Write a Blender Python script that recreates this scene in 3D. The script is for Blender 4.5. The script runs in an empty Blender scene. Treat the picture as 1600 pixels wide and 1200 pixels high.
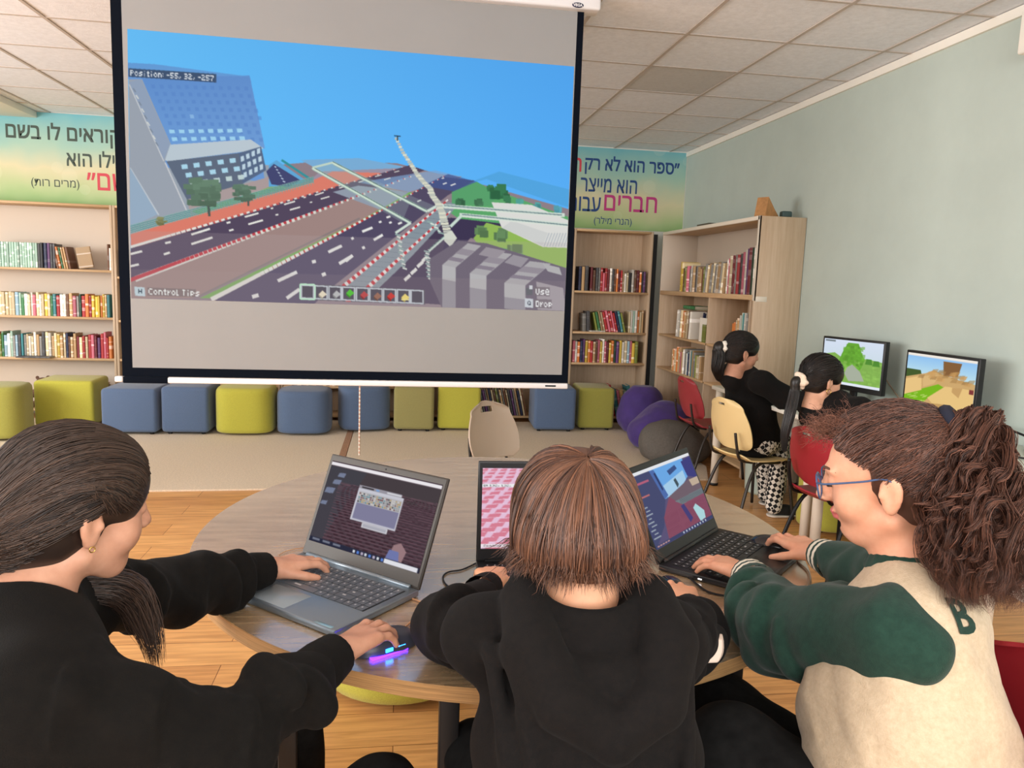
import bpy, bmesh, math, random
import numpy as np
from mathutils import Vector, Matrix, Euler
import openvdb

# ------------------------------------------------------------------ camera, world, lights, exposure
S = bpy.context.scene
COL = S.collection
FPX, PCX, PCY, EYE = 1190.0, 800.0, 600.0, 1.48
_dn = np.array([-313.0, 8880.0, FPX]); _dn /= np.linalg.norm(_dn)
_dp = np.array([-175.0, -(FPX * FPX + 313 * 175) / 8880.0, FPX]); _dp -= _dn * _dp.dot(_dn); _dp /= np.linalg.norm(_dp)
_rt = np.cross(_dn, _dp)
RC = np.array([_rt, _dp, -_dn])                 # camera (x right, y down, z forward) -> world rows
CAMP = np.array([0.0, 0.0, EYE])
cd = bpy.data.cameras.new('camera'); cam = bpy.data.objects.new('camera', cd); COL.objects.link(cam)
cd.sensor_width = 36.0; cd.lens = 36.0 * FPX / 1600.0; cd.clip_start = 0.05
_m = Matrix.Identity(4)
for i in range(3):
    _m[i][0] = RC[i][0]; _m[i][1] = -RC[i][1]; _m[i][2] = -RC[i][2]; _m[i][3] = CAMP[i]
cam.matrix_world = _m
S.camera = cam
S.view_settings.view_transform = 'Standard'; S.view_settings.look = 'None'
S.view_settings.exposure = 0.0; S.view_settings.gamma = 1.0
S.view_settings.use_curve_mapping = False
S.cycles.max_bounces = 6; S.cycles.diffuse_bounces = 4; S.cycles.glossy_bounces = 3
S.cycles.transparent_max_bounces = 6; S.cycles.caustics_reflective = False; S.cycles.caustics_refractive = False
S.cycles.use_denoising = True
try: S.cycles.denoiser = 'OPENIMAGEDENOISE'
except Exception: pass
S.cycles.sample_clamp_indirect = 6.0

W = bpy.data.worlds.new('daylight'); S.world = W; W.use_nodes = True
W.node_tree.nodes['Background'].inputs[0].default_value = (0.93, 0.95, 1.0, 1)
W.node_tree.nodes['Background'].inputs[1].default_value = 0.65

def area(name, loc, target, sx, sy, power, color=(1, 1, 1)):
    l = bpy.data.lights.new(name, 'AREA'); l.shape = 'RECTANGLE'; l.size = sx; l.size_y = sy
    l.energy = power; l.color = color
    o = bpy.data.objects.new(name, l); COL.objects.link(o); o.location = loc
    o.rotation_euler = (Vector(target) - Vector(loc)).to_track_quat('-Z', 'Y').to_euler()
    return o
# daylight through the windows of the left side, plus an added soft fill light behind the camera
area('window_daylight_left', (-5.3, 2.2, 1.75), (1.5, 4.0, 1.0), 6.5, 1.7, 400, (1.0, 0.97, 0.93))
area('fill_light_rear', (0.6, -2.6, 2.1), (1.1, 6.0, 2.0), 5.5, 1.5, 230, (1.0, 0.97, 0.93))

# ------------------------------------------------------------------ pixel -> place helpers
def ray(px, py): return RC @ np.array([px - PCX, py - PCY, FPX])
def at_y(px, py, y):
    d = ray(px, py); return CAMP + d * (y / d[1])
def at_z(px, py, z):
    d = ray(px, py); return CAMP + d * ((z - EYE) / d[2])
def at_x(px, py, x):
    d = ray(px, py); return CAMP + d * (x / d[0])
def at_d(px, py, dist): return CAMP + ray(px, py) / FPX * dist
def to_px(P):
    P = np.atleast_2d(np.asarray(P, float)); c = (P - CAMP) @ RC
    return np.stack([PCX + FPX * c[:, 0] / c[:, 2], PCY + FPX * c[:, 1] / c[:, 2]], 1)

# ------------------------------------------------------------------ materials
def lin(c):
    c = np.asarray(c, float) / 255.0
    return tuple(np.where(c <= 0.04045, c / 12.92, ((c + 0.055) / 1.055) ** 2.4))
def rgba(c): return (*lin(c), 1.0)
_mats = {}
def mat(name, color, rough=0.6, metal=0.0, var=0.0, scale=8.0, bump=0.0, bscale=200.0, spec=0.4, stretch=None,
        sheen=0.0, color2=None, coat=0.0, emit=None, estr=1.0, alpha=None, detail=4.0):
    """principled material; noise mixes color with color2 (or a darker tone) and drives a fine bump"""
    if name in _mats: return _mats[name]
    m = bpy.data.materials.new(name); m.use_nodes = True; nt = m.node_tree; N = nt.nodes; L = nt.links
    b = N['Principled BSDF']; b.inputs['Roughness'].default_value = rough; b.inputs['Metallic'].default_value = metal
    b.inputs['Specular IOR Level'].default_value = spec
    b.inputs['Base Color'].default_value = rgba(color)
    if sheen: b.inputs['Sheen Weight'].default_value = sheen
    if coat: b.inputs['Coat Weight'].default_value = coat; b.inputs['Coat Roughness'].default_value = 0.1
    if emit is not None:
        b.inputs['Emission Color'].default_value = rgba(emit); b.inputs['Emission Strength'].default_value = estr
    if alpha is not None: b.inputs['Alpha'].default_value = alpha
    if var or bump:
        tc = N.new('ShaderNodeTexCoord'); mp = N.new('ShaderNodeMapping'); L.new(tc.outputs['Object'], mp.inputs['Vector'])
        if stretch: mp.inputs['Scale'].default_value = stretch
    if var:
        n = N.new('ShaderNodeTexNoise'); n.inputs['Scale'].default_value = scale; n.inputs['Detail'].default_value = detail
        n.inputs['Roughness'].default_value = 0.65
        L.new(mp.outputs[0], n.inputs['Vector'])
        r = N.new('ShaderNodeMapRange'); r.inputs['From Min'].default_value = 0.5 - 0.2 ; r.inputs['From Max'].default_value = 0.5 + 0.2
        L.new(n.outputs['Fac'], r.inputs['Value'])
        mx = N.new('ShaderNodeMix'); mx.data_type = 'RGBA'
        c2 = color2 if color2 is not None else tuple(max(0, x * (1 - var)) for x in color)
        mx.inputs['A'].default_value = rgba(color); mx.inputs['B'].default_value = rgba(c2)
        L.new(r.outputs[0], mx.inputs['Factor']); L.new(mx.outputs['Result'], b.inputs['Base Color'])
    if bump:
        n2 = N.new('ShaderNodeTexNoise'); n2.inputs['Scale'].default_value = bscale; n2.inputs['Detail'].default_value = 2.0
        L.new(mp.outputs[0], n2.inputs['Vector'])
        bp = N.new('ShaderNodeBump'); bp.inputs['Strength'].default_value = bump; bp.inputs['Distance'].default_value = 0.004
        L.new(n2.outputs['Fac'], bp.inputs['Height']); L.new(bp.outputs[0], b.inputs['Normal'])
    _mats[name] = m
    return m
def emis_attr(name, strength=1.0):
    """display surface: shows the colours of the picture stored on the screen mesh as its own light"""
    if name in _mats: return _mats[name]
    m = bpy.data.materials.new(name); m.use_nodes = True; nt = m.node_tree; nt.nodes.clear()
    a = nt.nodes.new('ShaderNodeAttribute'); a.attribute_name = 'picture'
    e = nt.nodes.new('ShaderNodeEmission'); e.inputs['Strength'].default_value = strength
    o = nt.nodes.new('ShaderNodeOutputMaterial')
    nt.links.new(a.outputs['Color'], e.inputs['Color']); nt.links.new(e.outputs[0], o.inputs['Surface'])
    _mats[name] = m; return m

# ------------------------------------------------------------------ mesh helpers
class MB:
    """collects shapes into one mesh"""
    def __init__(self): self.v = []; self.f = []; self.m = []; self.sm = []
    def add(self, vs, fs, mi=0, smooth=False):
        o = len(self.v); self.v += [tuple(map(float, p)) for p in vs]
        self.f += [tuple(i + o for i in f) for f in fs]; self.m += [mi] * len(fs); self.sm += [smooth] * len(fs)
        return self
    def box(self, lo, hi, mi=0, M=None):
        x0, y0, z0 = lo; x1, y1, z1 = hi
        vs = [(x0, y0, z0), (x1, y0, z0), (x1, y1, z0), (x0, y1, z0), (x0, y0, z1), (x1, y0, z1), (x1, y1, z1), (x0, y1, z1)]
        if M is not None: vs = [tuple(M @ Vector(p)) for p in vs]
        return self.add(vs, [(0, 3, 2, 1), (4, 5, 6, 7), (0, 1, 5, 4), (1, 2, 6, 5), (2, 3, 7, 6), (3, 0, 4, 7)], mi)
    def rbox(self, lo, hi, r, mi=0, M=None, seg=3, smooth=True):
        bm = bmesh.new(); bmesh.ops.create_cube(bm, size=1.0)
        for v in bm.verts:
            v.co = Vector([lo[i] + (v.co[i] + 0.5) * (hi[i] - lo[i]) for i in range(3)])
        bmesh.ops.bevel(bm, geom=bm.edges[:], offset=r, segments=seg, profile=0.5, affect='EDGES')
        bm.verts.index_update()
        vs = [(M @ v.co) if M is not None else v.co.copy() for v in bm.verts]
        self.add(vs, [[v.index for v in f.verts] for f in bm.faces], mi, smooth); bm.free(); return self
    def tube(self, pts, r, n=8, mi=0, cap=True, smooth=True):
        pts = [np.asarray(p, float) for p in pts]; k = len(pts)
        rs = r if hasattr(r, '__len__') else [r] * k
        vs = []; up = None
        for i in range(k):
            t = pts[min(i + 1, k - 1)] - pts[max(i - 1, 0)]; t = t / (np.linalg.norm(t) + 1e-12)
            if up is None:
                up = np.array([0, 0, 1.0]) if abs(t[2]) < 0.9 else np.array([1.0, 0, 0])
            up = up - t * up.dot(t); up /= np.linalg.norm(up) + 1e-12; b = np.cross(t, up)
            for j in range(n):
                a = 2 * math.pi * j / n; vs.append(pts[i] + rs[i] * (math.cos(a) * up + math.sin(a) * b))
        fs = [(i * n + j, i * n + (j + 1) % n, (i + 1) * n + (j + 1) % n, (i + 1) * n + j) for i in range(k - 1) for j in range(n)]
        if cap: fs += [tuple(range(n))[::-1], tuple((k - 1) * n + j for j in range(n))]
        return self.add(vs, fs, mi, smooth)
    def lathe(self, prof, c=(0, 0, 0), n=32, mi=0, smooth=True, M=None):
        vs = []; k = len(prof)
        for (r, z) in prof:
            for j in range(n):
                a = 2 * math.pi * j / n; p = Vector((c[0] + r * math.cos(a), c[1] + r * math.sin(a), c[2] + z))
                vs.append(M @ p if M is not None else p)
        fs = [(i * n + j, i * n + (j + 1) % n, (i + 1) * n + (j + 1) % n, (i + 1) * n + j) for i in range(k - 1) for j in range(n)]
        fs += [tuple(range(n))[::-1], tuple((k - 1) * n + j for j in range(n))]
        return self.add(vs, fs, mi, smooth)
    def prism(self, poly, h0, h1, mi=0, M=None, smooth=False):
        n = len(poly); vs = [(p[0], p[1], h0) for p in poly] + [(p[0], p[1], h1) for p in poly]
        if M is not None: vs = [tuple(M @ Vector(p)) for p in vs]
        fs = [tuple(range(n))[::-1], tuple(range(n, 2 * n))] + [(i, (i + 1) % n, n + (i + 1) % n, n + i) for i in range(n)]
        return self.add(vs, fs, mi, smooth)
    def build(self, name, mats, parent=None, loc=None):
        me = bpy.data.meshes.new(name)
        v = self.v
        if loc is not None: v = [(p[0] - loc[0], p[1] - loc[1], p[2] - loc[2]) for p in v]
        me.from_pydata(v, [], self.f)
        if not isinstance(mats, (list, tuple)): mats = [mats]
        for m in mats: me.materials.append(m)
        me.polygons.foreach_set('material_index', self.m); me.polygons.foreach_set('use_smooth', self.sm); me.update()
        o = bpy.data.objects.new(name, me); COL.objects.link(o)
        if loc is not None: o.location = loc
        if parent is not None: o.parent = parent
        return o
def smooth_by_angle(o, deg=40):
    me = o.data
    bm = bmesh.new(); bm.from_mesh(me); lim = math.radians(deg)
    for f in bm.faces: f.smooth = True
    for e in bm.edges:
        if len(e.link_faces) == 2: e.smooth = e.calc_face_angle(0) < lim
    bm.to_mesh(me); bm.free(); return o
def tag(o, label=None, cat=None, group=None, kind=None):
    if label: o['label'] = label
    if cat: o['category'] = cat
    if group: o['group'] = group
    if kind: o['kind'] = kind
    return o
def thing(name, loc=(0, 0, 0), rz=0.0, label=None, cat=None, group=None):
    o = bpy.data.objects.new(name, None); COL.objects.link(o); o.location = loc; o.rotation_euler = (0, 0, rz)
    o.empty_display_size = 0.05
    return tag(o, label, cat, group)
def copy_tree(o, parent=None):
    c = o.copy(); COL.objects.link(c); c.parent = parent
    for ch in o.children: copy_tree(ch, c)
    return c
def rrect(w, h, r, n=5, cx=0.0, cy=0.0):
    out = []
    for (sx, sy, a0) in ((1, 1, 0), (-1, 1, 90), (-1, -1, 180), (1, -1, 270)):
        for i in range(n + 1):
            a = math.radians(a0 + 90 * i / n)
            out.append((cx + sx * (w / 2 - r) + r * math.cos(a), cy + sy * (h / 2 - r) + r * math.sin(a)))
    return out
def bez(pts, n=24):
    """smooth curve through the points (Catmull-Rom)"""
    P = [np.asarray(p, float) for p in pts]; P = [2 * P[0] - P[1]] + P + [2 * P[-1] - P[-2]]; out = []
    seg = len(P) - 3
    for s in range(seg):
        p0, p1, p2, p3 = P[s:s + 4]
        for i in range(n // seg + 1):
            t = i / (n // seg + 1)
            out.append(0.5 * (2 * p1 + (p2 - p0) * t + (2 * p0 - 5 * p1 + 4 * p2 - p3) * t * t + (3 * p1 - p0 - 3 * p2 + p3) * t ** 3))
    out.append(P[-2]); return out
# ------------------------------------------------------------------ painter for what the displays show (numpy, no files)
GLYPH = {
 'P': "1110 1001 1110 1000 1000", 'o': "0000 0110 1001 1001 0110", 's': "0000 0111 1100 0011 1110", 'i': "010 000 010 010 010",
 't': "010 111 010 010 011", 'n': "0000 1110 1001 1001 1001", ':': "0 1 0 1 0", '-': "000 000 111 000 000", '5': "1111 1000 1110 0001 1110",
 ',': "00 00 00 01 10", '3': "1110 0001 0110 0001 1110", '2': "1110 0001 0110 1000 1111", '7': "1111 0001 0010 0100 0100", ' ': "00 00 00 00 00",
 'C': "0111 1000 1000 1000 0111", 'r': "000 101 110 100 100", 'l': "10 10 10 10 11", 'T': "111 010 010 010 010", 'p': "0000 1110 1001 1110 1000",
 'U': "1001 1001 1001 1001 0110", 'e': "0110 1001 1111 1000 0111", 'D': "1110 1001 1001 1001 1110", 'H': "1001 1001 1111 1001 1001",
 'Q': "0110 1001 1001 1011 0111", 'V': "10001 10001 01010 01010 00100", 'E': "111 100 110 100 111", 'G': "0111 1000 1011 1001 0111", 'A': "0110 1001 1111 1001 1001",
 'B': "1110 1001 1110 1001 1110", '1': "010 110 010 010 111", '0': "0110 1001 1001 1001 0110", '6': "0110 1000 1110 1001 0110", '8': "0110 1001 0110 1001 0110"}
class Painter:
    def __init__(self, x0, y0, x1, y1, scale, bg=(0, 0, 0)):
        self.x0, self.y0, self.s = x0, y0, scale
        self.w, self.h = int((x1 - x0) * scale) + 1, int((y1 - y0) * scale) + 1
        self.a = np.empty((self.h, self.w, 3)); self.a[:] = bg
        self.X = x0 + (np.arange(self.w) + 0.5) / scale; self.Y = y0 + (np.arange(self.h) + 0.5) / scale
    def mask(self, pts):
        pts = np.asarray(pts, float)
        i0 = max(0, int((pts[:, 0].min() - self.x0) * self.s) - 1); i1 = min(self.w, int((pts[:, 0].max() - self.x0) * self.s) + 2)
        j0 = max(0, int((pts[:, 1].min() - self.y0) * self.s) - 1); j1 = min(self.h, int((pts[:, 1].max() - self.y0) * self.s) + 2)
        if i1 <= i0 or j1 <= j0: return None
        gx, gy = np.meshgrid(self.X[i0:i1], self.Y[j0:j1]); ins = np.zeros(gx.shape, bool); n = len(pts)
        for k in range(n):
            xa, ya = pts[k]; xb, yb = pts[(k + 1) % n]
            if ya == yb: continue
            c = ((ya > gy) != (yb > gy)) & (gx < (xb - xa) * (gy - ya) / (yb - ya) + xa); ins ^= c
        return (slice(j0, j1), slice(i0, i1)), ins, gx, gy
    def poly(self, pts, col, alpha=1.0):
        m = self.mask(pts)
        if m is None: return
        sl, ins, gx, gy = m; a = self.a[sl]
        c = np.asarray(col, float) if not callable(col) else col(gx, gy)[ins]
        a[ins] = a[ins] * (1 - alpha) + c * alpha
    def line(self, p, q, w, col, alpha=1.0):
        p = np.asarray(p, float); q = np.asarray(q, float); d = q - p; L = np.hypot(*d) + 1e-9; n = np.array([-d[1], d[0]]) / L * w / 2
        self.poly([p + n, q + n, q - n, p - n], col, alpha)
    def lines(self, pts, w, col, alpha=1.0):
        for a, b in zip(pts[:-1], pts[1:]): self.line(a, b, w, col, alpha)
    def dots(self, p, q, n, w, l, col, jit=0.0):
        p = np.asarray(p, float); q = np.asarray(q, float)
        for i in range(n):
            t = (i + 0.5) / n; d = (q - p) / n * l / 2; c = p + (q - p) * t
            self.line(c - d, c + d, w, col)
    def ell(self, cx, cy, rx, ry, col, alpha=1.0, n=20):
        self.poly([(cx + rx * math.cos(2 * math.pi * k / n), cy + ry * math.sin(2 * math.pi * k / n)) for k in range(n)], col, alpha)
    def text(self, s, org, ux, uy, col):
        """5-row pixel letters; ux = one pixel to the right, uy = one pixel down"""
        ux = np.asarray(ux, float); uy = np.asarray(uy, float); o = np.asarray(org, float); x = 0
        for ch in s:
            rows = GLYPH[ch].split()
            for j, row in enumerate(rows):
                i = 0
                while i < len(row):
                    if row[i] == '1':
                        k = i
                        while k < len(row) and row[k] == '1': k += 1
                        a = o + ux * (x + i) + uy * j; b = o + ux * (x + k) + uy * j
                        self.poly([a, b, b + uy, a + uy], col); i = k
                    else: i += 1
            x += len(rows[0]) + 1
    def blur(self, n=1):
        for _ in range(n):
            p = np.pad(self.a, ((1, 1), (1, 1), (0, 0)), 'edge')
            self.a = (p[:-2, 1:-1] + p[2:, 1:-1] + p[1:-1, :-2] + p[1:-1, 2:] + 2 * p[1:-1, 1:-1]) / 6
    def at(self, px):
        u = np.clip((px[:, 0] - self.x0) * self.s - 0.5, 0, self.w - 1.001); v = np.clip((px[:, 1] - self.y0) * self.s - 0.5, 0, self.h - 1.001)
        i = u.astype(int); j = v.astype(int); fu = (u - i)[:, None]; fv = (v - j)[:, None]; A = self.a
        return (A[j, i] * (1 - fu) + A[j, i + 1] * fu) * (1 - fv) + (A[j + 1, i] * (1 - fu) + A[j + 1, i + 1] * fu) * fv
def display(name, corners, painter, nu, nv, material, parent=None, uvspace=False, M=None):
    """flat screen mesh TL,TR,BR,BL whose vertices store the painted picture (photo or 0..1 coordinates)"""
    TL, TR, BR, BL = [np.asarray(c, float) for c in corners]
    u, v = np.meshgrid(np.linspace(0, 1, nu + 1), np.linspace(0, 1, nv + 1)); u = u.ravel()[:, None]; v = v.ravel()[:, None]
    P = (TL * (1 - u) + TR * u) * (1 - v) + (BL * (1 - u) + BR * u) * v
    if uvspace: px = np.hstack([u, v])
    else:
        Pw = P if M is None else (np.c_[P, np.ones(len(P))] @ np.array(M).T)[:, :3]
        px = to_px(Pw)
    c = np.clip(painter.at(px), 0, 255)
    me = bpy.data.meshes.new(name); w = nu + 1
    idx = (np.arange(nv)[:, None] * w + np.arange(nu)[None, :]).ravel()
    quads = np.stack([idx, idx + w, idx + w + 1, idx + 1], 1)
    me.vertices.add(len(P)); me.vertices.foreach_set('co', P.ravel())
    me.loops.add(len(quads) * 4); me.loops.foreach_set('vertex_index', quads.ravel().astype(np.int32))
    me.polygons.add(len(quads)); me.polygons.foreach_set('loop_start', np.arange(0, len(quads) * 4, 4, dtype=np.int32))
    me.update(calc_edges=True)
    at = me.attributes.new('picture', 'FLOAT_COLOR', 'POINT')
    at.data.foreach_set('color', np.c_[np.stack(lin(c.T), 0).T if False else np.array(lin(c)), np.ones(len(c))].astype(np.float32).ravel())
    me.materials.append(material)
    o = bpy.data.objects.new(name, me); COL.objects.link(o)
    if parent is not None: o.parent = parent
    return o
# ------------------------------------------------------------------ the room
XR, YB, CEIL = 3.082, 8.2, 2.945
def wood_floor():
    m = bpy.data.materials.new('oak_laminate'); m.use_nodes = True; nt = m.node_tree; N = nt.nodes; L = nt.links; b = N['Principled BSDF']
    tc = N.new('ShaderNodeTexCoord'); br = N.new('ShaderNodeTexBrick')
    L.new(tc.outputs['Object'], br.inputs['Vector']); br.inputs['Scale'].default_value = 1.0
    br.inputs['Brick Width'].default_value = 1.3; br.inputs['Row Height'].default_value = 0.19; br.inputs['Mortar Size'].default_value = 0.0015
    br.inputs['Color1'].default_value = rgba((226, 170, 106)); br.inputs['Color2'].default_value = rgba((210, 152, 92)); br.inputs['Mortar'].default_value = rgba((120, 72, 36))
    mp = N.new('ShaderNodeMapping'); mp.inputs['Scale'].default_value = (1.6, 22, 1); L.new(tc.outputs['Object'], mp.inputs['Vector'])
    n = N.new('ShaderNodeTexNoise'); n.inputs['Scale'].default_value = 2.2; n.inputs['Detail'].default_value = 6; n.inputs['Distortion'].default_value = 0.6
    L.new(mp.outputs[0], n.inputs['Vector'])
    mx = N.new('ShaderNodeMix'); mx.data_type = 'RGBA'; mx.blend_type = 'MULTIPLY'; mx.inputs['Factor'].default_value = 0.55
    cr = N.new('ShaderNodeValToRGB'); cr.color_ramp.elements[0].position = 0.35; cr.color_ramp.elements[0].color = (0.5, 0.42, 0.36, 1); cr.color_ramp.elements[1].position = 0.62
    L.new(n.outputs['Fac'], cr.inputs[0]); L.new(br.outputs['Color'], mx.inputs['A']); L.new(cr.outputs[0], mx.inputs['B'])
    L.new(mx.outputs['Result'], b.inputs['Base Color']); b.inputs['Roughness'].default_value = 0.38
    return m
def wood(name, base, dark, axis='z', rough=0.5, s=1.0):
    """fine straight grain running along axis, object space"""
    sc = {'z': (14, 14, 0.9), 'x': (0.9, 14, 14), 'y': (14, 0.9, 14)}[axis]
    return mat(name, base, rough=rough, var=0.3, color2=dark, scale=2.4 * s, stretch=sc, detail=7)
M_OAK = wood('oak_panel', (206, 184, 158), (184, 158, 130))
M_OAKX = wood('oak_shelf', (212, 180, 140), (190, 154, 114), 'x')
M_OAKY = wood('oak_shelf_side', (212, 180, 140), (190, 154, 114), 'y')
M_WHITE = mat('white_melamine', (232, 222, 206), rough=0.5)
M_BLACK = mat('black_metal', (16, 16, 18), rough=0.45)
M_WALL = mat('mint_wall_paint', (190, 203, 196), rough=0.85, var=0.03, scale=3, bump=0.05, bscale=60)
M_BACKWALL = mat('white_wall_paint', (225, 224, 216), rough=0.9)
M_TRIM = mat('white_trim', (240, 236, 226), rough=0.6)

def struct(name, mb, m):
    o = mb.build(name, m); o['kind'] = 'structure'; return o
struct('floor', MB().box((-5.6, -2.6, -0.1), (XR + 0.12, YB + 0.12, 0.0)), wood_floor())
struct('wall_back', MB().box((-5.6, YB, 0), (XR + 0.12, YB + 0.12, CEIL + 0.1)), M_BACKWALL)
struct('wall_right', MB().box((XR, -2.6, 0), (XR + 0.12, YB, CEIL + 0.1)), M_WALL)
struct('trim_1', MB().box((XR - 0.02, -2.6, CEIL - 0.052), (XR, YB, CEIL - 0.002)), M_TRIM)
struct('baseboard_right', MB().box((XR - 0.014, -2.6, 0), (XR, YB, 0.08)), M_TRIM)
# boxed-in duct along the ceiling on the left
struct('trim_2', MB().rbox((-5.6, 6.2, 2.885), (-3.48, YB, CEIL), 0.006), M_TRIM)
# suspended ceiling: mineral tiles between a T-bar grid, some tiles off-tone
def build_ceiling():
    tile = mat('ceiling_tile', (240, 244, 252), rough=0.95, var=0.06, scale=30, bump=0.25, bscale=160)
    tile2 = mat('ceiling_tile_grey', (206, 206, 206), rough=0.9, var=0.05, scale=30)
    bar = mat('ceiling_bar', (190, 180, 172), rough=0.6)
    mb = MB(); xs = [1.63 + 0.625 * k for k in range(-12, 3)] + [XR]; ys = [4.476 + 0.665 * k for k in range(-11, 6)] + [YB]
    mb.box((-5.6, -2.6, CEIL + 0.012), (XR, YB, CEIL + 0.06), 0)
    for i in range(len(xs) - 1):
        for j in range(len(ys) - 1):
            grey = (round(xs[i], 2), round(ys[j], 2)) in ((1.63, 5.14), (1.0, 7.14), (1.01, 7.14))
            mb.box((xs[i] + 0.012, ys[j] + 0.012, CEIL + 0.002), (xs[i + 1] - 0.012, ys[j + 1] - 0.012, CEIL + 0.011), 1 if grey else 0)
    for x in xs[:-1]: mb.box((x - 0.011, -2.6, CEIL - 0.004), (x + 0.011, YB, CEIL + 0.011), 2)
    for y in ys[:-1]: mb.box((-5.6, y - 0.011, CEIL - 0.003), (XR, y + 0.011, CEIL + 0.010), 2)
    struct('ceiling', mb, [tile, tile2, bar])
build_ceiling()
# a rug runs along the back wall in two lengths, with a brown binding between them
M_RUG = mat('rug_pile', (238, 220, 196), rough=1.0, var=0.12, scale=90, bump=0.6, bscale=420, spec=0.1)
M_BIND = mat('rug_binding', (186, 142, 112), rough=1.0, var=0.2, scale=60)
def rug(name, outline, label, binding=None):
    t = MB(); t.prism(outline, 0.0, 0.012); o = t.build(name, M_RUG); tag(o, label, 'rug', 'beige rugs along the back wall')
    if binding: MB().box(*binding).build('binding', M_BIND, o)
    return o
rug('rug', [(-5.2, 5.25), (-1.6, 5.262), (-0.5, 5.30), (-0.42, 7.86), (-5.2, 7.86)], 'beige rug under the left ottomans, its straight edge on the wooden floor',
    ((-0.475, 5.31, 0.006), (-0.42, 7.86, 0.0135)))
rug('rug', [(-0.415, 5.30), (0.6, 5.36), (1.6, 5.42), (2.40, 5.50), (2.55, 5.9), (2.6, 7.86), (-0.415, 7.86)], 'beige rug under the right ottomans and the bean bags')

# ------------------------------------------------------------------ wall posters with Hebrew lettering
def font_mesh(name, s, size, mats, parent, M, extrude=0.0006, bold=0.0):
    cu = bpy.data.curves.new(name, 'FONT'); cu.body = s; cu.size = size; cu.extrude = extrude; cu.offset = bold
    cu.align_x = 'LEFT'; cu.resolution_u = 3
    ob = bpy.data.objects.new(name, cu); COL.objects.link(ob)
    dg = bpy.context.evaluated_depsgraph_get(); me = bpy.data.meshes.new_from_object(ob.evaluated_get(dg))
    bpy.data.objects.remove(ob); bpy.data.curves.remove(cu)
    me.name = name; me.materials.clear(); me.materials.append(mats)
    o = bpy.data.objects.new(name, me); COL.objects.link(o); o.parent = parent; me.transform(M)
    return o
def fit_text(name, s, m, parent, x0, x1, zbase, height, y, bold=0.0):
    """a line of letters from x0 to x1 (metres on the back wall), reversed because Hebrew reads right to left"""
    o = font_mesh(name, s[::-1].translate({40: 41, 41: 40}), 1.0, m, parent, Matrix.Identity(4), 0.0, 0.0)
    co = np.array([v.co for v in o.data.vertices]); mn, mxx = co.min(0), co.max(0)
    sx = (x1 - x0) / (mxx[0] - mn[0]); sz = height / (mxx[1] - mn[1])
    if bold > 0.008:
        me = o.data; bm = bmesh.new(); bm.from_mesh(me); n0 = [(1, 0), (0, 1), (1, 1)]; src = bm.copy(); e_ = 0.035 * (mxx[1] - mn[1]); tmp = bpy.data.meshes.new('t')
        for q, (dx, dz) in enumerate(n0):
            src.to_mesh(tmp); tmp.transform(Matrix.Translation((dx * e_, dz * e_, -0.1 * (q + 1)))); bm.from_mesh(tmp)
        bm.to_mesh(me); bm.free(); src.free(); bpy.data.meshes.remove(tmp); co = np.array([v.co for v in me.vertices])
    out = np.c_[x0 + (co[:, 0] - mn[0]) * sx, y - 0.001 * co[:, 2], zbase + (co[:, 1] - mn[1]) * sz]
    o.data.vertices.foreach_set('co', out.ravel()); o.data.update(); return o
def poster_mat():
    m = bpy.data.materials.new('poster_print'); m.use_nodes = True; nt = m.node_tree; N = nt.nodes; L = nt.links; b = N['Principled BSDF']
    tc = N.new('ShaderNodeTexCoord'); sp = N.new('ShaderNodeSeparateXYZ'); L.new(tc.outputs['Object'], sp.inputs[0])
    n = N.new('ShaderNodeTexNoise'); n.inputs['Scale'].default_value = 2.2; L.new(tc.outputs['Object'], n.inputs['Vector'])
    ma = N.new('ShaderNodeMath'); ma.operation = 'MULTIPLY_ADD'; ma.inputs[1].default_value = 0.35; L.new(n.outputs['Fac'], ma.inputs[0]); L.new(sp.outputs['Z'], ma.inputs[2])
    r = N.new('ShaderNodeMapRange'); r.inputs['From Min'].default_value = 0.12; r.inputs['From Max'].default_value = 1.04; L.new(ma.outputs[0], r.inputs['Value'])
    cr = N.new('ShaderNodeValToRGB'); e = cr.color_ramp.elements
    e[0].position = 0.0; e[0].color = rgba((128, 176, 104)); e[1].position = 1.0; e[1].color = rgba((108, 178, 190))
    for p, c in ((0.18, (176, 196, 140)), (0.42, (212, 206, 168)), (0.66, (160, 196, 180))):
        x = e.new(p); x.color = rgba(c)
    L.new(r.outputs[0], cr.inputs[0])
    v = N.new('ShaderNodeTexVoronoi'); v.inputs['Scale'].default_value = 3.2; L.new(tc.outputs['Object'], v.inputs['Vector'])
    lt = N.new('ShaderNodeMath'); lt.operation = 'LESS_THAN'; lt.inputs[1].default_value = 0.26; L.new(v.outputs['Distance'], lt.inputs[0])
    ml = N.new('ShaderNodeMath'); ml.operation = 'MULTIPLY'; ml.inputs[1].default_value = 0.10; L.new(lt.outputs[0], ml.inputs[0])
    mx = N.new('ShaderNodeMix'); mx.data_type = 'RGBA'; mx.inputs['B'].default_value = rgba((232, 236, 214))
    L.new(ml.outputs[0], mx.inputs['Factor']); L.new(cr.outputs[0], mx.inputs['A']); L.new(mx.outputs['Result'], b.inputs['Base Color'])
    b.inputs['Roughness'].default_value = 0.6
    return m
M_POSTER = poster_mat()
M_INK = mat('navy_ink', (34, 70, 130), rough=0.6); M_INKD = mat('dark_green_ink', (64, 78, 70), rough=0.6)
M_PINK = mat('magenta_ink', (190, 60, 130), rough=0.6); M_RED = mat('pink_red_ink', (206, 70, 84), rough=0.6)
YP = YB - 0.006
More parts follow.
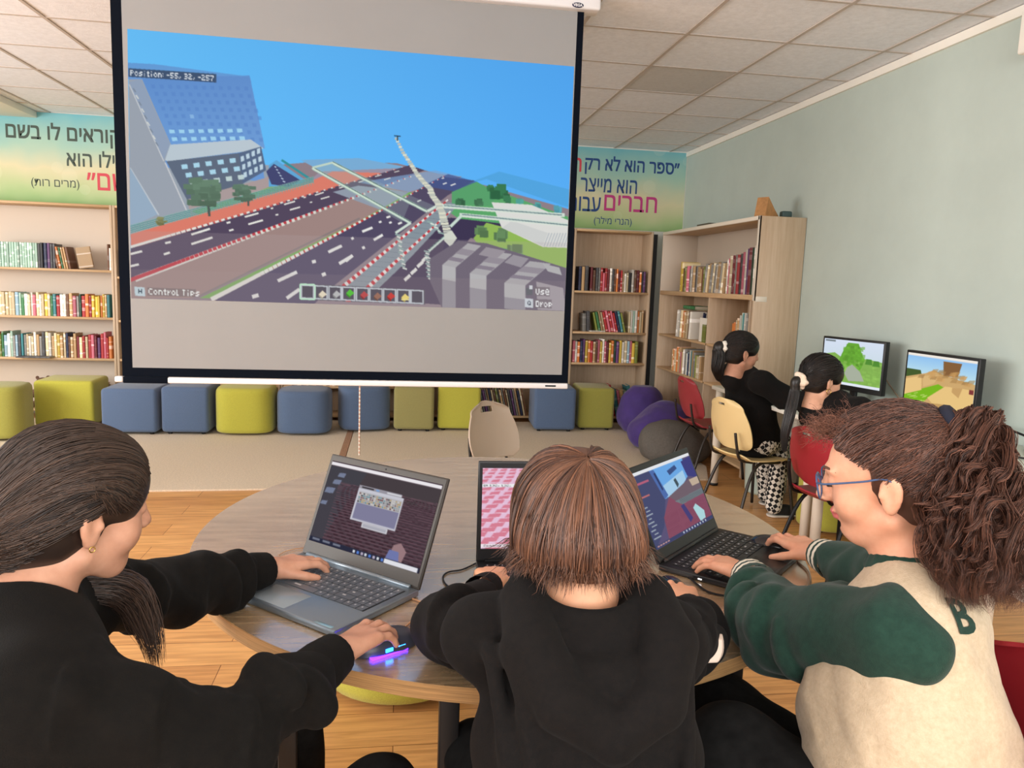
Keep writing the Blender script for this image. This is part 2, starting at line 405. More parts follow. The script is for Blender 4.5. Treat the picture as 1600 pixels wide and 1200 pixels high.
def px_line(name, s, m, parent, xl, xr, ytop, ybot, bold=0.0):
    a = at_y(xl, (ytop + ybot) / 2, YP); b = at_y(xr, (ytop + ybot) / 2, YP); t = at_y((xl + xr) / 2, ytop, YP); bt = at_y((xl + xr) / 2, ybot, YP)
    return fit_text(name, s, m, parent, a[0], b[0], bt[2], t[2] - bt[2], YP - 0.0012, bold)
p1 = MB().box((0.95, YB - 0.006, 2.085), (3.07, YB - 0.0005, 2.935)).build('poster', M_POSTER, loc=(2.0, YB, 2.085))
tag(p1, 'green and blue wall poster with navy Hebrew lettering above the right bookcases', 'poster', 'quote posters on the back wall')
p2 = MB().box((-5.4, YB - 0.006, 2.085), (-1.6, YB - 0.0005, 2.94)).build('poster', M_POSTER, loc=(-3.4, YB, 2.085))
tag(p2, 'green and blue wall poster with dark Hebrew lettering above the left bookcase', 'poster', 'quote posters on the back wall')
def on_poster(p, *a, **k):
    o = px_line(*a[:3], None, *a[3:], **k); o.data.transform(Matrix.Translation(-p.location)); o.parent = p; return o
on_poster(p1, 'lettering', '״ספר הוא לא רק', M_INK, 914, 1061, 247, 276, bold=0.012)
on_poster(p1, 'lettering', 'ח', M_RED, 893, 908, 247, 268, bold=0.02)
on_poster(p1, 'lettering', 'הוא מייצר', M_INK, 907, 995, 280, 301, bold=0.012)
on_poster(p1, 'lettering', 'חברים', M_PINK, 944, 1026, 307, 331, bold=0.02)
on_poster(p1, 'lettering', 'עבור', M_INK, 889, 938, 308, 330, bold=0.012)
on_poster(p1, 'lettering', '(הנרי מילר)', M_INK, 928, 987, 339, 354, bold=0.004)
on_poster(p2, 'lettering', 'קוראים לו בשם', M_INKD, 9, 187, 194, 228, bold=0.012)
on_poster(p2, 'lettering', 'אפילו הוא', M_INKD, 104, 212, 237, 262, bold=0.012)
on_poster(p2, 'lettering', 'שם״', M_RED, 136, 200, 272, 298, bold=0.02)
on_poster(p2, 'lettering', '(מרים רות)', M_INKD, 49, 124, 279, 296, bold=0.006)
# wall-hung white box by the ceiling at the right edge, pale cabinet at the left edge
tag(MB().rbox((XR - 0.14, 2.75, 2.655), (XR, 3.49, 2.86), 0.012).build('wall_box', M_TRIM, loc=(XR - 0.07, 2.9, 2.62)), 'white box mounted high on the mint wall at the right edge', 'wall box')
def cabinet():
    x1 = -2.515; c = thing('cabinet', (x1 - 0.4, 5.0, 0), 0, 'pale grey cabinet at the far left, beside the lime ottomans', 'cabinet')
    m = mat('cabinet_grey', (206, 198, 188), rough=0.6, var=0.04, scale=4)
    MB().rbox((-0.4, -0.2, 0.0), (0.4, 0.2, 0.925), 0.004).build('body', m, c)
    for s in (-1, 1):
        d = MB().rbox((-0.392 if s < 0 else 0.004, -0.218, 0.06), (-0.004 if s < 0 else 0.392, -0.201, 0.915), 0.003).build('door', m, c)
        MB().rbox((s * 0.05 - 0.006, -0.24, 0.45), (s * 0.05 + 0.006, -0.219, 0.57), 0.004).build('handle', M_BLACK, d)
cabinet()
# ------------------------------------------------------------------ bookcases
def bookcase(name, x0, x1, yf, depth, ztop, shelves, label, group=None, back=None, dividers=(), kick=0.05, white=(), t=0.022, mside=None):
    """open bookcase facing the room (-y), as a thing with frame, back, shelves; x runs left to right as seen"""
    b = thing('bookcase', ((x0 + x1) / 2, yf + depth / 2, 0), 0, label, 'bookcase', group)
    w = x1 - x0; h = w / 2; d = depth / 2; ms = mside or M_OAK
    for s in (-1, 1):
        MB().rbox((-h if s < 0 else h - t, -d, 0), (-h + t if s < 0 else h, d, ztop), 0.0015, seg=1).build('side_panel', ms, b)
    MB().rbox((-h + t, -d, ztop - t), (h - t, d, ztop), 0.0015, seg=1).build('top_panel', M_OAKX, b)
    MB().box((-h + t, d - 0.008, 0.02), (h - t, d - 0.001, ztop - t)).build('back_panel', back or M_OAK, b)
    for z in list(shelves):
        MB().rbox((-h + t, -d + 0.004, z - t), (h - t, d - 0.008, z), 0.0015, seg=1).build('shelf', M_OAKX, b)
    for (x, za, zb) in dividers:
        MB().rbox((x - 0.009, -d + 0.006, za), (x + 0.009, d - 0.008, zb), 0.001, seg=1).build('divider', M_OAK, b)
    return b
M_IVORY = mat('ivory_back_panel', (208, 194, 178), rough=0.6)
YF = 7.88
bookcase('bookcase', -4.45, -2.725, YF, 0.315, 2.07, (0.10, 0.60, 1.0, 1.455), 'left bookcase with ivory back under the dark lettered poster', 'bookcases along the back wall', back=M_IVORY)
bookcase('bookcase', -2.72, -1.18, YF, 0.315, 2.07, (0.06, 0.36, 0.60, 0.98, 1.40), 'bookcase showing a dark strip left of the projection screen', 'bookcases along the back wall')
bookcase('bookcase', -1.175, 0.32, YF, 0.315, 2.07, (0.06, 0.36, 0.60, 0.98, 1.40), 'bookcase hidden behind the middle of the projection screen', 'bookcases along the back wall')
bookcase('bookcase', 0.325, 1.785, YF, 0.315, 2.07, (0.07, 0.60, 0.98, 1.40), 'bookcase behind the right half of the screen with books leaning at its foot', 'bookcases along the back wall')
bookcase('bookcase', 1.79, 2.645, YF, 0.315, 2.055, (0.07, 0.655, 0.985, 1.415), 'narrow oak bookcase standing right of the projection screen', 'bookcases along the back wall')
tag(MB().box((2.648, YF + 0.004, 0), (2.69, YF + 0.30, 2.03)).build('gap_strip', M_BLACK, loc=(2.67, YF, 0)), 'black strip standing in for the dark corner gap between two bookcases', 'panel')  # black strip put in for the darkness of the gap between the bookcases
# bookcase on the right wall, seen at an angle: faces -x
def corner_bookcase():
    xf, y0, y1, zt, t = 2.697, 5.568, 7.74, 2.045, 0.024
    b = thing('bookcase', ((xf + XR) / 2, (y0 + y1) / 2, 0), 0, 'tall corner bookcase against the mint wall with a broad oak end panel', 'bookcase')
    cx, cy = b.location[0], b.location[1]
    def put(nm, lo, hi, m): return MB().rbox((lo[0] - cx, lo[1] - cy, lo[2]), (hi[0] - cx, hi[1] - cy, hi[2]), 0.0015, seg=1).build(nm, m, b)
    xb = XR - 0.004
    e = put('end_panel', (xf, y0, 0), (xb, y0 + t, zt), M_OAK); put('end_panel', (xf, y1 - t, 1.44), (xb, y1, zt), M_IVORY); put('end_panel', (xf, y1 - t, 0), (xb, y1, 1.44), M_OAK)
    tag(e, 'wide oak end panel')
    put('top_panel', (xf, y0 + t, zt - t), (xb, y1 - t, zt), M_OAKY)
    put('back_panel', (xb - 0.008, y0 + t, 1.44), (xb, y1 - t, zt - t), M_IVORY); put('back_panel', (xb - 0.008, y0 + t, 0.02), (xb, y1 - t, 1.42), M_OAK)
    put('front_edge', (xf - 0.002, y0 + 0.001, zt - 0.03), (xf + 0.018, y1, zt + 0.001), M_WHITE); put('front_edge', (xf - 0.002, y0, 1.40), (xf + 0.016, y0 + 0.026, zt), M_WHITE)
    for z in (0.08, 0.655, 1.0): put('shelf', (xf + 0.006, y0 + t, z - 0.02), (xb - 0.008, y1 - t, z), M_OAKY)
    put('shelf', (xf - 0.003, y0 + t, 1.405), (xb - 0.008, y1 - t, 1.445), M_OAKY)
    put('divider', (xf + 0.006, 6.44, 0.08), (xb - 0.008, 6.46, 1.405), M_OAK)
    put('divider', (xf + 0.006, 5.63, 0.66), (xb - 0.008, 5.648, 1.405), M_OAK)
    put('shelf_tag', (xf + 0.012, y0 - 0.003, 1.395), (xf + 0.105, y0, 1.435), M_WHITE)
corner_bookcase()

# ------------------------------------------------------------------ books
def book_mat():
    m = bpy.data.materials.new('book_cover'); m.use_nodes = True; nt = m.node_tree; N = nt.nodes; L = nt.links; b = N['Principled BSDF']
    oi = N.new('ShaderNodeObjectInfo'); tc = N.new('ShaderNodeTexCoord'); sp = N.new('ShaderNodeSeparateXYZ'); L.new(tc.outputs['Object'], sp.inputs[0])
    # a title block and a publisher band, placed differently from book to book
    ad = N.new('ShaderNodeMath'); ad.operation = 'MULTIPLY_ADD'; ad.inputs[1].default_value = 0.8; L.new(oi.outputs['Random'], ad.inputs[0]); L.new(sp.outputs['Z'], ad.inputs[2])
    cb = N.new('ShaderNodeCombineXYZ'); L.new(ad.outputs[0], cb.inputs['Z']); mu = N.new('ShaderNodeMath'); mu.operation = 'MULTIPLY'; mu.inputs[1].default_value = 37.0
    L.new(oi.outputs['Random'], mu.inputs[0]); L.new(mu.outputs[0], cb.inputs['X'])
    n = N.new('ShaderNodeTexNoise'); n.inputs['Scale'].default_value = 5.5; n.inputs['Detail'].default_value = 2; L.new(cb.outputs[0], n.inputs['Vector'])
    r = N.new('ShaderNodeMapRange'); r.interpolation_type = 'SMOOTHSTEP'; r.inputs['From Min'].default_value = 0.57; r.inputs['From Max'].default_value = 0.60; L.new(n.outputs['Fac'], r.inputs['Value'])
    gm = N.new('ShaderNodeMath'); gm.operation = 'MULTIPLY'; gm.inputs[1].default_value = 0.75; L.new(r.outputs[0], gm.inputs[0])
    hs = N.new('ShaderNodeHueSaturation'); hs.inputs['Saturation'].default_value = 0.45; hs.inputs['Value'].default_value = 1.75; L.new(oi.outputs['Color'], hs.inputs['Color'])
    mx = N.new('ShaderNodeMix'); mx.data_type = 'RGBA'; L.new(gm.outputs[0], mx.inputs['Factor']); L.new(oi.outputs['Color'], mx.inputs['A']); L.new(hs.outputs[0], mx.inputs['B'])
    L.new(mx.outputs['Result'], b.inputs['Base Color']); b.inputs['Roughness'].default_value = 0.5
    return m
M_BOOK = book_mat(); M_PAGES = mat('book_pages', (226, 214, 190), rough=0.9, var=0.12, scale=40, stretch=(30, 1, 1))
def book_mesh():
    mb = MB()
    # unit book: spine towards -y, x thickness, z height; rounded spine, boards, recessed page block
    sp = [(-0.5, 0.06), (-0.42, 0.015), (-0.2, 0.0), (0.2, 0.0), (0.42, 0.015), (0.5, 0.06), (0.5, 1.0), (0.42, 1.0), (0.42, 0.07), (-0.42, 0.07), (-0.42, 1.0), (-0.5, 1.0)]
    mb.prism(sp, 0.0, 1.0, 0); mb.box((-0.42, 0.07, 0.02), (0.42, 0.97, 0.98), 1)
    o = mb.build('book', [M_BOOK, M_PAGES]); me = o.data; bpy.data.objects.remove(o); return me
BOOK_ME = book_mesh()
CNAMES = [('black', (30, 30, 34)), ('dark grey', (70, 70, 74)), ('grey', (140, 138, 134)), ('white', (226, 222, 212)), ('cream', (222, 204, 166)), ('tan', (190, 156, 112)),
          ('brown', (110, 72, 48)), ('maroon', (112, 34, 44)), ('red', (180, 44, 48)), ('pink', (206, 110, 130)), ('orange', (218, 128, 60)), ('yellow', (222, 190, 76)),
          ('olive green', (126, 136, 60)), ('green', (60, 124, 76)), ('dark green', (36, 70, 52)), ('teal', (60, 130, 138)), ('pale blue', (146, 178, 196)), ('blue', (52, 88, 150)), ('navy', (30, 40, 76)), ('purple', (104, 62, 116)), ('mint', (168, 200, 184))]
CD = dict(CNAMES)
def ordinal(i):
    w = ['first', 'second', 'third', 'fourth', 'fifth', 'sixth', 'seventh', 'eighth', 'ninth', 'tenth', 'eleventh', 'twelfth']
    if i < 12: return w[i]
    n = i + 1; return f"{n}{'th' if 10 < n % 100 < 14 else {1: 'st', 2: 'nd', 3: 'rd'}.get(n % 10, 'th')}"
RB = random.Random(7)
def one_book(pos, w, d, h, cname, label, group, tilt=0.0, face='-y', flat=False, rz=0.0):
    o = bpy.data.objects.new('book', BOOK_ME); COL.objects.link(o); o.scale = (w, d, h)
    base = CD[cname]; j = RB.uniform(0.85, 1.12)
    o.color = rgba(tuple(min(255, c * j) for c in base))
    r = Matrix.Rotation(rz + (math.pi * 1.5 if face == '-x' else 0.0), 4, 'Z')
    if flat: r = r @ Matrix.Rotation(math.pi / 2, 4, 'Y')
    else: r = r @ Matrix.Rotation(tilt, 4, 'Y')
    o.rotation_mode = 'XYZ'; o.rotation_euler = r.to_euler(); o.location = pos
    return tag(o, label, 'book', group)
def shelf_row(x0, x1, y, z, where, colors, wr=(0.018, 0.034), hr=(0.19, 0.25), d=0.17, lean=0.0, face='-y', uniform=None, first=0, hmax=0.40, hs=None):
    """a row of standing books from x0 to x1 as seen; face '-x' rows run along -y instead"""
    x = x0; i = first; group = 'books on ' + where
    while True:
        w = RB.uniform(*wr) if uniform is None else uniform[0]
        h = min(hmax, RB.uniform(*hr) if hs is None else hs((x - x0) / (x1 - x0)) * RB.uniform(0.97, 1.03)); c = colors[i % len(colors)] if isinstance(colors, list) else RB.choice(colors)
        ang = (lean if not callable(lean) else lean(i)) ; ang = ang + (RB.uniform(-0.008, 0.008) if ang else 0)
        foot = w / math.cos(ang) + 0.001
        if x + foot + max(0.0, h * math.sin(ang)) > x1 and ang > 0: break
        if x + foot > x1: break
        dz = w / 2 * abs(math.sin(ang)); xm = x + foot / 2
        off = RB.uniform(0.0, 0.012)
        if face == '-y': pos = (xm, y + off, z + dz + 0.0005)
        else: pos = (y + off, -xm, z + dz + 0.0005)
        one_book(pos, w - 0.0008, d * RB.uniform(0.9, 1.05), h, c, f"{c} book, {ordinal(i)} from left, {'in' if 'compartment' in where else 'on'} {where}", group, ang, face)
        x += foot + (0.002 if ang else 0.0); i += 1
    return x, i
light = ('white', 'cream', 'cream', 'white', 'tan', 'pale blue', 'red', 'pink', 'yellow', 'teal', 'mint', 'grey', 'orange')
dull = ('brown', 'maroon', 'dark grey', 'navy', 'purple', 'red', 'pink', 'tan', 'grey', 'cream')
warm = ('red', 'yellow', 'orange', 'cream', 'pink', 'purple', 'white', 'pale blue', 'yellow', 'tan', 'red', 'orange')
YS = YF + 0.02
# left bookcase, three rows in view
w_ = 'the top shelf of the left bookcase'
x_, i_ = shelf_row(-3.86, -3.40, YS, 1.455, w_, ['mint'], uniform=(0.0215,), hr=(0.232, 0.236))
x_, i_ = shelf_row(x_, -3.25, YS, 1.455, w_, ['dark grey', 'black', 'navy', 'purple', 'dark grey'], wr=(0.022, 0.032), hr=(0.225, 0.24), first=i_)
x_, i_ = shelf_row(x_ + 0.005, -3.11, YS, 1.455, w_, ['tan', 'brown', 'orange', 'green', 'tan'], wr=(0.016, 0.024), hr=(0.20, 0.215), first=i_, lean=-0.16)
one_book((-2.995, YS + 0.05, 1.470), 0.13, 0.02, 0.20, 'tan', 'tan book tilted face out beside leaning books, top shelf of the left bookcase', 'books on ' + w_, tilt=-0.16)
x_, i_ = shelf_row(-2.79, -2.752, YS, 1.455, w_, ['white', 'brown'], uniform=(0.017,), hr=(0.21, 0.25), first=i_ + 1)
w_ = 'the second shelf of the left bookcase'
x_, i_ = shelf_row(-3.86, -3.60, YS, 1.0, w_, ['cream'], uniform=(0.028,), hr=(0.215, 0.222))
x_, i_ = shelf_row(x_, -2.752, YS, 1.0, w_, ['orange', 'yellow', 'tan', 'teal', 'red', 'cream', 'maroon', 'dark green', 'pale blue', 'mint', 'green', 'white', 'cream', 'white', 'pink', 'cream', 'white', 'cream', 'yellow', 'cream', 'green', 'teal', 'red', 'white', 'white', 'brown', 'tan', 'pink', 'grey', 'dark green', 'red', 'orange', 'red', 'yellow', 'yellow', 'yellow'], hr=(0.195, 0.225), first=i_)
w_ = 'the third shelf of the left bookcase'
x_, i_ = shelf_row(-3.86, -2.755, YS, 0.60, w_, ['red', 'orange', 'yellow', 'olive green', 'green', 'pale blue', 'white', 'mint', 'grey', 'pale blue', 'dark grey', 'teal', 'grey', 'cream', 'white', 'cream', 'white', 'tan', 'grey', 'dark grey', 'cream', 'white', 'tan', 'cream', 'yellow', 'tan', 'cream', 'navy', 'brown', 'tan', 'tan', 'maroon', 'cream', 'red', 'cream', 'red', 'pink', 'maroon', 'purple', 'red', 'pink'], hr=(0.20, 0.255), wr=(0.018, 0.03))
# strip beside the screen
shelf_row(-2.68, -2.56, YS, 1.40, 'the dark shelf just left of the screen', ['navy', 'black', 'navy', 'dark grey'], wr=(0.026, 0.034), hr=(0.24, 0.26))
shelf_row(-2.62, -2.52, YS, 0.60, 'the low shelf just left of the screen', ['cream', 'grey', 'white'], wr=(0.016, 0.02), hr=(0.07, 0.11), lean=0.4)
one_book((-3.60, YF - 0.075, 0.6085), 0.014, 0.16, 0.30, 'dark grey', 'dark grey book lying flat over the third shelf edge of the left bookcase', 'books on the third shelf of the left bookcase', flat=True)
one_book((-3.12, YS, 0.335), 0.02, 0.18, 0.26, 'tan', 'tan book lying on top of the low stack behind the lime cube ottoman', 'low stack behind the lime cube', flat=True)
for k in range(7): one_book((-3.13, YS, 0.116 + 0.0315 * k), 0.03, 0.19, 0.27, ('brown', 'cream', 'maroon', 'tan', 'grey', 'navy', 'brown')[k], f'{("brown", "cream", "maroon", "tan", "grey", "navy", "brown")[k]} book, {ordinal(k)} from bottom, low stack behind the lime cube ottoman', 'low stack behind the lime cube', flat=True)
# low shelves behind the ottomans, under the screen
shelf_row(-1.10, 0.28, YS, 0.36, 'the low shelf glimpsed under the screen', ['tan', 'brown', 'grey', 'cream', 'dark grey', 'tan', 'white', 'olive green'], hr=(0.10, 0.16), wr=(0.02, 0.04), hmax=0.18)
shelf_row(0.78, 1.38, YS - 0.01, 0.07, 'the bottom shelf between the ottomans', ['dark grey', 'tan', 'grey', 'brown', 'cream', 'dark grey', 'purple', 'grey', 'tan', 'navy', 'cream', 'brown', 'olive green'], hr=(0.27, 0.32), wr=(0.014, 0.026), lean=-0.22)
# right narrow bookcase
w_ = 'the top shelf of the narrow right bookcase'
x_, i_ = shelf_row(1.86, 1.98, YS, 1.415, w_, ['navy', 'tan', 'dark grey'], wr=(0.03, 0.04), hr=(0.25, 0.27))
x_, i_ = shelf_row(x_ + 0.02, 2.60, YS, 1.415, w_, ['dark grey', 'purple', 'navy', 'maroon', 'brown', 'dark grey', 'grey', 'red', 'pink', 'red', 'maroon', 'white', 'dark grey', 'brown', 'orange', 'maroon', 'red', 'tan', 'white', 'cream', 'black', 'white', 'brown', 'maroon', 'orange'], hr=(0.19, 0.25), wr=(0.018, 0.03), first=i_)
w_ = 'the second shelf of the narrow right bookcase'
x_, i_ = shelf_row(1.93, 2.02, YS, 0.985, w_, ['grey', 'dark grey'], uniform=(0.04,), hr=(0.19, 0.22), lean=-0.05)
x_, i_ = shelf_row(2.08, 2.41, YS, 0.985, w_, ['navy', 'teal', 'olive green', 'green', 'tan', 'cream', 'red', 'pink', 'red', 'pink', 'red'], hr=(0.205, 0.23), wr=(0.018, 0.03), lean=-0.24, first=i_)
x_, i_ = shelf_row(2.43, 2.60, YS, 0.985, w_, ['cream', 'white', 'mint', 'white', 'orange', 'cream', 'tan'], hr=(0.22, 0.245), wr=(0.018, 0.026), first=i_)
one_book((1.99, YS - 0.022, 0.9925), 0.012, 0.02, 0.18, 'white', 'thin white booklet lying flat on the narrow right bookcase', 'books on ' + w_, flat=True)
w_ = 'the third shelf of the narrow right bookcase'
shelf_row(1.83, 2.56, YS, 0.655, w_, ['pink', 'white', 'orange', 'navy', 'purple', 'yellow', 'orange', 'red', 'tan', 'brown', 'pink', 'yellow', 'white', 'pink', 'maroon', 'yellow', 'orange', 'dark green', 'purple', 'yellow', 'white', 'cream', 'pale blue', 'pink', 'yellow', 'olive green', 'cream'], hr=(0.215, 0.25), wr=(0.02, 0.034))
w_ = 'the bottom shelf behind the lime ottoman'
shelf_row(2.30, 2.58, YS, 0.07, w_, ['red', 'teal', 'pink', 'tan', 'mint', 'teal', 'grey'], hr=(0.26, 0.36), wr=(0.03, 0.045), lean=-0.2)
# corner bookcase: rows run from the far end (left) to the near end (right)
XS = 2.715
w_ = 'the top shelf of the corner bookcase'
x_, i_ = shelf_row(-7.25, -7.13, XS, 1.445, w_, ['yellow', 'yellow', 'black'], uniform=(0.045,), hr=(0.27, 0.29), face='-x')
x_, i_ = shelf_row(x_, -6.62, XS, 1.445, w_, ['tan', 'tan', 'brown', 'olive green', 'tan', 'pink', 'grey', 'white', 'grey', 'tan', 'dark grey', 'grey'], hr=(0.21, 0.25), wr=(0.028, 0.045), face='-x', first=i_)
x_, i_ = shelf_row(x_, -6.15, XS, 1.445, w_, ['grey', 'cream', 'tan', 'grey', 'cream', 'grey', 'white', 'tan'], hr=(0.23, 0.27), wr=(0.03, 0.045), face='-x', first=i_, lean=0.12)
x_, i_ = shelf_row(x_ + 0.03, -5.60, XS, 1.445, w_, ['dark green', 'white', 'pink', 'cream', 'maroon', 'maroon', 'grey', 'red', 'dark grey', 'pink', 'white', 'purple', 'maroon'], wr=(0.03, 0.045), face='-x', first=i_, hs=lambda t: 0.29 + 0.10 * t)
w_ = 'the left middle compartment of the corner bookcase'
x_, i_ = shelf_row(-7.28, -6.86, XS, 1.0, w_, ['white', 'white', 'grey', 'cream', 'orange', 'tan', 'tan', 'cream', 'brown'], hr=(0.24, 0.27), wr=(0.03, 0.045), face='-x', lean=0.06)
one_book((XS + 0.05, 6.74, 1.012), 0.03, 0.02, 0.25, 'navy', 'navy folder leaning behind the large white book in the corner bookcase', 'books on ' + w_, 0.2, face='-x')
one_book((XS + 0.02, 6.60, 1.001), 0.20, 0.02, 0.215, 'white', 'large white book shown face out in the corner bookcase', 'books on ' + w_, 0.0, face='-x')
one_book((XS - 0.012, 6.52, 1.001), 0.075, 0.01, 0.16, 'olive green', 'green booklet leaning in front of the white book in the corner bookcase', 'books on ' + w_, 0.0, face='-x')
one_book((XS + 0.05, 7.22, 1.295), 0.035, 0.16, 0.28, 'green', 'green book lying across the tops of the books in the corner bookcase', 'books on ' + w_, flat=True, face='-x')
w_ = 'the right middle compartment of the corner bookcase'
shelf_row(-5.98, -5.66, XS, 1.0, w_, ['orange', 'orange', 'cream', 'tan', 'white', 'mint', 'teal', 'white', 'grey', 'white'], face='-x', wr=(0.026, 0.036), hs=lambda t: 0.20 + 0.09 * min(1, t * 2))
w_ = 'the left lower compartment of the corner bookcase'
shelf_row(-7.34, -6.55, XS, 0.655, w_, ['tan', 'orange', 'cream', 'orange', 'cream', 'tan', 'pink', 'tan', 'white', 'grey', 'white', 'pale blue', 'navy', 'white', 'teal', 'tan', 'grey', 'olive green', 'cream', 'white'], hr=(0.20, 0.25), wr=(0.03, 0.04), face='-x')
for k, (c, z, dx) in enumerate((('maroon', 0.097, 0), ('white', 0.13, 0.01), ('tan', 0.163, 0.0), ('dark grey', 0.196, 0.015), ('olive green', 0.229, 0.0), ('mint', 0.262, 0.02), ('white', 0.295, 0.0), ('teal', 0.328, 0.01), ('red', 0.361, 0.02), ('cream', 0.394, 0.0))):
    one_book((XS + dx, 6.90 - 0.03 * (k % 3) , z), 0.032, 0.18, 0.30, c, f"{c} book, {ordinal(k)} from bottom in the pile at the corner bookcase foot", 'pile of books at the foot of the corner bookcase', flat=True, face='-x')
# things lying on top of the corner bookcase
def wedge():
    m = mat('cork_brown', (196, 144, 92), rough=0.8, var=0.15, scale=30); P = at_x(1196, 337, 2.85)
    mb = MB(); Mx = Matrix.Translation((0, 0, 0)) @ Matrix.Rotation(math.pi / 2, 4, 'X')
    mb.prism([(-0.07, 0), (0.12, 0), (0.05, 0.06), (-0.04, 0.15)], -0.05, 0.05, 0, Mx)
    o = mb.build('wedge_box', m); o.location = (2.80, 5.70, 2.046); o.rotation_euler = (0, 0, 0.5)
    tag(o, 'tan wedge shaped box on the near end of the corner bookcase top', 'box')
    MB().rbox((-0.04, -0.03, 0), (0.04, 0.03, 0.05), 0.012).build('small_jar', mat('dark_teal_plastic', (60, 80, 80))).location = (2.95, 5.66, 2.046)
    j = bpy.data.objects['small_jar']; tag(j, 'small dark pot beside the tan wedge on the corner bookcase', 'pot')
    f = MB().rbox((-0.10, -0.14, 0), (0.10, 0.14, 0.02), 0.004).build('folder', mat('dark_folder', (90, 84, 70))); f.location = (2.82, 6.75, 2.046)
    tag(f, 'thin dark folder lying on the far half of the corner bookcase top', 'folder')
wedge()
# ------------------------------------------------------------------ projection screen
YSC = 4.1
def projection_screen():
    xl, xr, zb, zt = -1.392, 0.928, 0.935, 2.90
    t = thing('projection_screen', ((xl + xr) / 2, YSC, zb), 0, 'large pull-down projection screen with a black border showing a blue-sky block landscape', 'projection screen')
    ox, oz = t.location[0], t.location[2]
    def L(p): return (p[0] - ox, p[1] - YSC, p[2] - oz)
    def bx(nm, lo, hi, m, r=0.0):
        mb = MB(); (mb.rbox(L(lo), L(hi), r) if r else mb.box(L(lo), L(hi))); return mb.build(nm, m, t)
    fab = mat('screen_fabric', (147, 147, 147), rough=0.9, var=0.02, scale=2)
    blk = mat('screen_border', (7, 13, 24), rough=0.9, spec=0.1)
    bx('fabric', (xl + 0.05, YSC - 0.0015, zb + 0.045), (xr - 0.035, YSC + 0.0015, zt), fab)
    mb = MB()
    mb.box(L((xl, YSC - 0.0015, zb)), L((xl + 0.05, YSC + 0.0015, zt))); mb.box(L((xr - 0.035, YSC - 0.0015, zb)), L((xr, YSC + 0.0015, zt)))
    mb.box(L((xl + 0.05, YSC - 0.0015, zb)), L((xr - 0.035, YSC + 0.0015, zb + 0.045))); mb.build('border', blk, t)
    wht = mat('screen_case_white', (228, 226, 228), rough=0.4)
    case = bx('case', (xl - 0.08, YSC - 0.05, 2.885), (1.005, YSC + 0.06, 2.945), wht, 0.012)
    bg = MB().lathe([(0.0, -0.001), (0.03, -0.001), (0.03, 0.001), (0.0, 0.001)], n=28)
    q = bg.build('badge', mat('badge_navy', (28, 34, 70), rough=0.4), case); q.scale = (1.0, 0.42, 1.0); q.rotation_euler = (math.pi / 2, 0, 0)
    bp = at_y(903, 8, YSC - 0.0515); q.location = Vector(L(bp))
    tx = font_mesh('badge_lettering', 'VEGA', 0.019, wht, case, Matrix.Rotation(math.pi / 2, 4, 'X'), 0.0004, 0.0006)
    c = np.array([v.co for v in tx.data.vertices]); mid = (c.max(0) + c.min(0)) / 2; tx.location = Vector(L((bp[0] - mid[0], YSC - 0.0535, bp[2] - mid[2])))
    rod = bx('batten', (xl + 0.22, YSC - 0.014, zb - 0.032), (xr + 0.0, YSC + 0.014, zb - 0.002), wht, 0.006)
    bx('batten_sleeve', (xl + 0.005, YSC - 0.015, zb - 0.034), (xl + 0.22, YSC + 0.015, zb - 0.001), blk, 0.004)
    bx('end_cap', (xl - 0.035, YSC - 0.017, zb - 0.03), (xl + 0.006, YSC + 0.017, zb - 0.0), wht, 0.008)
    # printed maker mark on the batten, two-tone pull cord below
    MB().box(L((0.80, YSC - 0.0146, zb - 0.02)), L((0.86, YSC - 0.0142, zb - 0.012))).build('maker_mark', blk, t)
    cord = mat('pull_cord_tan', (196, 160, 140), rough=0.8); cordw = mat('pull_cord_white', (226, 214, 204), rough=0.8)
    mb = MB(); cx = -0.204
    for k in range(36):
        z = zb - 0.034 - 0.0105 * k
        mb.tube([L((cx, YSC, z)), L((cx + 0.001, YSC, z - 0.0105))], 0.0042, 6, k % 2, cap=True)
    mb.build('pull_cord', [cord, cordw], t)
    return t
SCREEN = projection_screen()

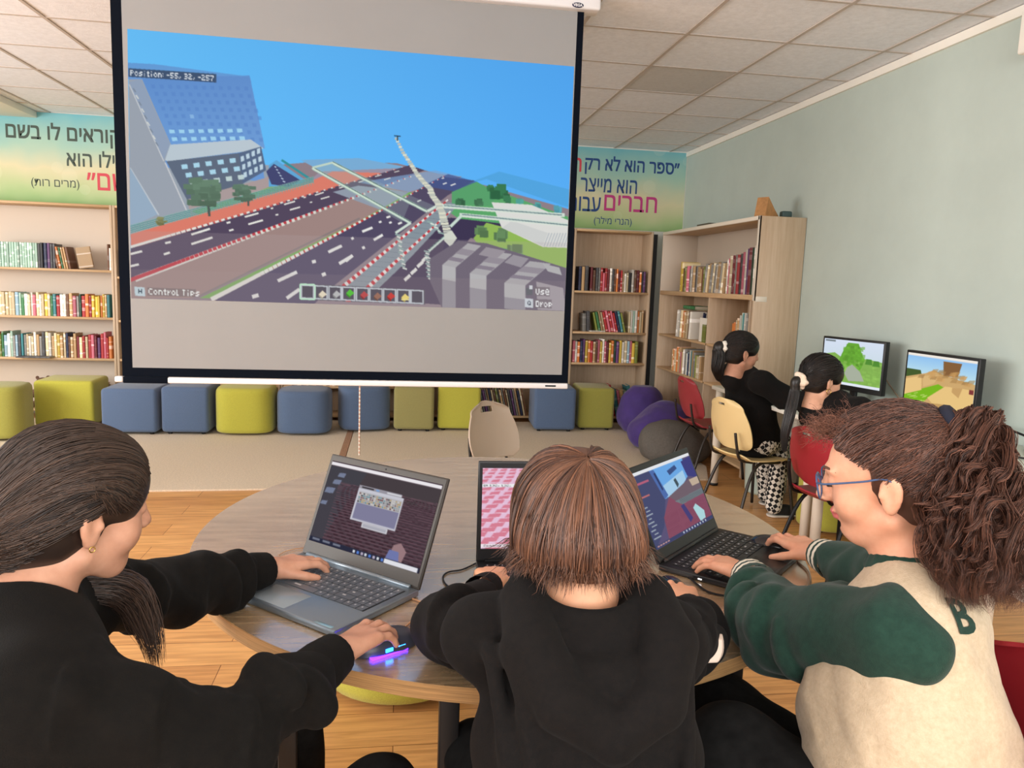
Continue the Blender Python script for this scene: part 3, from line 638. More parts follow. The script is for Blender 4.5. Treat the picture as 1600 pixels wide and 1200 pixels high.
def paint_projection():
    P = Painter(190, 35, 905, 495, 2.0, (90, 178, 244))
    def sky(gx, gy):
        t = np.clip((gx - 199) / 700, 0, 1)[..., None]; v = np.clip((gy - 60) / 300, 0, 1)[..., None]
        a = np.array([106, 194, 252.]) * (1 - t) + np.array([82, 166, 242.]) * t
        return np.clip(a * (1 - v * 0.1) + np.array([120, 205, 250.]) * v * 0.16, 0, 255)
    P.poly([(190, 35), (905, 35), (905, 495), (190, 495)], sky)
    # ground plains beyond the roads
    P.poly([(430, 258), (500, 252), (620, 255), (760, 290), (900, 330), (905, 495), (190, 495), (190, 400)], (148, 132, 140))
    P.poly([(470, 250), (560, 247), (640, 262), (660, 300), (560, 300)], (126, 178, 220))
    P.poly([(500, 268), (640, 262), (560, 300), (430, 330)], (160, 150, 168))
    P.poly([(730, 282), (760, 292), (905, 345), (905, 430), (800, 400), (700, 330)], (96, 172, 110))
    P.poly([(720, 290), (760, 280), (905, 330), (905, 300), (780, 268)], (84, 168, 226), 0.8)
    P.poly([(199, 250), (300, 250), (420, 258), (440, 285), (300, 350), (199, 372)], (158, 168, 180))
    # tall tower on the left
    P.poly([(199, 112), (385, 118), (392, 125), (414, 285), (262, 262), (199, 120)], (112, 158, 218))
    def tower(gx, gy):
        v = np.clip((gy - 110) / 150, 0, 1)[..., None]; return np.array([100, 146, 210.]) * (1 - v) + np.array([118, 166, 224.]) * v
    P.poly([(222, 122), (390, 118), (414, 232), (266, 226)], tower)
    P.poly([(199, 98), (240, 100), (392, 120), (199, 112)], (104, 160, 220))
    rng = np.random.default_rng(4)
    for r in range(8):
        for c in range(12):
            x = 236 + c * 13.2 + r * 5.2; y = 132 + r * 11.5 + c * 0.3
            if x < 402 + r * 1: P.poly([(x, y), (x + 6, y), (x + 7, y + 6), (x + 1, y + 6)], (92, 136, 204) if rng.random() > 0.06 else (170, 214, 246), 0.5)
    for r, y in enumerate((202.5, 214.5)):
        for c in range(8):
            x = 264 + c * 15.1 + r * 4; P.poly([(x, y - c * 0.2), (x + 8.5, y - c * 0.2), (x + 9.5, y + 5.5 - c * 0.2), (x + 1.2, y + 6 - c * 0.2)], (164, 216, 246))
    # its shaded left flank and grey base
    P.poly([(201, 124), (222, 124), (268, 228), (258, 252), (262, 262), (292, 330), (203, 360)], (160, 168, 180))
    P.poly([(201, 128), (220, 124), (266, 226), (256, 250)], (150, 166, 190))
    P.line((202, 132), (256, 252), 1.6, (204, 208, 212)); P.line((258, 254), (292, 330), 2.0, (206, 208, 212)); P.line((203, 262), (248, 336), 2.2, (196, 204, 212))
    for k in range(9): P.line((208 + k * 4.4, 138 + k * 10.5), (212 + k * 4.4, 144 + k * 10.5), 2.0, (214, 218, 214) if k % 2 else (130, 142, 158))
    P.poly([(203, 262), (246, 335), (203, 356)], (156, 178, 200))
    P.poly([(266, 226), (392, 218), (412, 232), (373, 238), (262, 252), (258, 250)], (192, 206, 216))
    P.poly([(373, 239), (408, 229), (416, 266), (378, 288)], (92, 110, 140)); P.poly([(260, 252), (373, 239), (380, 290), (292, 312)], (100, 112, 132))
    for r in range(3):
        for c in range(5): x = 283 + c * 18.8 + r * 6.5; y = 257.5 + r * 13 - c * 2.4; P.poly([(x, y), (x + 9.5, y - 1.2), (x + 10.5, y + 6), (x + 1.5, y + 7)], (176, 220, 240) if r < 2 else (196, 216, 216))
        for c in range(4): x = 376 + c * 8.4 + r * 2.2; y = 245 + r * 12.5 - c * 4; P.poly([(x, y), (x + 5, y - 2), (x + 5.6, y + 6), (x + 0.6, y + 8)], (196, 218, 232))
    P.poly([(292, 312), (415, 278), (440, 262), (470, 290), (300, 345)], (176, 160, 160)); P.poly([(300, 330), (400, 300), (440, 285), (480, 280), (330, 345)], (128, 178, 96))
    # side road with dashes and blue fields
    P.poly([(420, 258), (432, 250), (478, 282), (470, 288), (420, 292)], (100, 172, 222)); P.poly([(416, 268), (428, 256), (470, 282), (450, 292), (424, 288)], (72, 76, 118))
    for k in range(6): P.line((429 + k * 2.6, 260 + k * 4.6), (431.5 + k * 2.8, 261.5 + k * 4.6), 1.6, (206, 224, 240))
    P.line((440, 250), (488, 282), 3.5, (60, 150, 160))
    # red terrace, green fence, far motorway
    P.poly([(204, 366), (488, 282), (520, 268), (650, 272), (560, 300), (204, 388)], (226, 130, 112))
    for k in range(9): P.line((204, 352 + k * 1.6), (490, 276 + k * 1.1), 0.9, (70, 136, 140) if k % 2 else (150, 184, 176))
    for k in range(70): x = 206 + k * 4.1; y = 354 - (x - 204) * 0.266; P.line((x, y - 2), (x + 1.5, y + 11), 0.7, (120, 168, 164))
    P.poly([(204, 384), (640, 258), (664, 266), (204, 436)], (88, 76, 98))
    P.poly([(203, 440), (660, 268), (722, 276), (300, 466), (203, 466)], (164, 138, 134))
    P.poly([(520, 300), (560, 290), (640, 300), (600, 330)], (150, 160, 176)); P.poly([(560, 285), (680, 266), (720, 276), (640, 300)], (132, 170, 214), 0.7)
    # dashes and kerbs of the far motorway
    for k in range(46):
        t = 1 - (k / 46.0) ** 1.35; x = 204 + (640 - 204) * (1 - t); y = 386 + (258 - 386) * (1 - t)
        P.line((x, y), (x + 7 * t + 1, y - 2.1 * t - 0.3), 3.2 * t + 0.9, (236, 236, 228)); P.line((x + 8 * t + 1, y - 2.5 * t), (x + 15 * t + 2, y - 4.5 * t), 3.0 * t + 0.9, (206, 96, 92))
    for k in range(60):
        t = 1 - (k / 60.0) ** 1.25; x = 203 + (658 - 203) * (1 - t); y = 438 + (269 - 438) * (1 - t); s = t + 0.22
        P.line((x, y), (x + 6 * s, y - 2.4 * s), 5.0 * s, (200, 62, 72)); P.line((x + 6.5 * s, y - 2.2 * s + 1), (x + 13 * s, y - 4.8 * s + 1), 7.5 * s, (226, 226, 216))
    for (xa, ya, xb, yb, w) in ((204, 397, 222, 392.5, 3.4), (204, 416, 217, 413, 3.4), (258, 380, 267, 378, 3.2), (256, 397.5, 265.5, 394.5, 3.4), (299, 366.5, 328, 357.5, 3.2), (299, 381.5, 332, 371, 3.4), (354, 348.5, 360, 347, 2.8), (358, 360.5, 365, 358.5, 2.8),
                              (382.5, 339, 404, 333, 2.6), (388, 350.5, 411, 344, 2.8), (423, 326, 427, 325, 2.2), (430.5, 336, 435, 335, 2.2), (444, 319.5, 461, 314.5, 2.2), (453, 328, 469, 323.5, 2.2), (474, 309, 478, 308, 1.8), (484, 316.5, 488, 315.5, 1.8), (492, 305, 506, 300.5, 1.8), (501, 311, 515, 307, 1.8), (530, 294, 542, 290, 1.6), (560, 285, 572, 281, 1.4), (586, 276, 596, 273, 1.3), (600, 281, 610, 278, 1.3), (616, 269, 624, 267, 1.2)):
        P.line((xa, ya), (xb, yb), w, (240, 240, 232))
    # green verge and near motorway
    P.poly([(312, 466), (560, 346), (610, 318), (640, 300), (648, 303), (600, 335), (336, 466)], (126, 178, 96)); P.line((308, 464), (562, 341), 2.6, (140, 128, 128))
    P.poly([(336, 468), (560, 348), (690, 276), (742, 282), (700, 305), (520, 448), (490, 476), (336, 476)], (86, 78, 104))
    P.poly([(660, 290), (700, 272), (745, 284), (715, 300)], (72, 92, 150), 0.75)
    for k in range(52):
        t = 1 - (k / 52.0) ** 1.2; x = 330 + (700 - 330) * (1 - t); y = 468 + (272 - 468) * (1 - t) + 6 * math.sin(math.pi * (1 - t)) * 0.3; s = t + 0.18
        P.line((x, y), (x + 6.5 * s, y - 3.3 * s), 6 * s, (240, 238, 230)); P.line((x + 7 * s, y - 3.5 * s), (x + 13 * s, y - 6.6 * s), 5.5 * s, (206, 60, 66))
    for (xa, ya, xb, yb, w) in ((434, 439, 464, 425, 5.2), (448, 466, 468, 452, 5.5), (394, 464, 404, 461, 6), (487.5, 409.5, 493.5, 408, 5), (503, 430, 509, 427.5, 5.5), (513, 394, 534, 384, 4.6), (530, 412, 550, 400, 5), (549, 373.5, 552.5, 371.5, 4), (566, 362, 582, 355.5, 3.8), (584, 375, 598, 367, 4), (592, 347.5, 596, 346, 3), (608, 348.5, 612, 347, 3), (566, 388, 570, 386, 4.5), (604, 340, 610, 338, 3), (622, 350, 628, 347.5, 3), (540, 408, 551, 399, 5), (652, 315, 658, 312.5, 2), (668, 302, 676, 298.5, 2), (692, 288, 698, 285.5, 1.8), (704, 290, 712, 287, 1.8), (676, 314, 684, 310, 2), (690, 279, 694, 278, 1.5)):
        P.line((xa, ya), (xb, yb), w, (240, 240, 236))
    # paved grey walk with a red and white kerb, toward the crossing
    P.poly([(532, 452), (640, 358), (700, 316), (716, 318), (668, 382), (590, 452)], (140, 152, 162))
    for k in range(16): P.line((545 + k * 8.6, 446 - k * 7.6), (590 + k * 7, 450 - k * 7.6), 0.6, (118, 130, 142))
    for (xa, ya, xb, yb, n) in ((536, 448, 700, 312, 22), (574, 450, 704, 330, 18)):
        for k in range(n):
            t = k / n; s = 1 - 0.72 * t; x = xa + (xb - xa) * t; y = ya + (yb - ya) * t; dx, dy = (xb - xa) / n / 2, (yb - ya) / n / 2
            P.line((x, y), (x + dx, y + dy), 6.5 * s, (204, 54, 62)); P.line((x + dx, y + dy), (x + 2 * dx, y + 2 * dy), 6.5 * s, (240, 238, 232))
    P.poly([(590, 452), (640, 404), (700, 340), (760, 352), (700, 390), (690, 476), (600, 470)], (74, 64, 88))
    for (x, y) in ((636, 434), (646, 424), (656, 413), (664, 404)): P.line((x - 4, y + 4), (x + 5, y - 4), 5, (236, 236, 230))
    P.poly([(704, 340), (790, 350), (770, 375), (735, 372), (712, 400), (690, 400)], (66, 58, 86))
    # green gardens, dark shrubs, pale banked roof
    P.poly([(740, 372), (760, 348), (905, 385), (905, 440), (860, 415), (800, 390), (745, 380)], (150, 190, 92))
    P.poly([(706, 300), (745, 284), (775, 300), (770, 322), (706, 318)], (92, 166, 112))
    for (x, y, r, c) in ((720, 315, 9, (62, 108, 78)), (748, 316, 8, (70, 116, 84)), (779, 300, 15, (58, 120, 82)), (766, 295, 7, (62, 126, 84)), (792, 310, 9, (60, 118, 82)), (752, 362, 12, (96, 130, 88)), (784, 368, 13, (100, 134, 92)), (808, 388, 15, (112, 142, 96)), (812, 316, 7, (84, 160, 150)), (840, 322, 7, (86, 160, 160)), (872, 326, 8, (90, 164, 180))):
        for k in range(7): a = rng.uniform(0, 6.28); q = rng.uniform(0, r * 0.6); xx, yy = x + q * math.cos(a), y + q * math.sin(a) * 0.8; P.poly([(xx - r * .5, yy - r * .45), (xx + r * .5, yy - r * .4), (xx + r * .5, yy + r * .5), (xx - r * .5, yy + r * .45)], tuple(np.array(c) * rng.uniform(0.85, 1.12)))
    P.poly([(768, 316), (830, 320), (890, 345), (905, 352), (905, 388), (848, 386), (784, 356)], (226, 226, 222)); P.poly([(784, 356), (848, 384), (856, 364), (800, 345)], (212, 214, 212))
    for k in range(12): P.line((850 + k * 4.5, 385), (858 + k * 4.4, 364), 1.4, (178, 186, 192))
    # white rail bridges
    for (a, b) in (((694, 322), (878, 336)), ((722, 336), (890, 352))):
        P.dots(a, b, 46, 6.0, 3.2, (212, 226, 216)); P.line((a[0], a[1] - 1), b, 1.6, (110, 134, 140)); P.line((a[0], a[1] + 2.5), (b[0], b[1] + 2.5), 1.4, (226, 232, 222))
    P.poly([(488, 262), (520, 254), (680, 322), (672, 332), (640, 318), (628, 348), (500, 272)], (166, 186, 186), 0.30)
    for (a, b) in (((488, 262), (642, 348)), ((520, 254), (668, 330))):
        P.line(a, b, 4.2, (214, 232, 216)); P.line((a[0], a[1] - 1.4), (b[0], b[1] - 1.4), 1.2, (92, 120, 116)); P.line((a[0], a[1] + 3), (b[0], b[1] + 3), 1.0, (160, 184, 178))
    P.lines([(488, 262), (520, 254)], 3.2, (200, 220, 204)); P.lines([(642, 348), (618, 364)], 4, (214, 230, 218)); P.lines([(668, 330), (682, 322)], 4, (214, 230, 218))
    P.line((704, 362), (670, 392), 4.4, (206, 226, 214)); P.line((704, 360), (670, 390), 1.2, (84, 112, 112)); P.line((722, 336), (704, 354), 4.4, (206, 226, 214))
    for (x0, y0, x1, y1, n) in ((622, 366, 632, 422, 16), (667, 392, 672, 438, 14), (672, 346, 692, 366, 7)):
        for k in range(n): x = x0 + (x1 - x0) * k / n; y = y0 + (y1 - y0) * k / n; P.line((x - 4.5 + (k % 2) * 2, y), (x + 4.5 - (k % 3), y + 2.2), 2.4, (222, 232, 222) if k % 2 else (150, 176, 172))
    # the climbing zigzag stair of pale blocks
    path = [(619, 216), (630, 238), (642, 256), (652, 272), (662, 284), (672, 294), (676, 306), (684, 316), (690, 330), (694, 345), (700, 365), (704, 378)]
    for a, b in zip(path[:-1], path[1:]):
        for k in range(5):
            t = k / 5; x = a[0] + (b[0] - a[0]) * t; y = a[1] + (b[1] - a[1]) * t; s = 2.2 + (y - 215) * 0.028
            P.poly([(x - s, y - 1), (x + s, y - 1.4), (x + s, y + 2.2), (x - s, y + 2.4)], (226, 226, 206) if k % 2 else (196, 200, 190))
    P.line((616, 212), (626, 213), 1.6, (40, 60, 80)); P.line((621, 213), (621, 220), 1.8, (70, 80, 84))
    P.poly([(694, 366), (706, 360), (714, 372), (704, 386), (694, 376)], (216, 220, 208))
    # trees on the left
    for (x, y, r, c) in ((318, 300, 27, (104, 132, 112)), (381, 300, 17, (100, 128, 110)), (252, 345, 8, (138, 140, 98))):
        for k in range(34):
            a = rng.uniform(0, 6.28); q = r * math.sqrt(rng.uniform(0, 1)); xx, yy = x + q * math.cos(a), y + q * math.sin(a) * 0.82; w = r * 0.28; g = 1.08 - 0.24 * (yy - y + r) / (2 * r) + rng.uniform(-0.06, 0.06)
            P.poly([(xx - w, yy - w * .5), (xx + w, yy - w * .5), (xx + w, yy + w * .6), (xx - w, yy + w * .6)], tuple(np.array(c) * g))
    P.line((326, 322), (327, 338), 4, (86, 96, 92)); P.line((388, 314), (388, 322), 3, (84, 94, 92))
    # near grey striped roof at the lower right
    P.poly([(672, 404), (716, 376), (760, 380), (905, 425), (905, 495), (690, 480), (672, 440)], (100, 92, 110))
    for (x, w, y0) in ((691, 21, 414), (734, 26, 427), (788, 33, 442)):
        P.poly([(x, y0), (x + 40, y0 - 34), (x + 40 + w, y0 - 30), (x + w, y0 + 4)], (176, 176, 180)); P.poly([(x, y0), (x + w, y0 + 4), (x + w, 486), (x, 482)], (188, 190, 192)); P.poly([(x, y0 + 22), (x + w, y0 + 26), (x + w, 486), (x, 482)], (150, 148, 158))
        P.poly([(x + 8, y0 - 8), (x + 14, y0 - 13), (x + 14 + w, y0 - 9), (x + 8 + w, y0 - 4)], (130, 122, 138)); P.poly([(x + 20, y0 - 18), (x + 30, y0 - 26), (x + 30 + w, y0 - 22), (x + 20 + w, y0 - 14)], (146, 140, 152))
    P.poly([(848, 412), (874, 418), (878, 430), (856, 424)], (184, 186, 188)); P.poly([(838, 440), (880, 450), (884, 486), (840, 484)], (166, 160, 168)); P.poly([(760, 386), (790, 392), (776, 404), (748, 398)], (152, 146, 156)); P.poly([(802, 398), (826, 404), (814, 418), (788, 410)], (152, 148, 158))
    # hazy wash toward the lower edge of the projection
    P.poly([(190, 360), (905, 380), (905, 495), (190, 495)], lambda gx, gy: np.full(gx.shape + (3,), (182, 168, 170.)), 0.22)
    P.poly([(190, 420), (905, 440), (905, 495), (190, 495)], lambda gx, gy: np.full(gx.shape + (3,), (178, 160, 158.)), 0.12)
    # on-screen writing and the row of slots
    P.poly([(201, 106.5), (338, 115.5), (338, 129), (201, 120)], (66, 82, 108), 0.92)
    P.text('Position: -55, 32, -257', (203.5, 109.2), (1.36, 0.092), (0.0, 1.75), (232, 238, 244))
    P.poly([(210, 448), (226, 449), (227, 463), (211, 462)], (198, 212, 218)); P.text('H', (216, 451.5), (1.5, 0.06), (0, 1.4), (60, 70, 84))
    P.poly([(230, 449), (306, 452), (306, 464), (230, 462)], (140, 126, 126), 0.8); P.text('Control Tips', (232, 450.6), (1.56, 0.06), (0.0, 1.9), (240, 240, 236))
    P.poly([(468, 443), (664, 453), (664, 476), (468, 468)], (110, 104, 112)); 
    for k in range(9):
        x = 470 + k * 21.4; y = 444.5 + k * 1.0
        P.poly([(x, y), (x + 21, y + 1), (x + 21, y + 23), (x, y + 22)], (196, 200, 206)); P.poly([(x + 2.2, y + 2.2), (x + 18.8, y + 3), (x + 18.8, y + 20.8), (x + 2.2, y + 20)], (98, 92, 102))
    P.lines([(469, 444), (492, 445), (492, 468), (469, 467), (469, 444)], 2.4, (196, 236, 206))
    cs = ((504, 458, (232, 220, 196)), (526, 458, (190, 190, 190)), (547, 456, (96, 196, 70)), (569, 459, (192, 84, 86)), (590, 461, (160, 116, 100)), (611, 461, (206, 74, 70)), (633, 463, (236, 214, 128)))
    for (x, y, c) in cs:
        P.poly([(x - 6, y + 2), (x, y - 4), (x + 7, y + 2), (x, y + 7)], c); P.poly([(x - 6, y + 2), (x, y + 7), (x, y + 10), (x - 6, y + 5)], tuple(np.array(c) * 0.75))
    P.poly([(x - 6, y + 4), (x + 6, y + 4), (x + 6, y + 6), (x - 6, y + 6)], (240, 225, 150))
    P.line((540, 470.5), (548, 470.8), 1.4, (190, 90, 90)); P.poly([(834, 448), (859, 449), (859, 463), (834, 462)], (128, 118, 124), 0.8); P.text('Use', (837, 450.8), (1.5, 0.06), (0, 1.9), (244, 244, 244))
    P.poly([(834, 467), (862, 468), (862, 482), (834, 481)], (128, 118, 124), 0.8); P.text('Drop', (837, 469.8), (1.42, 0.06), (0, 1.9), (244, 244, 244))
    P.poly([(822, 450), (832, 450), (832, 461), (822, 461)], (112, 112, 118)); P.poly([(827, 446), (832, 446), (832, 452), (827, 452)], (214, 216, 220)); P.poly([(820, 466), (833, 467), (833, 481), (820, 480)], (206, 210, 216)); P.text('Q', (824, 470), (1.4, 0.05), (0, 1.4), (84, 88, 100))
    P.blur(1)
    return P
_o = SCREEN.location
_cn = [np.array(at_y(x, y, YSC - 0.0028)) - np.array(_o) for x, y in ((199, 45), (897, 104), (882, 486), (205, 466))]
display('projected_picture', _cn, paint_projection(), 620, 380, emis_attr('projector_light', 0.92), SCREEN, M=Matrix.Translation(_o))

# ------------------------------------------------------------------ ottomans
def fabric(name, c, v=0.14):
    return mat(name, c, rough=0.95, var=v, scale=260, bump=0.25, bscale=700, sheen=0.25, spec=0.15)
M_LIME = fabric('lime_fabric', (198, 193, 78)); M_BLUE = fabric('slate_blue_fabric', (96, 116, 148)); M_OLIVE = fabric('olive_fabric', (164, 156, 100)); M_GREEN2 = fabric('moss_lime_fabric', (172, 168, 82))
M_FEET = mat('black_plastic_foot', (22, 22, 24), rough=0.6)
def ottoman(shape, x, y, w, d, h, m, rz, label):
    o = thing('ottoman', (x, y, 0.0125), rz, label, 'ottoman', 'ottomans in a row along the back wall')
    if shape == 'cube':
        body = MB().rbox((-w / 2, -d / 2, 0.02), (w / 2, d / 2, h), 0.035, seg=4)
        pts = [(sx * (w / 2 - 0.06), sy * (d / 2 - 0.06)) for sx in (-1, 1) for sy in (-1, 1)]
    else:
        # D-shaped or round stool: rounded outline extruded with a soft crown
        n = 40; r = w / 2
        out = []
        for k in range(n):
            a = 2 * math.pi * k / n; p = 2.0 if shape == 'drum' else 3.4
            c, s = math.cos(a), math.sin(a); out.append((w / 2 * math.copysign(abs(c) ** (2 / p), c), d / 2 * math.copysign(abs(s) ** (2 / p), s)))
        body = MB(); prof = [(0.0, 0.02), (0.93, 0.02), (0.985, 0.03), (1.0, 0.06), (1.0, h - 0.06), (0.985, h - 0.03), (0.93, h - 0.008), (0.8, h), (0.4, h + 0.006), (0.0, h + 0.008)]
        vs = [(q[0] * f, q[1] * f, z) for f, z in prof for q in out]; k = len(prof)
        fs = [(i * n + j, i * n + (j + 1) % n, (i + 1) * n + (j + 1) % n, (i + 1) * n + j) for i in range(k - 1) for j in range(n)]
        body.add(vs, fs, 0, True); pts = [(r * 0.6 * math.cos(a), r * 0.6 * math.sin(a)) for a in (0.8, 2.3, 3.9, 5.5)]
    bo = body.build('cushion', m, o); smooth_by_angle(bo, 50)
    # piping seams around top
    for (px, py) in pts: MB().lathe([(0.018, 0), (0.02, 0.02)], (px, py, 0), 12).build('foot', M_FEET, o)
    return o
OTT = [('squircle', -3.37, 6.98, 0.46, 0.46, 0.455, M_GREEN2, 0.1, 'lime ottoman half hidden by the cabinet at the far left'),
       ('cube', -3.01, 7.56, 0.50, 0.46, 0.44, M_LIME, 0.04, 'lime cube ottoman, second from the left end of the row'),
       ('cube', -2.355, 7.30, 0.47, 0.47, 0.415, M_BLUE, -0.02, 'grey-blue cube ottoman third from the left, right of the lime cube'),
       ('cube', -1.885, 7.31, 0.41, 0.46, 0.435, M_BLUE, -0.03, 'slate blue cube ottoman directly left of the bright lime round ottoman'),
       ('squircle', -1.39, 7.29, 0.52, 0.50, 0.43, M_LIME, 0.0, 'bright lime rounded ottoman between two slate blue ones'),
       ('squircle', -0.865, 7.29, 0.49, 0.48, 0.41, M_BLUE, 0.0, 'slate blue rounded ottoman right of the bright lime one'),
       ('squircle', -0.33, 7.48, 0.48, 0.48, 0.43, M_BLUE, 0.2, 'slate blue rounded ottoman behind the hanging pull cord'),
       ('cube', 0.162, 7.51, 0.385, 0.46, 0.435, M_OLIVE, -0.05, 'dull olive cube ottoman beside the lime one'),
       ('cube', 0.60, 7.55, 0.42, 0.44, 0.435, M_LIME, -0.04, 'lime cube ottoman left of the leaning books'),
       ('cube', 1.555, 7.545, 0.42, 0.46, 0.44, M_BLUE, -0.05, 'slate blue cube ottoman right of the leaning books'),
       ('cube', 2.0, 7.62, 0.37, 0.44, 0.435, M_GREEN2, -0.05, 'lime cube ottoman beside the purple bean bags, right end of the row')]
for a in OTT: ottoman(*a)
o_ = ottoman('drum', 0.02, 2.74, 0.56, 0.56, 0.40, M_LIME, 0.0, 'round lime ottoman pushed under the round table'); o_.location.z = 0.0005; del o_['group']
o_ = ottoman('drum', 2.70, 4.34, 0.36, 0.36, 0.40, M_LIME, 0.0, 'round lime ottoman under the computer desk behind the checkered trousers'); o_.location.z = 0.0005; del o_['group']
tag(MB().lathe([(0.0, 0.0), (0.13, 0.0), (0.145, 0.02), (0.16, 0.36), (0.165, 0.365), (0.16, 0.37), (0.15, 0.36), (0.136, 0.03), (0.0, 0.025)], n=36).build('waste_bin', mat('pale_mint_plastic', (196, 214, 204), rough=0.4), loc=None), 'pale mint round bin under the desk behind the cream chair', 'bin').location = (2.70, 5.16, 0.0)

# ------------------------------------------------------------------ SDF sculpting: smooth blends of simple volumes, meshed once
class SDF:
    def __init__(self, lo, hi, vox):
        self.lo = np.array(lo, float); self.v = vox; self.n = (np.ceil((np.array(hi, float) - self.lo) / vox)).astype(int) + 1
        self.d = np.full(self.n, 0.5, np.float32)
    def _win(self, lo, hi):
        a = np.clip(np.floor((np.asarray(lo) - self.lo) / self.v).astype(int), 0, self.n - 1); b = np.clip(np.ceil((np.asarray(hi) - self.lo) / self.v).astype(int) + 1, 1, self.n)
        if np.any(b <= a): return None
        sl = tuple(slice(i, j) for i, j in zip(a, b))
        g = [self.lo[k] + self.v * np.arange(a[k], b[k], dtype=np.float32) for k in range(3)]
        return sl, np.stack(np.meshgrid(*g, indexing='ij'), -1).astype(np.float32)
    def _mix(self, sl, e, k, op):
        d = self.d[sl]
        if op == 'add':
            if k > 0:
                h = np.clip(0.5 + 0.5 * (d - e) / k, 0, 1); self.d[sl] = d * (1 - h) + e * h - k * h * (1 - h)
            else: self.d[sl] = np.minimum(d, e)
        elif op == 'sub':
            if k > 0:
                h = np.clip(0.5 - 0.5 * (d + e) / k, 0, 1); self.d[sl] = d * (1 - h) - e * h + k * h * (1 - h)
            else: self.d[sl] = np.maximum(d, -e)
        elif op == 'and': self.d[sl] = np.maximum(d, e)
    def cap(self, a, b, ra, rb=None, k=0.015, op='add', flat=None):
        """tapered limb from a to b; flat=(axis, f) squeezes it along an axis"""
        a = np.asarray(a, np.float32); b = np.asarray(b, np.float32); rb = ra if rb is None else rb; m = max(ra, rb) * (1.0 if flat is None else max(1, 1 / flat[1])) + k * 2 + 2 * self.v
        w = self._win(np.minimum(a, b) - m, np.maximum(a, b) + m)
        if w is None: return self
        sl, P = w; ab = b - a; L = float(ab @ ab) + 1e-9
        t = np.clip(((P - a) @ ab) / L, 0, 1); q = P - a - t[..., None] * ab
        if flat is not None:
            ax = np.asarray(flat[0], np.float32); ax = ax / np.linalg.norm(ax); c = q @ ax; q = q + (c * (1 / flat[1] - 1))[..., None] * ax
        e = np.sqrt((q * q).sum(-1)) - (ra + (rb - ra) * t)
        if flat is not None: e = e * min(1.0, flat[1] * 1.15)
        self._mix(sl, e, k, op); return self
    def chain(self, pts, rs, k=0.015, op='add', flat=None):
        for i in range(len(pts) - 1): self.cap(pts[i], pts[i + 1], rs[i], rs[i + 1], k, op, flat)
        return self
    def ell(self, c, r, R=None, k=0.015, op='add'):
        """ellipsoid; R columns are its axes"""
        c = np.asarray(c, np.float32); r = np.asarray(r, np.float32); R = np.eye(3) if R is None else np.asarray(R)
        ext = np.sqrt(((R * r) ** 2).sum(1)) + k * 2 + 2 * self.v; w = self._win(c - ext, c + ext)
        if w is None: return self
        sl, P = w; q = (P - c) @ R.astype(np.float32); k0 = np.sqrt(((q / r) ** 2).sum(-1)); k1 = np.sqrt(((q / (r * r)) ** 2).sum(-1)) + 1e-9
        self._mix(sl, k0 * (k0 - 1) / k1, k, op); return self
    def box(self, c, h, R=None, rr=0.005, k=0.0, op='add'):
        c = np.asarray(c, np.float32); h = np.asarray(h, np.float32); R = np.eye(3) if R is None else np.asarray(R)
        ext = np.abs(R) @ h + k * 2 + rr + 2 * self.v; w = self._win(c - ext, c + ext)
        if w is None: return self
        sl, P = w; q = np.abs((P - c) @ R.astype(np.float32)) - (h - rr); e = np.sqrt((np.maximum(q, 0) ** 2).sum(-1)) + np.minimum(q.max(-1), 0) - rr
        self._mix(sl, e, k, op); return self
    def field(self, fn, lo, hi, k=0.0, op='add'):
        w = self._win(lo, hi)
        if w is None: return self
        self._mix(w[0], fn(w[1]).astype(np.float32), k, op); return self
    def plane(self, p, nrm):
        """cut away the side the normal points to"""
        w = self._win(self.lo, self.lo + self.v * (self.n - 1)); sl, P = w; n = np.asarray(nrm, np.float32); n = n / np.linalg.norm(n)
        self.d = np.maximum(self.d, ((P - np.asarray(p, np.float32)) @ n)); return self
    def ripple(self, amp, freq, lo=None, hi=None, seed=0, warp=0.0):
        """folds: adds smooth noise to the distance inside a window"""
        lo = self.lo if lo is None else lo; hi = self.lo + self.v * self.n if hi is None else hi; w = self._win(lo, hi)
        if w is None: return self
        sl, P = w; d = self.d[sl]; near = np.abs(d) < 0.03; Q = P[near]; g = np.random.default_rng(seed); e = np.zeros(len(Q), np.float32)
        for i in range(7):
            v = g.normal(size=3).astype(np.float32); v *= freq * (0.6 + 0.25 * i) / np.linalg.norm(v); ph = g.uniform(0, 6.28)
            e += np.sin(Q @ v + ph + 1.3 * np.sin(Q @ (v[[1, 2, 0]] * 0.7) + ph)) / (1 + 0.5 * i)
        d[near] += amp * e * 0.5; self.d[sl] = d; return self
    def sample(self, P):
        q = np.clip(np.nan_to_num((np.asarray(P) - self.lo) / self.v), 0, np.array(self.n) - 1.001); i = q.astype(int); f = q - i; o = 0
        for dx in (0, 1):
            for dy in (0, 1):
                for dz in (0, 1):
                    o = o + self.d[i[:, 0] + dx, i[:, 1] + dy, i[:, 2] + dz] * (f[:, 0] if dx else 1 - f[:, 0]) * (f[:, 1] if dy else 1 - f[:, 1]) * (f[:, 2] if dz else 1 - f[:, 2])
        return o
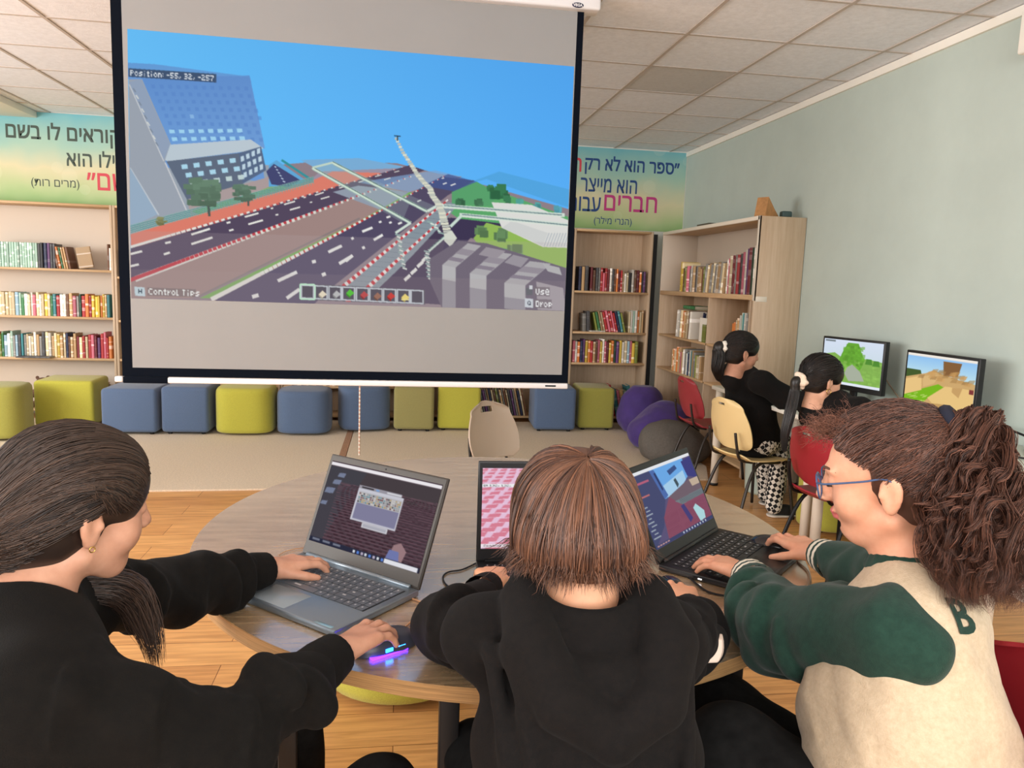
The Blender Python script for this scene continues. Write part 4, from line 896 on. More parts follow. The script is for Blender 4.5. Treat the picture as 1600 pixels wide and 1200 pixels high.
    def build(self, name, mats, parent=None, loc=(0, 0, 0), smooth=2, keep=True, origin=True):
        g = openvdb.FloatGrid(0.5); g.copyFromArray(self.d); pts, quads = g.convertToQuads(0.0)
        pts = pts.astype(np.float64) * self.v + self.lo; quads = quads[:, ::-1].astype(np.int64)
        # keep only the largest connected surface, so no stray specks remain
        if keep and len(pts):
            lab = np.arange(len(pts))
            for _ in range(200):
                m = lab[quads].min(1); new = lab.copy(); np.minimum.at(new, quads.ravel(), np.repeat(m, 4)); new = new[new]
                if (new == lab).all(): break
                lab = new
            big = np.bincount(lab).argmax(); kq = lab[quads[:, 0]] == big; quads = quads[kq]; used = np.unique(quads); mp = np.full(len(pts), -1); mp[used] = np.arange(len(used)); pts = pts[used]; quads = mp[quads]
        for _ in range(smooth):
            acc = np.zeros_like(pts); cnt = np.zeros(len(pts))
            for a, b in ((0, 1), (1, 2), (2, 3), (3, 0)):
                np.add.at(acc, quads[:, a], pts[quads[:, b]]); np.add.at(cnt, quads[:, a], 1)
            pts = pts * 0.5 + 0.5 * acc / np.maximum(cnt, 1)[:, None]
        return raw_mesh(name, pts - np.asarray(loc), quads, mats, parent, loc if parent is None else None)
def raw_mesh(name, pts, faces, mats, parent=None, loc=None, smooth=True):
    me = bpy.data.meshes.new(name); k = faces.shape[1]; n = len(faces)
    me.vertices.add(len(pts)); me.vertices.foreach_set('co', np.ascontiguousarray(pts, np.float32).ravel())
    me.loops.add(n * k); me.loops.foreach_set('vertex_index', faces.ravel().astype(np.int32))
    me.polygons.add(n); me.polygons.foreach_set('loop_start', np.arange(0, n * k, k, dtype=np.int32))
    me.polygons.foreach_set('use_smooth', np.full(n, smooth)); me.update(calc_edges=True); me.validate()
    for m in (mats if isinstance(mats, (list, tuple)) else [mats]): me.materials.append(m)
    o = bpy.data.objects.new(name, me); COL.objects.link(o)
    if loc is not None: o.location = loc
    if parent is not None: o.parent = parent
    return o
def nrm(v): v = np.asarray(v, float); return v / np.linalg.norm(v)
def frame(fwd, up):
    """columns: right, forward, up"""
    f = nrm(fwd); r = nrm(np.cross(f, up)); return np.stack([r, f, np.cross(r, f)], 1)

# ------------------------------------------------------------------ bean bags
def beanbag(c, r, m, label, seed, lumps, group=None):
    s = SDF((c[0] - r[0] * 1.6, c[1] - r[1] * 1.6, 0.0), (c[0] + r[0] * 1.6, c[1] + r[1] * 1.6, c[2] + r[2] * 1.5), 0.012)
    s.ell(c, r)
    for (dx, dy, dz, q) in lumps: s.ell((c[0] + dx, c[1] + dy, c[2] + dz), (q, q * 0.9, q * 0.75), k=0.12)
    s.ripple(0.012, 14, seed=seed); s.ripple(0.005, 38, seed=seed + 1)
    s.plane((0, 0, 0.018), (0, 0, -1))
    o = s.build('bean_bag', m, loc=(c[0], c[1], 0.015)); return tag(o, label, 'bean bag', group)
M_PURPLE = mat('purple_cloth', (76, 52, 132), rough=0.75, var=0.18, scale=6, sheen=0.2); M_GREYB = mat('grey_cloth', (104, 98, 92), rough=0.9, var=0.12, scale=60)
beanbag((2.45, 7.38, 0.17), (0.235, 0.30, 0.20), M_PURPLE, 'purple bean bag at the back, against the corner bookcases', 3, [(0.02, 0.0, 0.17, 0.20)], 'purple bean bags in the corner')
beanbag((2.385, 6.64, 0.15), (0.30, 0.26, 0.19), M_PURPLE, 'purple bean bag in front, beside the grey one', 5, [(0.08, 0.05, 0.14, 0.2)], 'purple bean bags in the corner')
beanbag((2.37, 6.14, 0.12), (0.30, 0.25, 0.17), M_GREYB, 'slumped dark grey bean bag behind the red chair', 8, [(-0.1, 0.0, 0.08, 0.22)])

def plush(x, label, m, seed):
    z = 0.1005; s = SDF((x - 0.16, 7.9, z - 0.02), (x + 0.16, 8.16, z + 0.36), 0.005); c = np.array([x, 8.02, z])
    s.ell(c + [0, 0, 0.10], (0.085, 0.07, 0.10)); s.ell(c + [0, -0.015, 0.235], (0.062, 0.056, 0.055), k=0.02)
    for q in (-1, 1): s.ell(c + [q * 0.05, 0, 0.285], (0.02, 0.014, 0.022), k=0.01); s.cap(c + [q * 0.07, -0.02, 0.15], c + [q * 0.10, -0.06, 0.09], 0.026, 0.022, 0.02); s.cap(c + [q * 0.05, -0.03, 0.04], c + [q * 0.07, -0.085, 0.03], 0.032, 0.028, 0.02)
    s.ell(c + [0, -0.062, 0.225], (0.024, 0.022, 0.018), k=0.012); s.ripple(0.004, 60, seed=seed); s.plane((0, 0, z), (0, 0, -1)); o = s.build('plush_toy', m, loc=(x, 8.02, z)); return tag(o, label, 'soft toy')
plush(-3.46, 'brown plush toy on the low shelf between the two leftmost lime ottomans', mat('brown_plush', (128, 96, 78), rough=1.0, var=0.3, scale=60), 71)
# ------------------------------------------------------------------ round table
TZ = 0.76
def round_table():
    cx, cy, rx, ry = 0.304, 2.154, 0.846, 0.905
    t = thing('round_table', (cx, cy, 0), 0, 'large round table with grey oak top and black legs, three laptops on it', 'table')
    top = bpy.data.materials.new('grey_oak_laminate'); top.use_nodes = True; nt = top.node_tree; N = nt.nodes; L = nt.links; b = N['Principled BSDF']
    tc = N.new('ShaderNodeTexCoord'); mp = N.new('ShaderNodeMapping'); mp.inputs['Scale'].default_value = (1.5, 14, 1); mp.inputs['Rotation'].default_value = (0, 0, -0.25); L.new(tc.outputs['Object'], mp.inputs['Vector'])
    n = N.new('ShaderNodeTexNoise'); n.inputs['Scale'].default_value = 2.6; n.inputs['Detail'].default_value = 7; n.inputs['Distortion'].default_value = 0.8; L.new(mp.outputs[0], n.inputs['Vector'])
    cr = N.new('ShaderNodeValToRGB'); cr.color_ramp.elements[0].position = 0.32; cr.color_ramp.elements[0].color = rgba((156, 128, 92)); cr.color_ramp.elements[1].position = 0.62; cr.color_ramp.elements[1].color = rgba((194, 166, 128))
    L.new(n.outputs['Fac'], cr.inputs[0]); L.new(cr.outputs[0], b.inputs['Base Color']); b.inputs['Roughness'].default_value = 0.27; b.inputs['IOR'].default_value = 2.2; b.inputs['Specular IOR Level'].default_value = 1.0; b.inputs['Coat Weight'].default_value = 1.0; b.inputs['Coat IOR'].default_value = 3.0; b.inputs['Coat Roughness'].default_value = 0.22
    edge = mat('plywood_edge', (188, 146, 96), rough=0.5, var=0.3, scale=3, stretch=(2, 2, 160))
    n_ = 128; mb = MB(); prof = [(1.0, -0.03), (1.0, -0.001), (0.9985, 0.0)]
    vs = []
    for f, z in prof:
        for k in range(n_): a = 2 * math.pi * k / n_; vs.append((rx * f * math.cos(a), ry * f * math.sin(a), TZ + z))
    mb.add(vs, [(i * n_ + j, i * n_ + (j + 1) % n_, (i + 1) * n_ + (j + 1) % n_, (i + 1) * n_ + j) for i in range(2) for j in range(n_)], 1, False)
    mb.add([vs[2 * n_ + k] for k in range(n_)], [tuple(range(n_))], 0); mb.add([vs[k] for k in range(n_)], [tuple(range(n_))[::-1]], 1)
    mb.build('tabletop', [top, edge], t)
    for (x, y) in ((0.105, 1.36), (-0.215, 1.52), (0.70, 1.42), (-0.33, 2.6), (0.95, 2.6)):
        MB().rbox((x - cx - 0.019, y - cy - 0.019, 0.0), (x - cx + 0.019, y - cy + 0.019, TZ - 0.03), 0.003).build('leg', M_BLACK, t)
    MB().rbox((-0.55, -0.02, 0.68), (0.55, 0.02, 0.729), 0.003).build('apron_bar', M_BLACK, t)
round_table()

# ------------------------------------------------------------------ laptops
M_LAP = mat('laptop_grey', (128, 140, 150), rough=0.30, metal=0.6); M_LID = mat('laptop_lid_grey', (54, 50, 46), rough=0.5); M_LAPB = mat('laptop_black', (26, 26, 28), rough=0.4); M_KEY = mat('key_black', (34, 35, 38), rough=0.42); M_KEYG = mat('key_grey', (92, 98, 106), rough=0.28)
M_PAD = mat('touchpad', (140, 152, 160), rough=0.22); M_LEGEND = mat('key_legend', (190, 192, 196), rough=0.6)
M_SCREENE = emis_attr('display_light', 1.0)
def key_mesh(m):
    mb = MB().rbox((-0.5, -0.5, 0), (0.5, 0.5, 0.0016), 0.0006, 0, seg=1, smooth=False); mb.box((-0.22, 0.02, 0.0016), (-0.02, 0.26, 0.00163), 1)
    o = mb.build('key', [m, M_LEGEND]); me = o.data; bpy.data.objects.remove(o); return me
def laptop(hl, rz, w, d, lidh, tilt, mbody, mkey, label, painter_corners, paint):
    """hl = left hinge corner on the table; the lid leans back by tilt"""
    Mz = Matrix.Rotation(rz, 4, 'Z'); c = Vector(hl) + Mz @ Vector((w / 2, -d / 2, 0))
    t = thing('laptop', c, rz, label, 'laptop', 'laptops on the round table'); h = 0.017
    base = MB().rbox((-w / 2, -d / 2, 0.0015), (w / 2, d / 2, h), 0.003, seg=2).build('base', mbody, t)
    well = MB().box((-w * 0.455, -d * 0.12, h), (w * 0.455, d * 0.40, h + 0.0003)).build('keyboard', M_LAPB, t)
    kme = key_mesh(mkey); rows = 6; kh = d * 0.52 / rows
    lay = [[1] * 17 + [1], [1] * 13 + [1.8] + [1] * 3, [1.5] + [1] * 12 + [1.3] + [1] * 3, [1.8] + [1] * 11 + [2.0] + [1] * 3, [2.2] + [1] * 10 + [2.6] + [1] * 3, [1.3, 1, 1, 1.2, 5.0, 1.2, 1, 1, 1, 1, 1, 1]]
    for r, row in enumerate(lay):
        tot = sum(row); x = -w * 0.45; y = d * 0.395 - (r + 0.5) * kh
        for k in row:
            kw = w * 0.90 * k / tot; o = bpy.data.objects.new('key', kme); COL.objects.link(o); o.parent = well
            o.location = (x + kw / 2, y, h + 0.0003); o.scale = (kw - 0.0028, kh - 0.0028, 1.0); x += kw
    MB().rbox((-w * 0.21, -d * 0.47, h - 0.0004), (w * 0.085, -d * 0.17, h + 0.0004), 0.0003, seg=1).build('touchpad', M_PAD if mbody is M_LAP else M_LAPB, t)
    MB().tube([(-w * 0.44, d / 2 - 0.004, h + 0.001), (w * 0.44, d / 2 - 0.004, h + 0.001)], 0.0065, 10).build('hinge', mbody, t)
    ML = Matrix.Translation((0, d / 2, h - 0.002)) @ Matrix.Rotation(-tilt, 4, 'X')
    lid = MB().rbox((-w / 2, -0.002, 0.0), (w / 2, 0.006, lidh), 0.0025, 0, ML, seg=2).build('lid', M_LID if mbody is M_LAP else mbody, t)
    MB().box((-w / 2 + 0.004, -0.0028, 0.006), (w / 2 - 0.004, -0.0021, lidh - 0.004), 0, ML).build('bezel', M_LID if mbody is M_LAP else M_LAPB, lid)
    MB().lathe([(0.0, 0), (0.002, 0), (0.002, 0.0005)], (0, 0, 0), 10, 0, True, ML @ Matrix.Translation((0, -0.003, lidh - 0.010)) @ Matrix.Rotation(math.pi / 2, 4, 'X')).build('webcam', M_LAPB, lid)
    x0, x1, z0, z1 = -w / 2 + 0.011, w / 2 - 0.011, lidh * 0.135, lidh - 0.017
    cs = [np.array(ML @ Vector(p)) for p in ((x0, -0.0034, z1), (x1, -0.0034, z1), (x1, -0.0034, z0), (x0, -0.0034, z0))]
    display('display', cs, paint, 170, 110, M_SCREENE, lid, uvspace=True)
    return t
def P01(bg): return Painter(0, 0, 1, 1, 300, bg)
def R4(x0, y0, x1, y1): return [(x0, y0), (x1, y0), (x1, y1), (x0, y1)]
def paint_lap1():
    P = P01((74, 58, 66))
    P.poly(R4(0, 0.06, 1, 0.30), (70, 62, 66)); P.poly([(0, 0.06), (0.35, 0.06), (0.10, 1), (0, 1)], (66, 66, 74), 0.8)
    # dark brown brick paving in perspective
    for k in range(26):
        y = 0.24 + 0.72 * (k / 26) ** 1.5; P.line((0.12, y), (1, y - 0.02), 0.004 + 0.006 * k / 26, (104, 78, 88))
        for j in range(-6, 26):
            s = 0.5 + 0.9 * k / 26; x = 0.62 + (j - 9) * 0.058 * s + (k % 2) * 0.029 * s
            if x > 0.14: P.poly(R4(x, y + .004, x + 0.034 * s, y + 0.006 + 0.011 * s), (58, 38, 46), 0.85)
    P.poly(R4(0, 0.015, 1, 0.052), (232, 228, 232))
    for (x, y, q) in ((0.10, 0.13, 0.9), (0.07, 0.22, 1.0), (0.02, 0.33, 1.2), (0.01, 0.50, 0.8)): P.poly([(x, y), (x + 0.07 * q, y - 0.01), (x + 0.06 * q, y + 0.05 * q), (x - 0.01, y + 0.055 * q)], (116, 124, 148))
    P.poly(R4(0.315, 0.215, 0.70, 0.30), (150, 146, 156)); P.poly(R4(0.315, 0.25, 0.725, 0.63), (196, 196, 206)); P.poly(R4(0.33, 0.42, 0.715, 0.61), (126, 124, 152)); P.poly(R4(0.33, 0.285, 0.715, 0.42), (176, 174, 178))
    g = np.random.default_rng(2)
    for r in range(5):
        for k in range(22): P.poly(R4(0.335 + k * 0.0172, 0.30 + r * 0.024, 0.335 + k * 0.0172 + 0.013, 0.30 + r * 0.024 + 0.017), [(60, 60, 66), (200, 196, 190), (150, 150, 150), (176, 150, 100), (96, 140, 150), (110, 70, 70)][g.integers(6)])
    for (a, b, c_) in ((0.34, 0.45, (60, 56, 60)), (0.57, 0.70, (206, 206, 212)), (0.47, 0.50, (120, 160, 210))): P.poly(R4(a, 0.222, b, 0.245), c_)
    P.poly(R4(0.43, 0.635, 0.66, 0.69), (206, 206, 212)); P.poly(R4(0.44, 0.645, 0.65, 0.68), (170, 170, 180))
    P.poly([(0.72, 0.96), (0.745, 0.78), (0.80, 0.74), (0.86, 0.82), (0.84, 0.96)], (150, 120, 124)); P.poly([(0.70, 0.96), (0.72, 0.84), (0.80, 0.84), (0.82, 0.96)], (110, 118, 168))
    P.poly(R4(0, 0.945, 1, 1), (42, 44, 62)); P.poly(R4(0.70, 0.95, 0.985, 1), (222, 222, 228))
    for k in range(8): P.poly(R4(0.42 + k * 0.036, 0.957, 0.44 + k * 0.036, 0.99), [(210, 214, 220), (90, 130, 210), (180, 170, 190)][k % 3])
    for k in range(3): P.poly(R4(0.03 + k * 0.10, 0.955, 0.10 + k * 0.10, 0.972), (120, 124, 140))
    P.blur(1); return P
def paint_lap2():
    P = P01((226, 190, 214))
    for k in range(21):
        y = -0.05 + 1.1 * (k / 21) ** 1.2; s = 0.6 + 1.2 * k / 21
        for j in range(-2, 24):
            x = -0.2 + j * 0.095 * s + (k % 2) * 0.047 * s - 0.10 * k / 21
            P.poly([(x, y), (x + 0.066 * s, y - 0.014), (x + 0.052 * s, y + 0.026 * s + .004), (x - 0.014 * s, y + 0.030 * s + .006)], (212, 126, 146)); P.line((x - .01, y + .034 * s), (x + .06 * s, y + .03 * s), 0.004 * s, (240, 214, 232))
    P.poly(R4(0.33, 0.0, 0.48, 0.07), (240, 180, 50)); P.poly(R4(0, 0.195, 0.34, 0.235), (236, 236, 238)); P.text('B: 132, 132, -1001', (0.01, 0.203), (0.0042, 0), (0, 0.005), (50, 50, 54))
    P.poly(R4(0, 0.945, 0.24, 0.985), (236, 226, 232)); P.text('Control Tips', (0.02, 0.952), (0.0042, 0), (0, 0.005), (80, 60, 70))
    P.blur(1); return P
def paint_lap3():
    P = P01((92, 84, 118))
    P.poly(R4(0, 0, 1, 0.045), (226, 228, 232)); P.poly([(0.28, 0.045), (0.86, 0.045), (0.86, 0.30), (0.62, 0.44), (0.36, 0.47)], (108, 166, 226)); P.poly([(0.4, 0.3), (0.8, 0.2), (0.8, 0.34), (0.62, 0.44), (0.42, 0.46)], (164, 202, 230))
    P.poly([(0.28, 0.045), (0.36, 0.047), (0.44, 0.44), (0.36, 0.47)], (80, 108, 168)); P.poly([(0, 0.045), (0.29, 0.045), (0.37, 0.48), (0.22, 0.78), (0, 1)], (72, 76, 110))
    P.poly([(0.34, 0.10), (0.37, 0.09), (0.40, 0.34), (0.38, 0.35)], (52, 64, 104)); P.poly([(0.55, 0.13), (0.70, 0.09), (0.72, 0.15), (0.57, 0.20)], (62, 82, 130)); P.poly([(0.82, 0.08), (1, 0.05), (1, 0.38), (0.84, 0.30)], (66, 66, 124))
    P.poly([(0.60, 0.28), (0.64, 0.26), (0.66, 0.36), (0.62, 0.40)], (70, 84, 92)); P.poly([(0.44, 0.46), (0.86, 0.34), (1, 0.40), (1, 0.62), (0.44, 0.62)], (112, 96, 106)); P.poly([(0.84, 0.36), (1, 0.36), (1, 0.46), (0.86, 0.46)], (190, 170, 150))
    P.poly([(0.22, 0.95), (0.26, 0.68), (0.44, 0.46), (0.56, 0.60), (1, 0.62), (1, 0.95)], (134, 78, 98)); P.poly([(0.50, 0.55), (1, 0.54), (1, 0.62), (0.60, 0.63)], (116, 124, 130))
    for k in range(28): P.line((0.58 + k * 0.015, 0.55), (0.585 + k * 0.015, 0.62), 0.004, (76, 84, 92))
    for k in range(18): P.line((0.24, 0.68 + k * 0.016), (1, 0.66 + k * 0.018), 0.003, (116, 62, 84), 0.7)
    P.poly([(0.56, 0.64), (0.62, 0.63), (0.68, 0.86), (0.62, 0.90)], (72, 66, 118)); P.poly([(0.74, 0.74), (0.80, 0.70), (0.90, 0.84), (0.88, 0.94), (0.78, 0.95)], (170, 210, 216))
    for k in range(9): P.poly(R4(0.02 + (k % 2) * 0.03, 0.46 + k * 0.05, 0.09 + (k % 3) * 0.02, 0.475 + k * 0.05), (166, 176, 186))
    P.poly(R4(0.05, 0.14, 0.24, 0.17), (176, 96, 120)); P.poly(R4(0.04, 0.32, 0.18, 0.345), (186, 110, 110)); P.poly(R4(0.0, 0.20, 0.06, 0.22), (180, 190, 200))
    P.poly(R4(0, 0.95, 1, 1), (66, 70, 104))
    for k in range(9): P.poly(R4(0.45 + k * 0.05, 0.96, 0.47 + k * 0.05, 0.985), (190, 200, 214))
    for k in range(5): P.poly(R4(0.03 + k * 0.04, 0.962, 0.06 + k * 0.04, 0.98), (196, 150, 150))
    P.blur(1); return P
LAP1 = laptop((-0.236, 1.928, TZ), math.radians(-41.7), 0.388, 0.26, 0.262, math.radians(23), M_LAP, M_KEYG, 'dark grey laptop at the left of the round table, brown brick scene on its screen', None, paint_lap1())
LAP2 = laptop((0.201, 1.842, TZ), math.radians(-2.0), 0.375, 0.25, 0.258, math.radians(3), M_LAPB, M_KEY, 'black laptop in front of the red-brown haired child, pink brick scene on its screen', None, paint_lap2())
LAP3 = laptop((0.666, 1.795, TZ), math.radians(44.8), 0.396, 0.255, 0.256, math.radians(27), M_LAPB, M_KEY, 'black laptop before the curly haired girl, blue sky and red path on screen', None, paint_lap3())
# light strip sticker on the first laptop's palm rest corner, white power light on the third
MB().rbox((0.388 / 2 - 0.062, -0.128, 0.0171), (0.388 / 2 - 0.012, -0.118, 0.0174), 0.0001, seg=1).build('sticker', mat('silver_blue_sticker', (150, 190, 206), rough=0.25, metal=0.4), LAP1)
MB().rbox((-0.199, 0.01, 0.006), (-0.1978, 0.02, 0.009), 0.0003, seg=1).build('power_light', mat('white_led', (255, 255, 255), emit=(255, 255, 255), estr=2.5), LAP3)

# ------------------------------------------------------------------ mice and cables
def mouse(loc, rz, mbody, label, lit=False):
    t = thing('computer_mouse', loc, rz, label, 'computer mouse')
    s = SDF((-0.045, -0.07, -0.005), (0.045, 0.07, 0.05), 0.0016)
    s.ell((0, -0.008, 0.004), (0.033, 0.060, 0.036)); s.ell((0, 0.03, 0.004), (0.031, 0.036, 0.026), k=0.02); s.plane((0, 0, 0.001), (0, 0, -1))
    s.build('shell', mbody, t, smooth=1)
    MB().lathe([(0.0, -0.003), (0.010, -0.003), (0.011, 0.0), (0.010, 0.003), (0.0, 0.003)], (0, 0, 0), 20, 0, True, Matrix.Translation((0, 0.040, 0.022)) @ Matrix.Rotation(math.pi / 2, 4, 'Y')).build('scroll_wheel', M_LAPB, t)
    if lit:
        g = mat('mouse_led', (60, 150, 255), emit=(40, 130, 255), estr=6.0); v = mat('mouse_led_violet', (90, 40, 255), emit=(62, 22, 255), estr=14.0)
        for (x, y, z) in ((0.0325, -0.012, 0.012), (0.0315, 0.016, 0.011)): MB().rbox((x - 0.001, y - 0.008, z - 0.0035), (x + 0.0018, y + 0.008, z + 0.0035), 0.0008).build('led_strip', g, t)
        MB().rbox((-0.0335, -0.05, 0.001), (0.0345, 0.03, 0.005), 0.0015).build('underglow_strip', v, t)
    return t
MOUSE_L = mouse(tuple(at_z(603, 1012, TZ)), math.radians(-58), mat('mouse_grey', (60, 62, 74), rough=0.35), 'grey mouse with glowing blue lights under the hand of the girl in black', True)
MOUSE_R = mouse(tuple(at_z(1206, 858, TZ)), math.radians(52), mat('mouse_black', (16, 18, 24), rough=0.2, coat=0.5), 'glossy black mouse under the hand of the curly haired girl')
MOUSE_M = mouse(tuple(at_z(1052, 930, TZ)), math.radians(5), mat('mouse_black', (16, 18, 24)), 'black mouse mostly covered by the right hand of the middle child')
def cable(name, pts, r, m, label):
    o = MB().tube(bez(pts, 40), r, 8).build(name, m, loc=tuple(pts[0])); return tag(o, label, 'cable')
def Z(x, y, h=0.003): return at_z(x, y, TZ + h)
M_CAB = mat('black_cable', (18, 18, 20), rough=0.5); M_CABO = mat('copper_cable', (196, 150, 110), rough=0.5); M_CABG = mat('grey_cable', (150, 130, 110), rough=0.5)
cable('cable', [Z(744, 880), Z(722, 890), Z(700, 894), Z(692, 903), Z(700, 916), Z(722, 921), Z(744, 922)], 0.0022, M_CAB, 'black cable looping out left of the black laptop in the middle')
cable('cable', [Z(640, 934), Z(662, 942), Z(690, 953), Z(672, 960), Z(648, 968), Z(630, 982, 0.01)], 0.0019, M_CABO, 'tan mouse cable bent between the left laptop and the lit mouse')
cable('cable', [Z(1078, 903, 0.006), Z(1088, 912), Z(1105, 924), Z(1128, 930), Z(1150, 932)], 0.0026, M_CAB, 'black cable plugged into the near edge of the right laptop')
cable('cable', [Z(986, 902), Z(1000, 910), Z(1020, 915), Z(1040, 922)], 0.0019, M_CAB, 'short black mouse cable beside the right hand of the middle child')
cable('cable', [Z(1246, 878), Z(1262, 893), Z(1264, 910), Z(1258, 925), Z(1246, 936)], 0.0028, M_CABG, 'grey mouse cable curling over the right rim of the round table')
cable('cable', [Z(435, 868), Z(445, 862), Z(460, 858), Z(474, 856)], 0.0012, M_CABO, 'thin tan cable behind the left laptop hinge')

# ------------------------------------------------------------------ computer desks, monitors, power strip
M_DESK = mat('pale_mint_desktop', (206, 210, 196), rough=0.35); M_DESKE = mat('white_desk_edge', (226, 222, 210), rough=0.4)
def desk(y0, y1, label):
    x0, x1 = 2.345, XR - 0.004; t = thing('computer_desk', ((x0 + x1) / 2, (y0 + y1) / 2, 0), 0, label, 'desk', 'white computer desks along the mint wall'); hx, hy = (x1 - x0) / 2, (y1 - y0) / 2
    MB().rbox((-hx, -hy, 0.735), (hx, hy, 0.76), 0.003, seg=2).build('desktop', M_DESK, t)
    MB().rbox((-hx - 0.002, -hy, 0.733), (-hx, hy, 0.758), 0.0008, seg=1).build('edge_band', M_DESKE, t)
    for sx in (-1, 1):
        for sy in (-1, 1):
            l = MB().lathe([(0.03, 0.02), (0.03, 0.735)], (sx * (hx - 0.045), sy * (hy - 0.05), 0), 20).build('leg', M_WHITE, t)
            MB().lathe([(0.032, 0.0), (0.033, 0.018), (0.03, 0.02)], (sx * (hx - 0.045), sy * (hy - 0.05), 0), 20).build('foot', M_BLACK, l)
desk(4.0, 5.42, 'white computer desk at the far end, against the corner bookcase'); desk(2.60, 3.985, 'white computer desk nearer the photographer, carrying the monitor with the sandy scene')
def paint_mon1():
    P = P01((206, 218, 238)); P.poly(R4(0, 0.0, 1, 1), lambda gx, gy: np.stack([214 - 20 * gy, 224 - 8 * gy, 242 - 26 * gy], -1))
    P.poly([(0, 0.36), (0.2, 0.30), (0.34, 0.40), (0.6, 0.42), (0.75, 0.36), (1, 0.40), (1, 1), (0, 1)], (132, 178, 84)); P.poly([(0.36, 0.2), (0.42, 0.05), (0.60, 0.05), (0.66, 0.25), (0.72, 0.40), (0.66, 0.62), (0.40, 0.66), (0.28, 0.5), (0.33, 0.3)], (104, 166, 56))
    g = np.random.default_rng(3)
    for k in range(150): x, y = g.uniform(0, 1), g.uniform(0.42, 0.98); P.poly(R4(x, y, x + 0.06, y + 0.05), tuple(np.array((142, 188, 90)) * g.uniform(0.88, 1.12)), 0.5)
    for k in range(60): x, y = g.uniform(0.33, 0.68), g.uniform(0.08, 0.6); P.poly(R4(x, y, x + 0.05, y + 0.06), tuple(np.array((104, 166, 56)) * g.uniform(0.85, 1.15)), 0.6)
    for (x, y) in ((0.78, 0.36), (0.90, 0.38)): P.poly([(x - .05, y + .12), (x - .03, y), (x + .05, y), (x + .07, y + .12)], (84, 140, 56))
    P.poly([(0.44, 0.60), (0.52, 0.52), (0.66, 0.66), (0.74, 0.86), (0.48, 0.90), (0.40, 0.74)], (168, 176, 158)); P.poly(R4(0, 0.945, 1, 1), (226, 232, 244)); P.poly(R4(0.02, 0.02, 0.20, 0.06), (120, 130, 136)); P.blur(1); return P
def paint_mon2():
    P = P01((150, 196, 232)); P.poly(R4(0, 0, 1, 0.45), lambda gx, gy: np.stack([140 + 130 * gy, 190 + 90 * gy, 240 - 10 * gy], -1)); P.poly(R4(0, 0, 1, 0.045), (240, 232, 222))
    P.poly([(0, 0.30), (0.22, 0.30), (0.25, 0.42), (0, 0.50)], (70, 92, 48)); P.poly([(0, 0.46), (0.30, 0.34), (0.42, 0.26), (0.56, 0.32), (0.74, 0.36), (1, 0.40), (1, 1), (0, 1)], (206, 168, 112)); P.poly([(0.54, 0.08), (0.80, 0.08), (0.76, 0.32), (0.56, 0.34)], (134, 96, 60))
    P.poly([(0.0, 0.78), (0.36, 0.58), (0.50, 0.50), (0.60, 0.55), (0.42, 0.72), (0.30, 0.88), (0.10, 0.95), (0, 0.95)], (122, 182, 36)); P.poly([(0, 0.50), (0.24, 0.40), (0.26, 0.66), (0, 0.80)], (232, 196, 132)); P.poly([(0.26, 0.40), (0.5, 0.34), (0.44, 0.5), (0.28, 0.6)], (218, 182, 124))
    P.poly([(0.36, 0.78), (0.60, 0.52), (1, 0.50), (1, 1), (0.56, 1)], (232, 196, 130)); P.poly([(0.70, 0.52), (0.84, 0.50), (0.80, 0.68), (0.70, 0.60)], (200, 160, 104)); P.poly([(0.30, 0.88), (0.62, 0.84), (0.72, 1), (0.34, 0.97)], (196, 156, 98))
    g = np.random.default_rng(5)
    for k in range(26): x = g.uniform(0.20, 0.92); y = g.uniform(0.24, 0.40); P.poly([(x, y), (x + 0.08, y - 0.02), (x + 0.06, y + 0.05), (x - 0.03, y + 0.06)], tuple(np.array((190, 146, 90)) * g.uniform(0.8, 1.15)), 0.6)
    for k in range(14): x = g.uniform(0.05, 0.3); y = g.uniform(0.74, 0.9); P.line((x, y), (x + .06, y - .03), 0.012, (186, 214, 110))
    P.poly(R4(0, 0.955, 1, 1), (244, 214, 196)); P.poly(R4(0.93, 0.5, 0.99, 0.58), (130, 60, 60)); P.blur(1); return P
def monitor(TL, TR, zt, h, base_z, label, paint):
    TL = Vector(TL); TR = Vector(TR); u = TR - TL; w = u.length; rz = math.atan2(u.y, u.x); c = (TL + TR) / 2
    t = thing('monitor', (c.x, c.y, base_z), rz, label, 'monitor', 'monitors on the computer desks'); z1 = zt - base_z; z0 = z1 - h
    sh = MB().rbox((-w / 2, -0.006, z0), (w / 2, 0.03, z1), 0.004, seg=2).build('housing', M_LAPB, t)
    cs = [np.array(p) for p in ((-w / 2 + 0.014, -0.0068, z1 - 0.014), (w / 2 - 0.014, -0.0068, z1 - 0.014), (w / 2 - 0.014, -0.0068, z0 + 0.034), (-w / 2 + 0.014, -0.0068, z0 + 0.034))]
    display('display', cs, paint, 150, 96, M_SCREENE, sh, uvspace=True)
    MB().rbox((-0.025, 0.028, 0.012), (0.025, 0.048, z1 - h * 0.5), 0.004).build('stand_neck', M_LAPB, t)
    MB().lathe([(0.0, 0.0), (0.115, 0.0), (0.118, 0.006), (0.10, 0.012), (0.0, 0.014)], (0, 0.03, 0), 32).build('stand_base', M_LAPB, t)
    return t
_a, _b = at_d(1386, 534, 4.62), at_d(1288, 525, 5.08)
monitor((_b[0], _b[1], 0), (_a[0], _a[1], 0), (_a[2] + _b[2]) / 2, 0.335, TZ, 'black monitor with a green leafy scene, in front of the girl with hoop earring', paint_mon1())
_a, _b = at_d(1534, 561, 3.80), at_d(1419, 546, 4.30)
monitor((_b[0], _b[1], 0), (_a[0], _a[1], 0), (_a[2] + _b[2]) / 2, 0.345, TZ, 'black monitor with a sandy yellow scene, nearest on the desk by the mint wall', paint_mon2())
